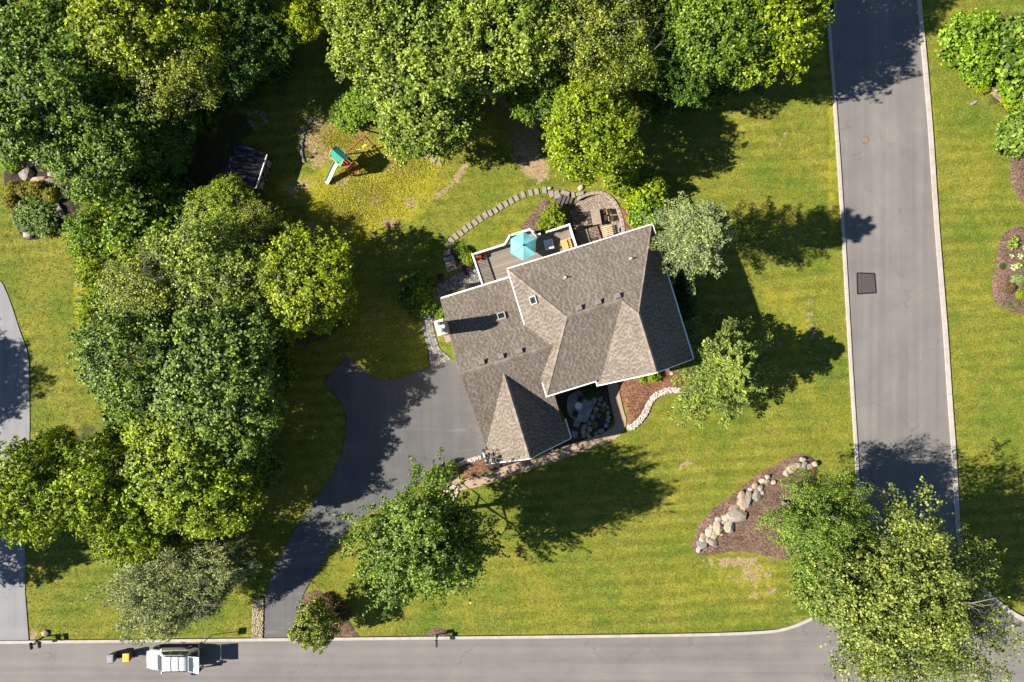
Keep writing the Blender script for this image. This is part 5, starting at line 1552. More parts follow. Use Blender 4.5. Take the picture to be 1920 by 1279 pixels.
plant(*hb(930, 580), 7, 0.3, 'shrub2', 'hedge', 'shrub', 'tiny dark tuft alone on the pinkish mulch', 'shrub')
plant(*hb(995, 990), 5, 0.3, 'shrub2', 'mid', 'shrub', 'small dark tuft at the lower edge of the pinkish bed', 'shrub')
plant(*hb(1095, 985), 6, 0.35, 'shrub2', 'mid', 'shrub', 'green tuft at the lower edge of the pinkish bed', 'shrub')

# pebble edgings
def pebbles(name, pts, wpx, n, label, cols, size=0.055, z=0.02):
    t = NT(name + '_stone')
    c = t.ramp(t.rnd(), [(0, cols[0]), (0.5, cols[1]), (1, cols[2])])
    t.pbr(c, 0.85, 0, 0.3)
    r = np.random.RandomState(n)
    cl = catmull([(*W(a, b), 0) for a, b in pts], 8)
    P = np.array([(p.x, p.y) for p in cl])
    seg = np.r_[0, np.cumsum(np.hypot(*np.diff(P, axis=0).T))]
    s = r.rand(n) * seg[-1]
    x = np.interp(s, seg, P[:, 0]); y = np.interp(s, seg, P[:, 1])
    x2 = np.interp(s + 0.1, seg, P[:, 0]); y2 = np.interp(s + 0.1, seg, P[:, 1])
    a = np.arctan2(y2 - y + 1e-9, x2 - x + 1e-9)
    w = (r.rand(n) - 0.5) * wpx / 20.98
    x = x - np.sin(a) * w; y = y + np.cos(a) * w
    base = np.array([(1, 0, 0), (0, 1, 0), (-1, 0, 0), (0, -1, 0), (0, 0, 1), (0.7, 0.7, 0.5), (-0.7, 0.7, 0.5), (-0.7, -0.7, 0.5), (0.7, -0.7, 0.5)], float)
    tri = np.array([(0, 5, 8), (1, 6, 5), (2, 7, 6), (3, 8, 7), (4, 8, 5), (4, 5, 6), (4, 6, 7), (4, 7, 8), (0, 1, 5), (1, 2, 6), (2, 3, 7), (3, 0, 8)])
    sc = size * (0.6 + 0.9 * r.rand(n, 1)) * np.array([1.25, 0.9, 0.8])
    ang = r.rand(n) * 6.28
    V = base[None] * sc[:, None, :]
    ca, sa = np.cos(ang)[:, None], np.sin(ang)[:, None]
    X = V[..., 0] * ca - V[..., 1] * sa + x[:, None]; Y = V[..., 0] * sa + V[..., 1] * ca + y[:, None]
    Z = V[..., 2] + z + 0.05 * r.rand(n)[:, None]
    c0 = W3(*pts[len(pts) // 2], 0)
    VV = np.stack([X - c0.x, Y - c0.y, Z], -1).reshape(-1, 3)
    T = (tri[None] + (np.arange(n) * 9)[:, None, None]).reshape(-1, 3)
    o = bpy.data.objects.new(name, fast_mesh(name, VV, T, t.m, True))
    COL.objects.link(o); o.location = c0
    return tag(o, label, 'pebbles', kind='stuff')
WC = ((0.24, 0.19, 0.155), (0.40, 0.34, 0.30), (0.60, 0.54, 0.49))
pebbles('pebble_edging', [(1176, 802), (1188, 799), (1198, 790), (1208, 777), (1215, 762), (1224, 747), (1240, 736), (1258, 731), (1275, 733), (1290, 738), (1302, 744)], 10, 1500, 'white pebble edging curving along the front mulch bed', WC)
pebbles('pebble_edging', [(826, 890), (848, 876), (866, 868), (885, 862), (902, 857)], 7, 450, 'white pebble edging of the garage corner bed', WC)
pebbles('pebble_edging', [(484, 1122), (485, 1140), (484, 1165), (483, 1196)], 20, 1500, 'tan gravel strip beside the driveway mouth', ((0.16, 0.13, 0.07), (0.27, 0.22, 0.13), (0.40, 0.33, 0.22)))
pebbles('pebble_patch', [(836, 915), (846, 922), (858, 926)], 26, 600, 'pinkish pebble patch at the end of the walk', ((0.35, 0.24, 0.19), (0.5, 0.38, 0.31), (0.66, 0.55, 0.48)))
pebbles('gravel_edge', [(586, 222), (574, 240), (567, 265), (566, 290), (572, 305)], 4, 200, 'grey stone edging of the play area', ((0.12, 0.11, 0.1), (0.18, 0.17, 0.155), (0.26, 0.25, 0.23)))

# stepping stones
def slab_stone(px, py, w, h, ang, name, label, group, mat=M_STONE, z=0.0, th=0.07, cat='stepping stone'):
    rr = random.Random(int(px * 13 + py * 7))
    pts = []
    for i in range(4):
        sx, sy = ((-1, -1), (1, -1), (1, 1), (-1, 1))[i]
        pts.append((sx * w / 2 * rr.uniform(0.85, 1.0), sy * h / 2 * rr.uniform(0.85, 1.0)))
        if i in (0, 2):
            pass
    m = MB()
    n = 4
    top = [(p[0] * 0.95, p[1] * 0.95, th) for p in pts]; low = [(p[0], p[1], th - 0.025) for p in pts]; bot = [(p[0], p[1], -0.1) for p in pts]
    m.add(top + low + bot, [(0, 1, 2, 3)] + [(i, n + i, n + (i + 1) % n, (i + 1) % n) for i in range(n)] + [(n + i, 2 * n + i, 2 * n + (i + 1) % n, n + (i + 1) % n) for i in range(n)])
    x, y = W(px, py, z)
    o = m.build(name, mat, loc=(x, y, z - 0.03))
    o.rotation_euler = (0, 0, ang)
    return tag(o, label, cat, group)
STEPS = [(1021, 357), (1006.5, 359), (995, 362), (980.7, 365), (968.3, 371), (958.7, 376.6), (948.6, 382), (938.4, 387.4), (928.9, 394), (919.5, 399.6), (910, 403.3), (899.8, 410.8), (890.6, 417.3), (880.9, 424), (872.3, 429.5), (863.8, 436.8), (854.4, 443.3), (846.3, 451), (840.4, 461.6), (839.2, 474.8)]
M_STEP = simple('stepping_stone', (0.235, 0.195, 0.17), 0.9, 0.2, 4, bump=0.3, obj=False)
for i, (px, py) in enumerate(STEPS):
    a = STEPS[max(0, i - 1)]; b = STEPS[min(len(STEPS) - 1, i + 1)]
    ang = math.atan2(-(b[1] - a[1]), b[0] - a[0])
    slab_stone(px, py, 0.38, 0.64, ang, 'stepping_stone', ORD[i] + ' grey stepping stone of the curved lawn row counted from the patio steps', 'stepping stones across the back lawn', M_STEP)
for i, (px, py) in enumerate([(789, 286), (800, 291), (813, 298), (825.6, 304)]):
    slab_stone(px, py, 0.55, 0.6, RAD(-30), 'stepping_stone', ORD[i] + ' pale slab of the short row under the poplar, counted from the play set', 'short row of slabs under the poplar', M_STEP)
for (px, py) in [(494.7, 221), (499, 227), (469, 228), (474, 234.6), (479, 241), (467, 213), (480, 210), (490, 214)]:
    slab_stone(px, py, 0.3, 0.4, RAD(-40), 'edging_stone', 'small grey stone of the ring in the shady clearing', 'ring of stones in the clearing', M_STONE, cat='stone')
for i, (px, py, w, h) in enumerate([(842, 485, 1.0, 0.42), (845, 494, 1.0, 0.42), (847, 504, 0.95, 0.4)]):
    slab_stone(px, py, w, h, RAD(17), 'stone_step', ('upper', 'middle', 'lower')[i] + ' grey stone step at the foot of the stepping stone row', None, M_STONE, th=0.16 - 0.05 * i, cat='step')
for i, (px, py) in enumerate([(1081, 794), (1077, 814)]):
    slab_stone(px, py, 0.6, 0.6, RAD(-15), 'stepping_slab', ('dark slab between court patio and pond stones', 'dark slab between court pond and front walk')[i], None, M_STONE, th=0.09)
for i, (px, py, w, h, lab) in enumerate([(1034, 364, 0.5, 0.65, 'round flagstone before the patio steps'), (1044, 365, 0.6, 0.75, 'larger flagstone at the top of the patio steps')]):
    slab_stone(px, py, w, h, RAD(20), 'flagstone', lab, None, M_STEP, th=0.07)
for (px, py, w, h, lab) in [(1060, 362, 0.85, 0.4, 'long pale capstone above the patio steps'), (1075, 366, 0.3, 0.55, 'short pale capstone beside the patio steps'), (1087, 364, 0.75, 0.32, 'pale capstone on the patio wall')]:
    slab_stone(px, py, w, h, RAD(-18 if px < 1070 else 12), 'capstone', lab, None, M_STEP, th=0.16, cat='stone')
M_TREAD = simple('dark_slab', (0.085, 0.075, 0.068), 0.9, 0.2, 5, bump=0.3, obj=False)
sp = thing('patio_steps', 'four dark slab steps leading down to the paved patio', 'steps', (*W(1060, 373), 0))
for i, (px, py) in enumerate([(1050, 371), (1057, 372.5), (1063.5, 374), (1070, 375.5)]):
    x, y = W(px, py)
    MB().box((x - sp.location.x, y - sp.location.y, -0.02 - 0.095 * i - 0.15), (0.33, 1.05, 0.3), RAD(-22), bev=0.015).build('tread', M_TREAD, sp)

# court flagstone patio, cafe table and chairs
cp_ = thing('court_patio', 'irregular bluish concrete pad in the shaded entrance court', 'patio', W3(1088, 760, 0)); cp_['kind'] = 'structure'
q = [(1064, 748), (1072, 738), (1085, 733), (1100, 736), (1116, 742), (1118, 752), (1110, 768), (1104, 782), (1098, 791), (1085, 789), (1070, 782), (1064, 770)]
pp = pxpoly(q, 0, 4)
MB().prism([(p[0] - cp_.location.x, p[1] - cp_.location.y) for p in pp], -0.1, 0.07).build('pad', simple('blue_concrete', (0.25, 0.24, 0.23), 0.85, 0.35, 1.6, bump=0.2, obj=False), cp_)
M_METAL_D = simple('black_metal', (0.02, 0.02, 0.022), 0.5, 0.1, 6, metal=0.3)
tb = thing('cafe_table', 'small round pale cafe table in the shaded court', 'table', (*W(1083, 759.5), 0.07))
MB().lathe((0, 0, 0), [(0.30, 0.68), (0.31, 0.70), (0.31, 0.72), (0.29, 0.73)], 24).build('table_top', simple('pale_metal', (0.62, 0.64, 0.68), 0.35, 0.05, 5), tb)
MB().lathe((0, 0, 0), [(0.2, 0), (0.03, 0.05), (0.03, 0.68)], 12).build('pedestal', M_METAL_D, tb)
def metal_chair(loc, rz, label, group=None, mat=None, slat=False, seat_mat=None):
    o = thing('chair', label, 'chair', loc, rz, group)
    mt = mat or M_METAL_D
    if slat:
        for i in range(5):
            MB().box((-0.2 + i * 0.1, 0, 0.44), (0.07, 0.46, 0.025)).build('slat', seat_mat or mt, o)
    else:
        MB().box((0, 0, 0.44), (0.46, 0.46, 0.04), bev=0.015).build('seat', seat_mat or mt, o)
    for sx in (-1, 1):
        for sy in (-1, 1):
            MB().bar((sx * 0.2, sy * 0.2, 0.0), (sx * 0.19, sy * 0.19, 0.43), 0.035, 0.035, (1, 0, 0)).build('leg', mt, o)
    m = MB()
    m.bar((-0.22, -0.21, 0.42), (-0.30, -0.21, 0.92), 0.035, 0.035, (0, 1, 0)); m.bar((-0.22, 0.21, 0.42), (-0.30, 0.21, 0.92), 0.035, 0.035, (0, 1, 0))
    m.bar((-0.30, -0.22, 0.92), (-0.30, 0.22, 0.92), 0.07, 0.05)
    m.build('back_frame', mt, o)
    for i in range(4):
        MB().bar((-0.235, -0.135 + i * 0.09, 0.46), (-0.295, -0.135 + i * 0.09, 0.9), 0.04, 0.015, (1, 0, 0)).build('back_slat', seat_mat or mt, o)
    return o
metal_chair((*W(1087, 748), 0.07), RAD(250), 'black metal chair above the court cafe table')
metal_chair((*W(1078, 774), 0.07), RAD(70), 'black metal chair below the court cafe table')
# ============================================================ PATIO FURNITURE
M_TEAK = simple('weathered_teak', (0.30, 0.225, 0.185), 0.7, 0.22, 5, island=0.2)
M_TEAKL = simple('pale_teak', (0.52, 0.40, 0.22), 0.6, 0.2, 5)
PZ = PATIO_Z + 0.03
ta = RAD(10)
tl = thing('dining_table', 'weathered plank dining table on the paved patio', 'table', (*W(1117.5, 406.5, PZ + 0.7), PZ), ta)
for i in range(8):
    MB().box((0, -0.61 + i * 0.174, 0.72), (0.80, 0.166, 0.035), bev=0.006).build('plank', M_TEAK, tl)
for sx in (-1, 1):
    for sy in (-1, 1):
        MB().box((sx * 0.33, sy * 0.58, 0.35), (0.07, 0.07, 0.7)).build('leg', M_TEAK, tl)
MB().box((0, 0, 0.67), (0.62, 1.1, 0.06)).build('apron', M_TEAK, tl)
M_CHW = simple('dark_wood', (0.055, 0.042, 0.035), 0.6, 0.2, 6)
for (px, py, rz, lab) in [(1127, 397, 190, 'dark slatted chair at the right side of the dining table, upper'), (1130, 410, 190, 'dark slatted chair at the right side of the dining table, lower'), (1107, 414, 10, 'chair at the shaded left side of the dining table, lower'), (1103, 401, 10, 'chair at the shaded left side of the dining table, upper')]:
    metal_chair((*W(px, py, PZ + 0.45), PZ), RAD(rz), lab, None, M_CHW, True, M_CHW)
for (px, py, lab) in [(1142.5, 396.5, 'slatted stool with cream edge beyond the dining chairs, upper'), (1146, 409, 'slatted stool with cream edge beyond the dining chairs, lower')]:
    o = thing('stool', lab, 'stool', (*W(px, py, PZ + 0.45), PZ), RAD(10))
    for i in range(5):
        MB().box((-0.16 + i * 0.09, 0, 0.44), (0.05, 0.46, 0.03)).build('slat', M_CHW, o)
    MB().box((-0.235, 0, 0.445), (0.07, 0.46, 0.05)).build('edge_rail', M_TEAKL, o)
    for sx in (-1, 1):
        for sy in (-1, 1):
            MB().box((sx * 0.2, sy * 0.2, 0.21), (0.04, 0.04, 0.43)).build('leg', M_CHW, o)
bn = thing('slatted_bench', 'pale slatted bench beside the house wall on the patio', 'bench', (*W(1139, 433, PZ + 0.43), PZ), RAD(14))
for i in range(6):
    MB().box((0, -0.40 + i * 0.16, 0.42), (0.95, 0.10, 0.035), bev=0.006).build('slat', M_TEAKL, bn)
for sx in (-1, 1):
    for sy in (-1, 1):
        MB().box((sx * 0.4, sy * 0.36, 0.2), (0.06, 0.06, 0.4)).build('leg', M_CHW, bn)
    MB().box((sx * 0.4, 0, 0.375), (0.06, 0.9, 0.05)).build('bearer', M_CHW, bn)
# paddling toy/hose reel by the wall
bt = thing('water_tub', 'small bright blue tub at the patio edge by the eave', 'tub', (*W(1165, 432, PZ), PZ), RAD(30))
MB().lathe((0, 0, 0), [(0.22, 0.0), (0.27, 0.3), (0.29, 0.31), (0.25, 0.31), (0.2, 0.05)], 20).build('tub', simple('blue_plastic', (0.05, 0.33, 0.55), 0.4, 0.05, 5), bt, True)
MB().lathe((0, 0, 0), [(0.21, 0.04), (0.23, 0.2)], 18).build('water', M_WATER, bt)

# ============================================================ DECK THINGS
um = thing('parasol', 'open turquoise hexagonal parasol over the deck', 'parasol', (*W(981, 462, 2.4), DZ))
M_TURQ = NT('turquoise_canvas')
p = M_TURQ.pos(True)
col = M_TURQ.mix((0.20, 0.60, 0.66), (0.25, 0.68, 0.73), M_TURQ.noise(p, 3, 3))
b_ = M_TURQ.n('ShaderNodeBsdfDiffuse'); t_ = M_TURQ.n('ShaderNodeBsdfTranslucent'); x_ = M_TURQ.n('ShaderNodeMixShader')
x_.inputs[0].default_value = 0.3
for nd in (b_, t_): M_TURQ.l(col, nd.inputs['Color'])
M_TURQ.l(b_.outputs[0], x_.inputs[1]); M_TURQ.l(t_.outputs[0], x_.inputs[2]); M_TURQ.l(x_.outputs[0], M_TURQ.out.inputs['Surface'])
M_TURQ = M_TURQ.m
RU = 1.23; zt, zb = 2.35, 1.78
for i in range(6):
    a, b = RAD(90 + 60 * i), RAD(90 + 60 * (i + 1))
    N_ = 5
    V = [(0, 0, zt)]
    Fc = []
    for r_ in range(1, N_ + 1):
        for j in range(N_ + 1):
            t = j / N_
            k = r_ / N_
            pa = Vector((math.cos(a), math.sin(a), 0)).lerp(Vector((math.cos(b), math.sin(b), 0)), t) * RU * k
            V.append((pa.x, pa.y, zt + (zb - zt) * k - 0.10 * k * math.sin(math.pi * t) * 0.6 + 0.03 * math.sin(math.pi * k)))
    for j in range(N_):
        Fc.append((0, 1 + j, 2 + j))
    for r_ in range(N_ - 1):
        for j in range(N_):
            o0 = 1 + r_ * (N_ + 1) + j; o1 = o0 + N_ + 1
            Fc.append((o0, o1, o1 + 1, o0 + 1))
    MB().add(V, Fc).build('canopy_panel', M_TURQ, um, True)
    MB().bar((0, 0, zt - 0.03), (math.cos(a) * RU, math.sin(a) * RU, zb - 0.02), 0.02, 0.02).build('rib', M_METAL_D, um)
MB().lathe((0, 0, 0), [(0.02, 0.0), (0.02, zt + 0.02)], 10).build('pole', M_METAL_D, um)
MB().lathe((0, 0, 0), [(0.24, 0), (0.24, 0.05), (0.05, 0.1)], 18).build('base', M_METAL_D, um)
MB().lathe((0, 0, zt), [(0.10, -0.03), (0.09, 0.02), (0.02, 0.05), (0.025, 0.1), (0.005, 0.12)], 12).build('finial', simple('teal_cap', (0.03, 0.13, 0.15), 0.5), um, True)
dt = thing('patio_table', 'round glass table under the turquoise parasol', 'table', (*W(981, 463, 1.5), DZ))
MB().lathe((0, 0, 0), [(0.55, 0.68), (0.56, 0.70), (0.54, 0.72)], 28).build('table_top', simple('table_glass', (0.3, 0.36, 0.36), 0.2), dt)
for i in range(4):
    a = RAD(45 + 90 * i)
    MB().bar((math.cos(a) * 0.45, math.sin(a) * 0.45, 0), (math.cos(a) * 0.2, math.sin(a) * 0.2, 0.68), 0.03, 0.03).build('leg', M_METAL_D, dt)
lg = thing('lounge_chair', 'pale blue cushioned lounge chair on the shaded deck', 'chair', (*W(1029, 458, DZ + 0.4), DZ), TH - RAD(5))
M_CUSH = simple('pale_blue_cushion', (0.52, 0.58, 0.66), 0.85, 0.06, 5)
MB().box((0, 0.08, 0.42), (0.8, 0.66, 0.14), bev=0.05).build('seat_cushion', M_CUSH, lg)
MB().box((0, -0.38, 0.56), (0.78, 0.18, 0.46), bev=0.05).build('back_cushion', M_CUSH, lg)
for sx in (-1, 1):
    MB().box((sx * 0.36, 0.0, 0.18), (0.05, 0.74, 0.35)).build('side_frame', M_METAL_D, lg)
db = thing('deck_bench', 'golden slatted wooden bench at the end of the deck', 'bench', (*W(1061, 459, DZ + 0.45), DZ), TH)
M_OAK = simple('golden_oak', (0.55, 0.33, 0.10), 0.55, 0.2, 5)
for i in range(4):
    MB().box((-0.30 + i * 0.14, 0, 0.44), (0.115, 0.95, 0.03), bev=0.006).build('slat', M_OAK, db)
for i in range(7):
    MB().bar((0.30, -0.42 + i * 0.14, 0.46), (0.40, -0.42 + i * 0.14, 0.88), 0.06, 0.02, (1, 0, 0)).build('back_slat', M_OAK, db)
MB().bar((0.40, -0.5, 0.9), (0.40, 0.5, 0.9), 0.06, 0.06).build('back_rail', M_OAK, db)
for sy in (-1, 1):
    for sx in (-1, 1):
        MB().box((sx * 0.28, sy * 0.44, 0.21), (0.06, 0.06, 0.42)).build('leg', M_OAK, db)
# red chairs
M_RED = simple('red_paint', (0.55, 0.025, 0.015), 0.45, 0.12, 6)
for i, (px, py, rz) in enumerate([(897, 484, 60), (907, 479, -10)]):
    o = thing('child_chair', ('red childs chair nearest the deck corner post', 'red childs chair beside the one in the deck corner')[i], 'chair', (*W(px, py, DZ + 0.4), DZ), RAD(rz))
    m = MB()
    m.lathe((0, 0, 0.33), [(0.17, 0.0), (0.19, 0.03), (0.15, 0.05)], 14)
    m.build('seat', M_RED, o, True)
    V = []
    for j in range(7):
        a = RAD(120 + j * 20)
        V += [(0.19 * math.cos(a), 0.19 * math.sin(a), 0.35), (0.23 * math.cos(a), 0.23 * math.sin(a), 0.66 - 0.02 * abs(j - 3))]
    m = MB().add(V, [(2 * j, 2 * j + 2, 2 * j + 3, 2 * j + 1) for j in range(6)])
    m.add([(v[0] * 0.9, v[1] * 0.9, v[2]) for v in V], [(2 * j, 2 * j + 1, 2 * j + 3, 2 * j + 2) for j in range(6)])
    m.build('backrest', M_RED, o, True)
    for a in (45, 135, 225, 315):
        MB().bar((0.14 * math.cos(RAD(a)), 0.14 * math.sin(RAD(a)), 0.34), (0.18 * math.cos(RAD(a)), 0.18 * math.sin(RAD(a)), 0), 0.03, 0.03, (1, 0, 0)).build('leg', M_RED, o)
# air conditioner and grill on the paver court
ac = thing('air_conditioner', 'dark box air conditioner under the left eave', 'air conditioner', (*W(877, 538, 0.6), 0.03), TH)
MB().box((0, 0, 0.38), (0.6, 0.6, 0.74), bev=0.03).build('case', simple('ac_grey', (0.05, 0.052, 0.055), 0.5), ac)
MB().lathe((0, 0, 0.75), [(0.26, 0), (0.26, 0.02), (0.05, 0.03)], 20).build('fan_grille', M_METAL_D, ac)
pt = thing('plant_pot', 'dark round planter pot by the paver path', 'pot', (*W(826, 520), 0.0))
MB().lathe((0, 0, 0), [(0.18, 0), (0.27, 0.4), (0.29, 0.42), (0.25, 0.42), (0.22, 0.36)], 18).build('pot', simple('glazed_black', (0.012, 0.014, 0.02), 0.25), pt, True)
MB().lathe((0, 0, 0.34), [(0.23, 0.0), (0.1, 0.04)], 14).build('soil', M_SOIL, pt)

# ============================================================ SHED
sa = math.atan2(-21.3, 64)
shed = thing('garden_shed', 'dark shingled garden shed with timber framed side in the wood clearing', 'shed', (*W(455, 309, 2.2), gz(*W(455, 309, 2.2))), sa)
M_SHS = shingle_mat('black_shingle', [(0.0, (0.016, 0.017, 0.022)), (0.5, (0.024, 0.025, 0.031)), (1.0, (0.04, 0.04, 0.046))])
hw, hl = 1.5, 1.55
for nm, poly in (('roof', [(-hw - 0.1, -hl, 2.1), (-hw - 0.1, hl, 2.1), (-0.55, hl, 2.95), (-0.55, -hl, 2.95)]), ('roof', [(hw + 0.1, -hl, 2.05), (hw + 0.1, hl, 2.05), (-0.55, hl, 2.95), (-0.55, -hl, 2.95)])):
    m = MB(); V, Fc = slab3(poly, 0.1); m.add(V, Fc)
    r = m.build('roof', M_DECKING, shed)
    shingle_face(poly, 0.2, 0.3, 5).build('shingles', M_SHS, r, kind='stuff')
M_PLY = simple('grey_board', (0.28, 0.25, 0.21), 0.8, 0.15, 4)
m = MB()
V = []
for y in (-hl + 0.2, hl - 0.2):
    V += [(-hw + 0.1, y, -0.1), (hw - 0.1, y, -0.1), (hw - 0.1, y, 2.05), (-0.55, y, 2.8), (-hw + 0.1, y, 2.05)]
m.add(V, [(0, 1, 2, 3, 4), (5, 6, 7, 8, 9), (0, 1, 6, 5), (1, 2, 7, 6), (4, 0, 5, 9)])
m.build('wall', M_PLY, shed)
M_DT = simple('dark_timber', (0.02, 0.018, 0.017), 0.7)
fx = hw - 0.08
for y in (-1.33, -0.66, 0.0, 0.66, 1.33):
    MB().box((fx, y, 1.0), (0.06, 0.07, 2.05)).build('timber', M_DT, shed)
MB().bar((fx + 0.01, -1.3, 1.1), (fx + 0.01, 1.3, 1.1), 0.06, 0.07).build('timber', M_DT, shed)
for a, b in (((-0.62, 0.1), (-0.04, 1.05)), ((-0.62, 1.05), (-0.04, 0.1)), ((0.04, 0.1), (0.62, 1.05)), ((0.04, 1.05), (0.62, 0.1))):
    MB().bar((fx + 0.02, a[0], a[1]), (fx + 0.02, b[0], b[1]), 0.05, 0.06, (1, 0, 0)).build('brace', M_DT, shed)
MB().bar((hw + 0.13, -hl, 2.04), (hw + 0.13, hl, 2.04), 0.07, 0.12).build('gutter', M_TRIM, shed)
MB().bar((hw + 0.1, -hl - 0.03, 2.0), (-0.55, -hl - 0.03, 2.9), 0.05, 0.14).build('barge_board', M_PLY, shed)
MB().bar((-hw - 0.1, -hl - 0.03, 2.05), (-0.55, -hl - 0.03, 2.9), 0.05, 0.14).build('barge_board', M_PLY, shed)

# ============================================================ PLAY SET
pl = thing('play_set', 'wooden play tower with green canopy, slide and yellow swings', 'play set', (*W(645, 302, 1.4), 0), math.atan2(-120, 135))
M_RW = simple('red_cedar', (0.24, 0.085, 0.035), 0.7, 0.25, 5)
M_RWY = simple('yellow_pine', (0.52, 0.33, 0.09), 0.65, 0.2, 5)
M_TARP = simple('green_canvas', (0.012, 0.20, 0.135), 0.6, 0.12, 4)
M_TARPL = simple('light_green_canvas', (0.03, 0.31, 0.22), 0.6, 0.1, 4)
M_SLIDE = simple('cream_plastic', (0.60, 0.62, 0.34), 0.35, 0.06, 4, spec=0.5)
M_SLG = simple('green_plastic', (0.02, 0.22, 0.13), 0.35, 0.06, 4)
M_YEL = simple('yellow_plastic', (0.72, 0.50, 0.03), 0.35, 0.06, 4)
# local x along tower length, y across
for x in (-0.85, 0.0, 0.85):
    for y in (-0.5, 0.5):
        MB().box((x, y, 1.2 if x < 0.5 else 1.0), (0.09, 0.09, 2.5 if x < 0.5 else 2.1)).build('post', M_RW, pl)
for i in range(11):
    MB().box((-0.82 + i * 0.165, 0, 1.25), (0.15, 1.08, 0.035)).build('platform_board', M_RW, pl)
MB().add([(-0.95, -0.52, 2.3), (0.35, -0.52, 2.3), (0.35, 0.02, 2.75), (-0.95, 0.02, 2.75), (-0.95, -0.52, 2.28), (0.35, -0.52, 2.28), (0.35, 0.02, 2.73), (-0.95, 0.02, 2.73)], [(0, 1, 2, 3), (4, 7, 6, 5)]).build('canopy', M_TARP, pl)
MB().add([(-0.95, 0.03, 2.75), (0.35, 0.03, 2.75), (0.35, 0.56, 2.3), (-0.95, 0.56, 2.3), (-0.95, 0.03, 2.73), (0.35, 0.03, 2.73), (0.35, 0.56, 2.28), (-0.95, 0.56, 2.28)], [(0, 1, 2, 3), (4, 7, 6, 5)]).build('canopy', M_TARPL, pl)
for x in (-0.98, 0.38):
    for s in (-1, 1):
        MB().bar((x, s * 0.56, 2.27), (x, 0.02, 2.76), 0.05, 0.06).build('canopy_rafter', M_RWY, pl)
for s in (-1, 1):
    MB().bar((-0.98, s * 0.56, 2.25), (0.38, s * 0.56, 2.25), 0.06, 0.08).build('canopy_beam', M_RWY, pl)
for s in (-1, 1):
    MB().box((0.62, s * 0.5, 1.75), (0.48, 0.04, 0.9)).build('side_wall', M_RW, pl)
    for zz in (1.45, 1.7, 1.95):
        MB().box((-0.42, s * 0.5, zz), (0.8, 0.03, 0.12)).build('rail', M_RW, pl)
MB().box((0.88, 0, 1.72), (0.04, 1.0, 0.85)).build('end_wall', M_RW, pl)
# slide towards -y
n = 12
Vv = []
for i in range(n + 1):
    k = i / n
    y = -0.5 - 2.0 * k
    z = 1.3 * (1 - k) ** 1.15 + 0.12 + 0.08 * math.sin(k * math.pi * 2)
    for x, dz in ((-0.25, 0.14), (-0.21, 0.0), (0.21, 0.0), (0.25, 0.14)):
        Vv.append((-0.35 + x, y, z + dz))
Fc = [(i * 4 + j, i * 4 + j + 1, i * 4 + 5 + j, i * 4 + 4 + j) for i in range(n) for j in range(3)]
MB().add(Vv, Fc).build('slide', M_SLIDE, pl, True)
for e in (0, 3):
    m = MB(); m.tube([Vv[i * 4 + e] for i in range(n + 1)], 0.035, 6); m.build('slide_edge', M_SLG, pl, True)
# swing beam to +y, in world terms towards the upper right
M_inv = Matrix.Rotation(-pl.rotation_euler[2], 4, 'Z')
def pll(px, py, z):
    w = W3(px, py, z) - pl.location
    return M_inv @ Vector((w.x, w.y, z))
b0, b1 = pll(655, 280, 2.25), pll(684, 255, 2.3)
MB().bar(b0, b1, 0.1, 0.14).build('swing_beam', M_RW, pl)
for fpx in ((707, 279), (668, 240)):
    MB().bar(b1, pll(fpx[0], fpx[1], 0.0), 0.09, 0.09).build('swing_leg', M_RW, pl)
for k in (0.3, 0.68):
    c = b0.lerp(b1, k)
    for d in (-0.2, 0.2):
        dd = (b1 - b0).normalized() * d
        MB().tube([c + dd, Vector((c.x + dd.x, c.y + dd.y, 0.55))], 0.012, 5).build('swing_rope', M_YEL, pl)
    MB().box((c.x, c.y, 0.53), (0.46, 0.2, 0.05), math.atan2(b1.y - b0.y, b1.x - b0.x), bev=0.015).build('swing_seat', M_YEL, pl)
for i in range(4):
    MB().bar((1.1 + 0.0 * i - 0.18 * (i / 4), -0.3, 0.25 + i * 0.28), (1.1 - 0.18 * (i / 4), 0.3, 0.25 + i * 0.28), 0.06, 0.05).build('ladder_rung', M_RW, pl)
for s in (-1, 1):
    MB().bar((1.2, s * 0.32, 0.0), (0.88, s * 0.32, 1.3), 0.06, 0.06).build('ladder_rail', M_RW, pl)

# ============================================================ STREET THINGS
# mailboxes
M_MBOX = simple('mailbox_black', (0.025, 0.024, 0.024), 0.35, 0.1, 6, spec=0.5)
M_MGREY = simple('mailbox_grey', (0.30, 0.30, 0.30), 0.4, 0.1, 6, metal=0.4)
M_POST = simple('post_brown', (0.07, 0.05, 0.038), 0.8, 0.2, 6)
def mailbox_box(m, c, L, w, h, rz):
    prof = [(-w / 2, 0), (w / 2, 0), (w / 2, h * 0.55)] + [(w / 2 * math.cos(a), h * 0.55 + h * 0.45 * math.sin(a)) for a in [RAD(x) for x in (30, 60, 90, 120, 150)]] + [(-w / 2, h * 0.55)]
    n = len(prof)
    R = Matrix.Translation(Vector(c)) @ Matrix.Rotation(rz, 4, 'Z')
    V = [R @ Vector((-L / 2, a, b)) for a, b in prof] + [R @ Vector((L / 2, a, b)) for a, b in prof]
    m.add(V, [tuple(range(n)), tuple(range(2 * n - 1, n - 1, -1))] + [(i, (i + 1) % n, n + (i + 1) % n, n + i) for i in range(n)])
    return m
mb = thing('mailbox', 'black mailbox on a post above the half round mulch bed', 'mailbox', (*W(821, 1189), 0.05))
MB().box((0, 0, 0.5), (0.1, 0.1, 1.1)).build('post', M_POST, mb)
MB().bar((0, 0.25, 0.98), (0, -0.5, 0.98), 0.09, 0.07).build('arm', M_POST, mb)
b = mailbox_box(MB(), (0, -0.33, 1.02), 0.55, 0.2, 0.26, RAD(90)).build('box', M_MBOX, mb)
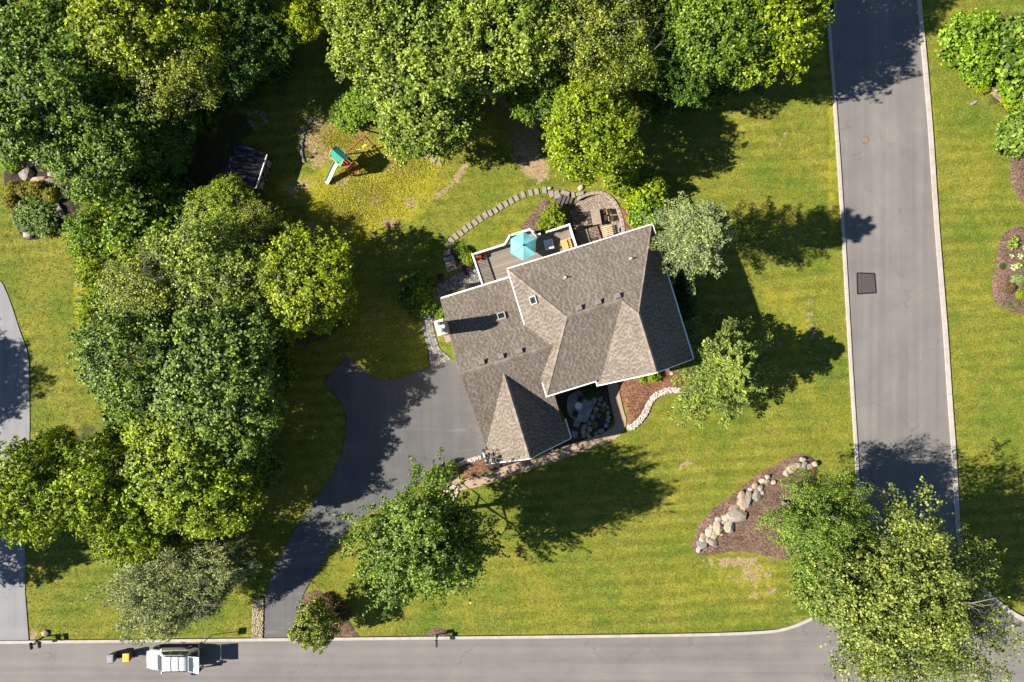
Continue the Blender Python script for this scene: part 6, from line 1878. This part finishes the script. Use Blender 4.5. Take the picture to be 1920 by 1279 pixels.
MB().box((0, -0.61, 1.13), (0.17, 0.015, 0.2)).build('door', M_MGREY, b)
MB().box((0.115, -0.3, 1.17), (0.015, 0.12, 0.05)).build('flag', M_RED, b)
pb = MB(); pb.box((0.0, 0.14, 0.75), (0.2, 0.18, 0.34), bev=0.02); pb.build('paper_box', M_MBOX, mb)
m2 = thing('mailbox', 'twin dark mailboxes on one post beside the pale driveway', 'mailbox', (*W(82, 1194), 0.05), RAD(10))
MB().box((0, 0, 0.5), (0.12, 0.12, 1.1)).build('post', M_POST, m2)
MB().box((0, -0.15, 1.0), (1.0, 0.12, 0.06)).build('cross_arm', M_POST, m2)
for x in (-0.36, 0.36):
    b = mailbox_box(MB(), (x, -0.25, 1.03), 0.55, 0.2, 0.26, RAD(90)).build('box', M_MBOX, m2)
    MB().box((x, -0.53, 1.14), (0.17, 0.015, 0.2)).build('door', M_MGREY, b)
# yard sign under the pine
ys = thing('yard_sign', 'thin post sign under the grey pine beside the kerb', 'sign', (*W(396, 1191), 0.0), RAD(83))
MB().box((0, 0, 1.15), (0.05, 0.05, 2.4)).build('post', M_POST, ys)
MB().box((0, 0, 2.15), (0.6, 0.03, 0.55)).build('panel', M_POST, ys)
# marker stake
sk = tag(MB().tube([(0, 0, -0.1), (0.01, 0, 1.3), (0.02, 0.02, 2.65)], [0.016, 0.013, 0.008], 6).build('marker_stake', simple('stake_grey', (0.16, 0.14, 0.12), 0.7), loc=W3(1778, 588, 0)), 'thin upright marker stake on the lawn across the side street', 'stake')

# bins
def bin_(px, py, rz, col, lidc, label):
    o = thing('wheelie_bin', label, 'bin', (*W(px, py, 1.0), 0.0), rz)
    mb_ = simple('bin_plastic', col, 0.45, 0.08, 6)
    ml = simple('bin_lid', lidc, 0.4, 0.08, 6, spec=0.5)
    V = []
    for z, sx, sy in ((0.08, 0.21, 0.24), (0.92, 0.28, 0.33)):
        V += [(-sx, -sy, z), (sx, -sy, z), (sx, sy, z), (-sx, sy, z)]
    MB().add(V, [(3, 2, 1, 0), (4, 5, 6, 7), (0, 1, 5, 4), (1, 2, 6, 5), (2, 3, 7, 6), (3, 0, 4, 7)]).build('body', mb_, o)
    l = MB().box((0, -0.01, 0.97), (0.6, 0.74, 0.1), bev=0.045); l.box((0, 0.0, 1.02), (0.4, 0.5, 0.05), bev=0.02)
    lo = l.build('lid', ml, o)
    MB().box((0, -0.36, 0.96), (0.4, 0.05, 0.05), bev=0.015).build('lid_grip', ml, lo)
    MB().tube([(-0.24, 0.41, 0.93), (0.24, 0.41, 0.93)], 0.02, 8).build('handle', mb_, o)
    for s in (-1, 1):
        M = Matrix.Translation((s * 0.25, 0.27, 0.12)) @ Matrix.Rotation(math.pi / 2, 4, 'Y')
        w = MB().lathe((0, 0, 0), [(0.05, -0.03), (0.12, -0.03), (0.12, 0.03), (0.05, 0.03)], 14)
        w.v = [tuple(M @ Vector(p)) for p in w.v]
        w.build('wheel', M_METAL_D, o)
    return o
bin_(206.5, 1236, RAD(182), (0.035, 0.036, 0.04), (0.20, 0.20, 0.22), 'black wheeled rubbish bin with grey lid at the kerb')
bin_(236, 1234, RAD(180), (0.06, 0.055, 0.05), (0.72, 0.40, 0.01), 'wheeled recycling bin with bright yellow lid at the kerb')

# ============================================================ CAR  (local: nose to +x)
car = thing('parked_car', 'white sport utility car with raised tailgate at the kerb', 'car', (-30.0, -28.08, 0.0), RAD(180.5))
M_CARP = NT('white_car_paint')
b_ = M_CARP.pbr((0.52, 0.52, 0.525), 0.22, 0.0, 0.5); b_.inputs['Coat Weight'].default_value = 0.6
M_CARP = M_CARP.m
M_CGL = NT('car_glass'); M_CGL.pbr((0.035, 0.05, 0.045), 0.06, 0, 0.6); M_CGL = M_CGL.m
M_RUB = simple('tyre_rubber', (0.015, 0.015, 0.016), 0.85)
M_RIM = simple('alloy_rim', (0.42, 0.42, 0.43), 0.3, 0.05, 5, metal=0.8)
M_CBL = simple('car_black_trim', (0.02, 0.02, 0.022), 0.5)
# stations: x, half width low, half width belt, z bottom, z belt
def loft(sec, closed_ends=True):
    n = len(sec[0])
    V = [p for s in sec for p in s]
    Fc = []
    for i in range(len(sec) - 1):
        for k in range(n):
            Fc.append((i * n + k, i * n + (k + 1) % n, (i + 1) * n + (k + 1) % n, (i + 1) * n + k))
    Fc.append(tuple(range(n))[::-1]); Fc.append(tuple((len(sec) - 1) * n + k for k in range(n)))
    return V, Fc
def bsec(x, hw, zb, zt, crown):
    pts = []
    prof = [(0.0, zb), (0.86 * hw, zb), (0.97 * hw, zb + 0.12), (1.0 * hw, zb + 0.30 * (zt - zb) + 0.05), (0.985 * hw, zt - 0.16), (0.93 * hw, zt - 0.04), (0.80 * hw, zt + crown * 0.4), (0.45 * hw, zt + crown * 0.85), (0.0, zt + crown)]
    for y, z in prof: pts.append((x, y, z))
    for y, z in prof[-2:0:-1]: pts.append((x, -y, z))
    return pts
secs = [bsec(2.34, 0.30, 0.45, 0.60, 0.02), bsec(2.31, 0.48, 0.42, 0.64, 0.02), bsec(2.22, 0.66, 0.34, 0.74, 0.03), bsec(2.02, 0.81, 0.28, 0.85, 0.05), bsec(1.75, 0.885, 0.26, 0.92, 0.06), bsec(1.6, 0.90, 0.25, 0.95, 0.06), bsec(1.2, 0.91, 0.25, 1.02, 0.06), bsec(0.9, 0.91, 0.25, 1.05, 0.05), bsec(0.0, 0.915, 0.25, 1.05, 0.0), bsec(-1.2, 0.915, 0.25, 1.06, 0.0), bsec(-1.9, 0.90, 0.27, 1.06, 0.0), bsec(-2.18, 0.86, 0.32, 1.02, 0.0), bsec(-2.28, 0.78, 0.38, 0.78, 0.0)]
V, Fc = loft(secs)
body = MB().add(V, Fc).build('body', M_CARP, car, True)
def gsec(x, hb, ht, zb, zt):
    prof = [(0, zb), (hb, zb), (hb - (hb - ht) * 0.85, zt - 0.09), (ht - 0.05, zt - 0.02), (ht * 0.6, zt + 0.02), (0, zt + 0.03)]
    return [(x, y, z) for y, z in prof] + [(x, -y, z) for y, z in prof[-2:0:-1]]
gs = [gsec(1.10, 0.80, 0.74, 0.98, 1.09), gsec(0.52, 0.82, 0.70, 0.98, 1.58), gsec(0.3, 0.83, 0.69, 0.98, 1.66), gsec(-0.4, 0.83, 0.69, 0.98, 1.70), gsec(-1.3, 0.83, 0.68, 0.98, 1.69), gsec(-1.85, 0.82, 0.66, 0.98, 1.65)]
V, Fc = loft(gs)
MB().add(V, Fc).build('cabin', M_CARP, car, True)
# glass, set proud of the cabin
MB().add([(1.06, -0.68, 1.19), (1.06, 0.68, 1.19), (0.50, 0.60, 1.64), (0.50, -0.60, 1.64), (1.06, 0.0, 1.215), (0.50, 0.0, 1.675)], [(0, 4, 5, 3), (4, 1, 2, 5)]).build('windscreen', M_CGL, car)
for s in (-1, 1):
    for nm, x0, x1, t0, t1 in (('side_window', 0.80, -0.08, 0.35, -0.10), ('side_window', -0.16, -1.02, -0.16, -0.98), ('side_window', -1.10, -1.72, -1.08, -1.62)):
        MB().add([(x0, s * 0.842, 1.10), (x1, s * 0.842, 1.10), (t1, s * 0.735, 1.545), (t0, s * 0.735, 1.545)], [(0, 1, 2, 3)]).build(nm, M_CGL, car)
    MB().bar((0.25, s * 0.66, 1.71), (-1.75, s * 0.64, 1.72), 0.04, 0.05).build('roof_rail', M_CBL, car)
    mr = MB().box((0.72, s * 1.0, 1.12), (0.16, 0.2, 0.15), bev=0.04).build('mirror', M_CARP, car)
    MB().box((0.63, s * 1.0, 1.12), (0.012, 0.15, 0.1)).build('mirror_glass', M_CGL, mr)
    MB().box((2.10, s * 0.62, 0.77), (0.2, 0.26, 0.12), bev=0.04).build('headlight', simple('headlamp', (0.6, 0.63, 0.66), 0.1), car)
    MB().box((-2.22, s * 0.74, 0.92), (0.14, 0.18, 0.3), bev=0.04).build('tail_light', simple('tail_red', (0.35, 0.01, 0.01), 0.2), car)
    for x in (1.42, -1.42):
        w = MB().lathe((0, 0, 0), [(0.2, -0.11), (0.33, -0.11), (0.35, -0.08), (0.35, 0.08), (0.33, 0.11), (0.2, 0.11)], 24)
        M = Matrix.Translation((x, s * 0.84, 0.35)) @ Matrix.Rotation(math.pi / 2, 4, 'X')
        w.v = [tuple(M @ Vector(p)) for p in w.v]
        wo = w.build('wheel', M_RUB, car, True)
        rm = MB().lathe((0, 0, 0), [(0.21, -0.06), (0.22, 0.06), (0.21, 0.1)], 20)
        for k in range(5):
            a = k * 2 * math.pi / 5
            rm.bar((0, 0, -s * 0.105), (math.cos(a) * 0.2, math.sin(a) * 0.2, -s * 0.105), 0.06, 0.02)
        rm.v = [tuple(M @ Vector(p)) for p in rm.v]
        rm.build('rim', M_RIM, wo)
        ar = MB().tube([(x + 0.40 * math.cos(RAD(t)), s * 0.885, 0.35 + 0.40 * math.sin(RAD(t))) for t in range(0, 181, 20)], 0.045, 6)
        ar.build('wheel_arch', M_CBL, car, True)
for x in (-0.35, -1.0):
    MB().bar((x, -0.64, 1.755), (x, 0.64, 1.755), 0.035, 0.02).build('roof_bar', M_CBL, car)
MB().bar((1.06, -0.5, 1.16), (0.92, 0.05, 1.27), 0.02, 0.02).build('wiper', M_CBL, car)
MB().bar((1.06, 0.15, 1.16), (0.92, 0.62, 1.25), 0.02, 0.02).build('wiper', M_CBL, car)
MB().box((2.285, 0, 0.62), (0.06, 0.9, 0.16), bev=0.02).build('grille', M_CBL, car)
# dark boot opening and the raised tailgate
MB().add([(-1.87, -0.7, 1.6), (-1.87, 0.7, 1.6), (-2.2, 0.74, 1.02), (-2.2, -0.74, 1.02), (-2.3, -0.74, 0.8), (-2.3, 0.74, 0.8)], [(0, 1, 2, 3), (3, 2, 5, 4)]).build('boot_opening', M_CBL, car)
M = Matrix.Translation((-1.86, 0, 1.70)) @ Matrix.Rotation(RAD(16), 4, 'Y')
tg = MB()
for p in ((-0.02, -0.5), (-0.52, -0.5)):
    pass
tg.box((0, 0, 0), (0.04, 1.34, 0.03), M=M @ Matrix.Translation((-0.02, 0, -0.01)))
tg.box((0, 0, 0), (0.50, 0.05, 0.04), M=M @ Matrix.Translation((-0.30, -0.65, 0)), bev=0.012)
tg.box((0, 0, 0), (0.50, 0.05, 0.04), M=M @ Matrix.Translation((-0.30, 0.65, 0)), bev=0.012)
tg.box((0, 0, 0), (0.62, 1.44, 0.09), M=M @ Matrix.Translation((-0.85, 0, 0.0)), bev=0.035)
tgo = tg.build('tailgate', M_CARP, car)
MB().box((0, 0, 0), (0.50, 1.24, 0.02), M=M @ Matrix.Translation((-0.29, 0, 0.0))).build('rear_window', M_CGL, tgo)
MB().box((0, 0, 0), (0.05, 0.5, 0.03), M=M @ Matrix.Translation((-0.62, 0, 0.05))).build('number_panel', simple('plate_blue', (0.05, 0.1, 0.3), 0.4), tgo)
for s in (-1, 1):
    MB().tube([(-1.95, s * 0.7, 1.45), M @ Vector((-0.6, s * 0.7, -0.02))], 0.015, 6).build('gas_strut', M_CBL, car)

# person loading the boot
per = thing('person', 'person in navy cap and dark blue jacket leaning at the open car boot', 'person', (-27.52, -29.02, 0.0), RAD(165))
def skin_mesh(name, joints, bones, mat, sub=2):
    me = bpy.data.meshes.new(name)
    me.from_pydata([j[0] for j in joints], bones, [])
    o = bpy.data.objects.new(name, me)
    COL.objects.link(o)
    sk_ = o.modifiers.new('skin', 'SKIN')
    sk_.use_smooth_shade = True
    for i, j in enumerate(joints):
        r = j[1]
        me.skin_vertices[0].data[i].radius = r if hasattr(r, '__len__') else (r, r)
    me.skin_vertices[0].data[0].use_root = True
    ss = o.modifiers.new('sub', 'SUBSURF'); ss.levels = sub; ss.render_levels = sub
    me.materials.append(mat)
    return o
# faces +x, leaning forward
J = [((0, 0, 0.93), (0.13, 0.15)), ((0.06, 0, 1.12), (0.12, 0.15)), ((0.15, 0, 1.34), (0.12, 0.18)), ((0.22, 0, 1.47), 0.065), ((0.27, 0, 1.55), (0.085, 0.08)), ((0.29, 0, 1.66), (0.095, 0.085)),
     ((0.16, 0.19, 1.38), 0.065), ((0.30, 0.25, 1.16), 0.05), ((0.52, 0.20, 1.08), 0.038), ((0.60, 0.18, 1.07), 0.035),
     ((0.16, -0.19, 1.38), 0.065), ((0.32, -0.24, 1.18), 0.05), ((0.54, -0.18, 1.12), 0.038), ((0.62, -0.16, 1.12), 0.035),
     ((0.0, 0.10, 0.86), 0.095), ((0.03, 0.12, 0.48), 0.065), ((-0.04, 0.12, 0.09), 0.045), ((0.12, 0.13, 0.04), 0.04),
     ((0.0, -0.10, 0.86), 0.095), ((0.06, -0.12, 0.48), 0.065), ((0.02, -0.12, 0.09), 0.045), ((0.18, -0.13, 0.04), 0.04)]
B = [(0, 1), (1, 2), (2, 3), (3, 4), (4, 5), (2, 6), (6, 7), (7, 8), (8, 9), (2, 10), (10, 11), (11, 12), (12, 13), (0, 14), (14, 15), (15, 16), (16, 17), (0, 18), (18, 19), (19, 20), (20, 21)]
tp_ = NT('clothed_person')
pp_ = tp_.pos(True)
sx_ = tp_.n('ShaderNodeSeparateXYZ'); tp_.l(pp_, sx_.inputs[0])
cloth = tp_.ramp(sx_.outputs[2], [(0.0, (0.03, 0.03, 0.032)), (0.05, (0.05, 0.055, 0.08)), (0.52, (0.012, 0.03, 0.12))], 'CONSTANT')
zs = tp_.math('DIVIDE', sx_.outputs[2], 1.8)
rp_ = tp_.ramp(zs, [(0.0, (0.03, 0.03, 0.032)), (0.055, (0.05, 0.055, 0.08)), (0.52, (0.012, 0.03, 0.12)), (0.835, (0.45, 0.27, 0.19))], 'CONSTANT')
tp_.pbr(rp_, 0.8, 0, 0.2)
bd = skin_mesh('body', J, B, tp_.m)
bd.parent = per
M_SKIN = simple('skin', (0.45, 0.27, 0.19), 0.6, 0.05, 5)
for s, hx in ((1, 0.60), (-1, 0.62)):
    y0 = 0.18 * s if s > 0 else -0.16
    hz_ = 1.07 if s > 0 else 1.12
    jh = [((hx, y0, hz_), (0.035, 0.022)), ((hx + 0.05, y0, hz_ - 0.005), (0.038, 0.018))]
    bh = [(0, 1)]
    for f, (dy, L) in enumerate(((-0.030, 0.065), (-0.010, 0.08), (0.010, 0.076), (0.030, 0.058))):
        a = len(jh)
        jh += [((hx + 0.085, y0 + dy, hz_ - 0.01), 0.010), ((hx + 0.085 + L * 0.55, y0 + dy, hz_ - 0.028), 0.009), ((hx + 0.085 + L * 0.85, y0 + dy, hz_ - 0.055), 0.008)]
        bh += [(1, a), (a, a + 1), (a + 1, a + 2)]
    a = len(jh)
    jh += [((hx + 0.03, y0 - s * 0.045, hz_ - 0.01), 0.011), ((hx + 0.07, y0 - s * 0.065, hz_ - 0.03), 0.009)]
    bh += [(0, a), (a, a + 1)]
    h_ = skin_mesh('hand', jh, bh, M_SKIN, 1); h_.parent = per
M_CAPB = simple('navy_cap', (0.008, 0.035, 0.20), 0.8)
cap_ = MB().lathe((0.285, 0, 1.66), [(0.112, 0.0), (0.115, 0.04), (0.10, 0.085), (0.06, 0.115), (0.01, 0.125)], 18, 1.0, 0.92).build('cap', M_CAPB, per, True)
MB().add([(0.37, -0.08, 1.665), (0.37, 0.08, 1.665), (0.49, 0.06, 1.645), (0.49, -0.06, 1.645), (0.37, -0.08, 1.655), (0.37, 0.08, 1.655), (0.49, 0.06, 1.635), (0.49, -0.06, 1.635)], [(0, 1, 2, 3), (7, 6, 5, 4), (2, 6, 7, 3), (0, 3, 7, 4), (1, 5, 6, 2)]).build('peak', M_CAPB, cap_)
fc = MB()
fc.lathe((0.385, 0, 1.6), [(0.008, -0.03), (0.02, -0.015), (0.008, 0.02)], 8)
fc.build('nose', M_SKIN, per, True)
for s in (-1, 1):
    MB().lathe((0.372, s * 0.034, 1.635), [(0.002, -0.010), (0.011, 0.0), (0.002, 0.010)], 8).build('eye', M_CBL, per, True)
    MB().lathe((0.285, s * 0.088, 1.605), [(0.004, -0.032), (0.015, 0.0), (0.006, 0.03)], 8).build('ear', M_SKIN, per, True)
MB().box((0.372, 0, 1.562), (0.012, 0.045, 0.010)).build('mouth', simple('lip', (0.3, 0.12, 0.1), 0.5), per)

# ============================================================ ROUGH GRASS (uncountable)
def grass(name, n, label, area, hmin, hmax, c1, c2, c3, wmul=1.0, seed=1):
    t = NT(name + '_blade')
    c = t.ramp(t.rnd(), [(0, c1), (0.55, c2), (1, c3)])
    t.pbr(c, 0.8, 0, 0.15)
    r = np.random.RandomState(seed)
    X, Y = area(r, n)
    n = len(X)
    Z = ground_h(X, Y)
    k = 4
    a = r.rand(n, k) * 6.283
    h = (hmin + (hmax - hmin) * r.rand(n, k)); w = 0.025 * wmul * (0.6 + 0.8 * r.rand(n, k))
    ln = h * (0.5 + 0.7 * r.rand(n, k))
    bx = X[:, None] + r.normal(size=(n, k)) * 0.06; by = Y[:, None] + r.normal(size=(n, k)) * 0.06
    dx, dy = np.cos(a), np.sin(a)
    p0 = np.stack([bx - dy * w, by + dx * w, np.broadcast_to(Z[:, None], a.shape) - 0.01], -1)
    p1 = np.stack([bx + dy * w, by - dx * w, np.broadcast_to(Z[:, None], a.shape) - 0.01], -1)
    p2 = np.stack([bx + dx * ln, by + dy * ln, Z[:, None] + h], -1)
    V = np.stack([p0, p1, p2], 2).reshape(-1, 3)
    T = np.arange(len(V)).reshape(-1, 3)
    o = bpy.data.objects.new(name, fast_mesh(name, V, T, t.m))
    COL.objects.link(o)
    return tag(o, label, 'grass', kind='stuff')
HOUSE_FOOT = [tuple(UV(u, v)[:2]) for u, v in ((-5.4, 5.3), (1.3, 5.3), (1.3, 9), (6.6, 8.6), (6.6, 5.7), (13.6, 5.7), (13.6, -5.8), (5.5, -5.8), (5.5, -5), (2.5, -5), (2.5, -9.5), (-5.4, -9.5))]
AVOID = [ROADP, DRIVE, NDR, PATIO, HOUSE_FOOT, pxpoly(ROCKBED), pxpoly([(1158, 716), (1176, 800), (1217, 756), (1262, 731), (1300, 740), (1308, 712), (1290, 688)]), pxpoly([(1900.6, 424), (1869.6, 469), (1857.6, 546), (1861, 565), (1897, 588), (1990, 590), (1990, 424)]), pxpoly([(1036, 738), (1128, 705), (1152, 705), (1175, 800), (1150, 825), (870, 922), (820, 884), (910, 850), (1060, 820)]), pxpoly([(566, 1115), (600, 1104), (626, 1138), (676, 1199), (560, 1199)]), pxpoly([(1892, 265), (1892, 325), (1908, 372), (1990, 392), (1990, 265)]), pxpoly([(6, 300), (90, 290), (152, 380), (95, 442), (40, 448), (6, 350)]), pxpoly([(975, 428), (1022, 362), (1090, 358), (1072, 420)]), pxpoly([(1838, 166), (1866, 158), (1914, 208), (1904, 216)])]
PATHC = [(p.x, p.y) for p in cl]
def lawn_area(r, n):
    X = r.uniform(-50, 50, n); Y = r.uniform(-34, 34, n)
    k = np.ones(n, bool)
    for A in AVOID:
        k &= ~in_poly(X, Y, A)
    k &= poly_dist(X, Y, PATHC, False) > 0.75
    for LN in (pxpoly(LK[1:-1]), pxpoly(RK[1:-1])):
        k &= poly_dist(X, Y, LN, False) > 0.42
    for s_ in STEPS:
        sx, sy = W(*s_); k &= np.hypot(X - sx, Y - sy) > 0.4
    return X[k], Y[k]
grass('lawn_grass', 90000, 'short mown grass tufts covering the lawns', lawn_area, 0.03, 0.08, (0.062, 0.076, 0.006), (0.132, 0.142, 0.011), (0.29, 0.25, 0.065), 1.1, 5)
def meadow_area(r, n):
    X, Y = [], []
    for (px, py, rx, ry) in ((690, 360, 100, 70), (770, 300, 50, 40), (640, 410, 50, 50), (920, 235, 60, 30), (640, 260, 50, 35)):
        m = n // 5
        a = r.rand(m) * 6.283; q = np.abs(r.normal(size=m)) * 0.62
        x0, y0 = W(px, py)
        X.append(x0 + np.cos(a) * q * rx / 20.98); Y.append(y0 + np.sin(a) * q * ry / 20.98)
    X, Y = np.concatenate(X), np.concatenate(Y)
    k = np.ones(len(X), bool)
    for s_ in ((789, 286), (800, 291), (813, 298), (825.6, 304)):
        sx, sy = W(*s_); k &= np.hypot(X - sx, Y - sy) > 0.42
    return X[k], Y[k]
grass('meadow_grass', 16000, 'tall yellow rough grass around the play set', meadow_area, 0.06, 0.18, (0.18, 0.21, 0.012), (0.38, 0.36, 0.018), (0.55, 0.45, 0.16), 0.8, 6)
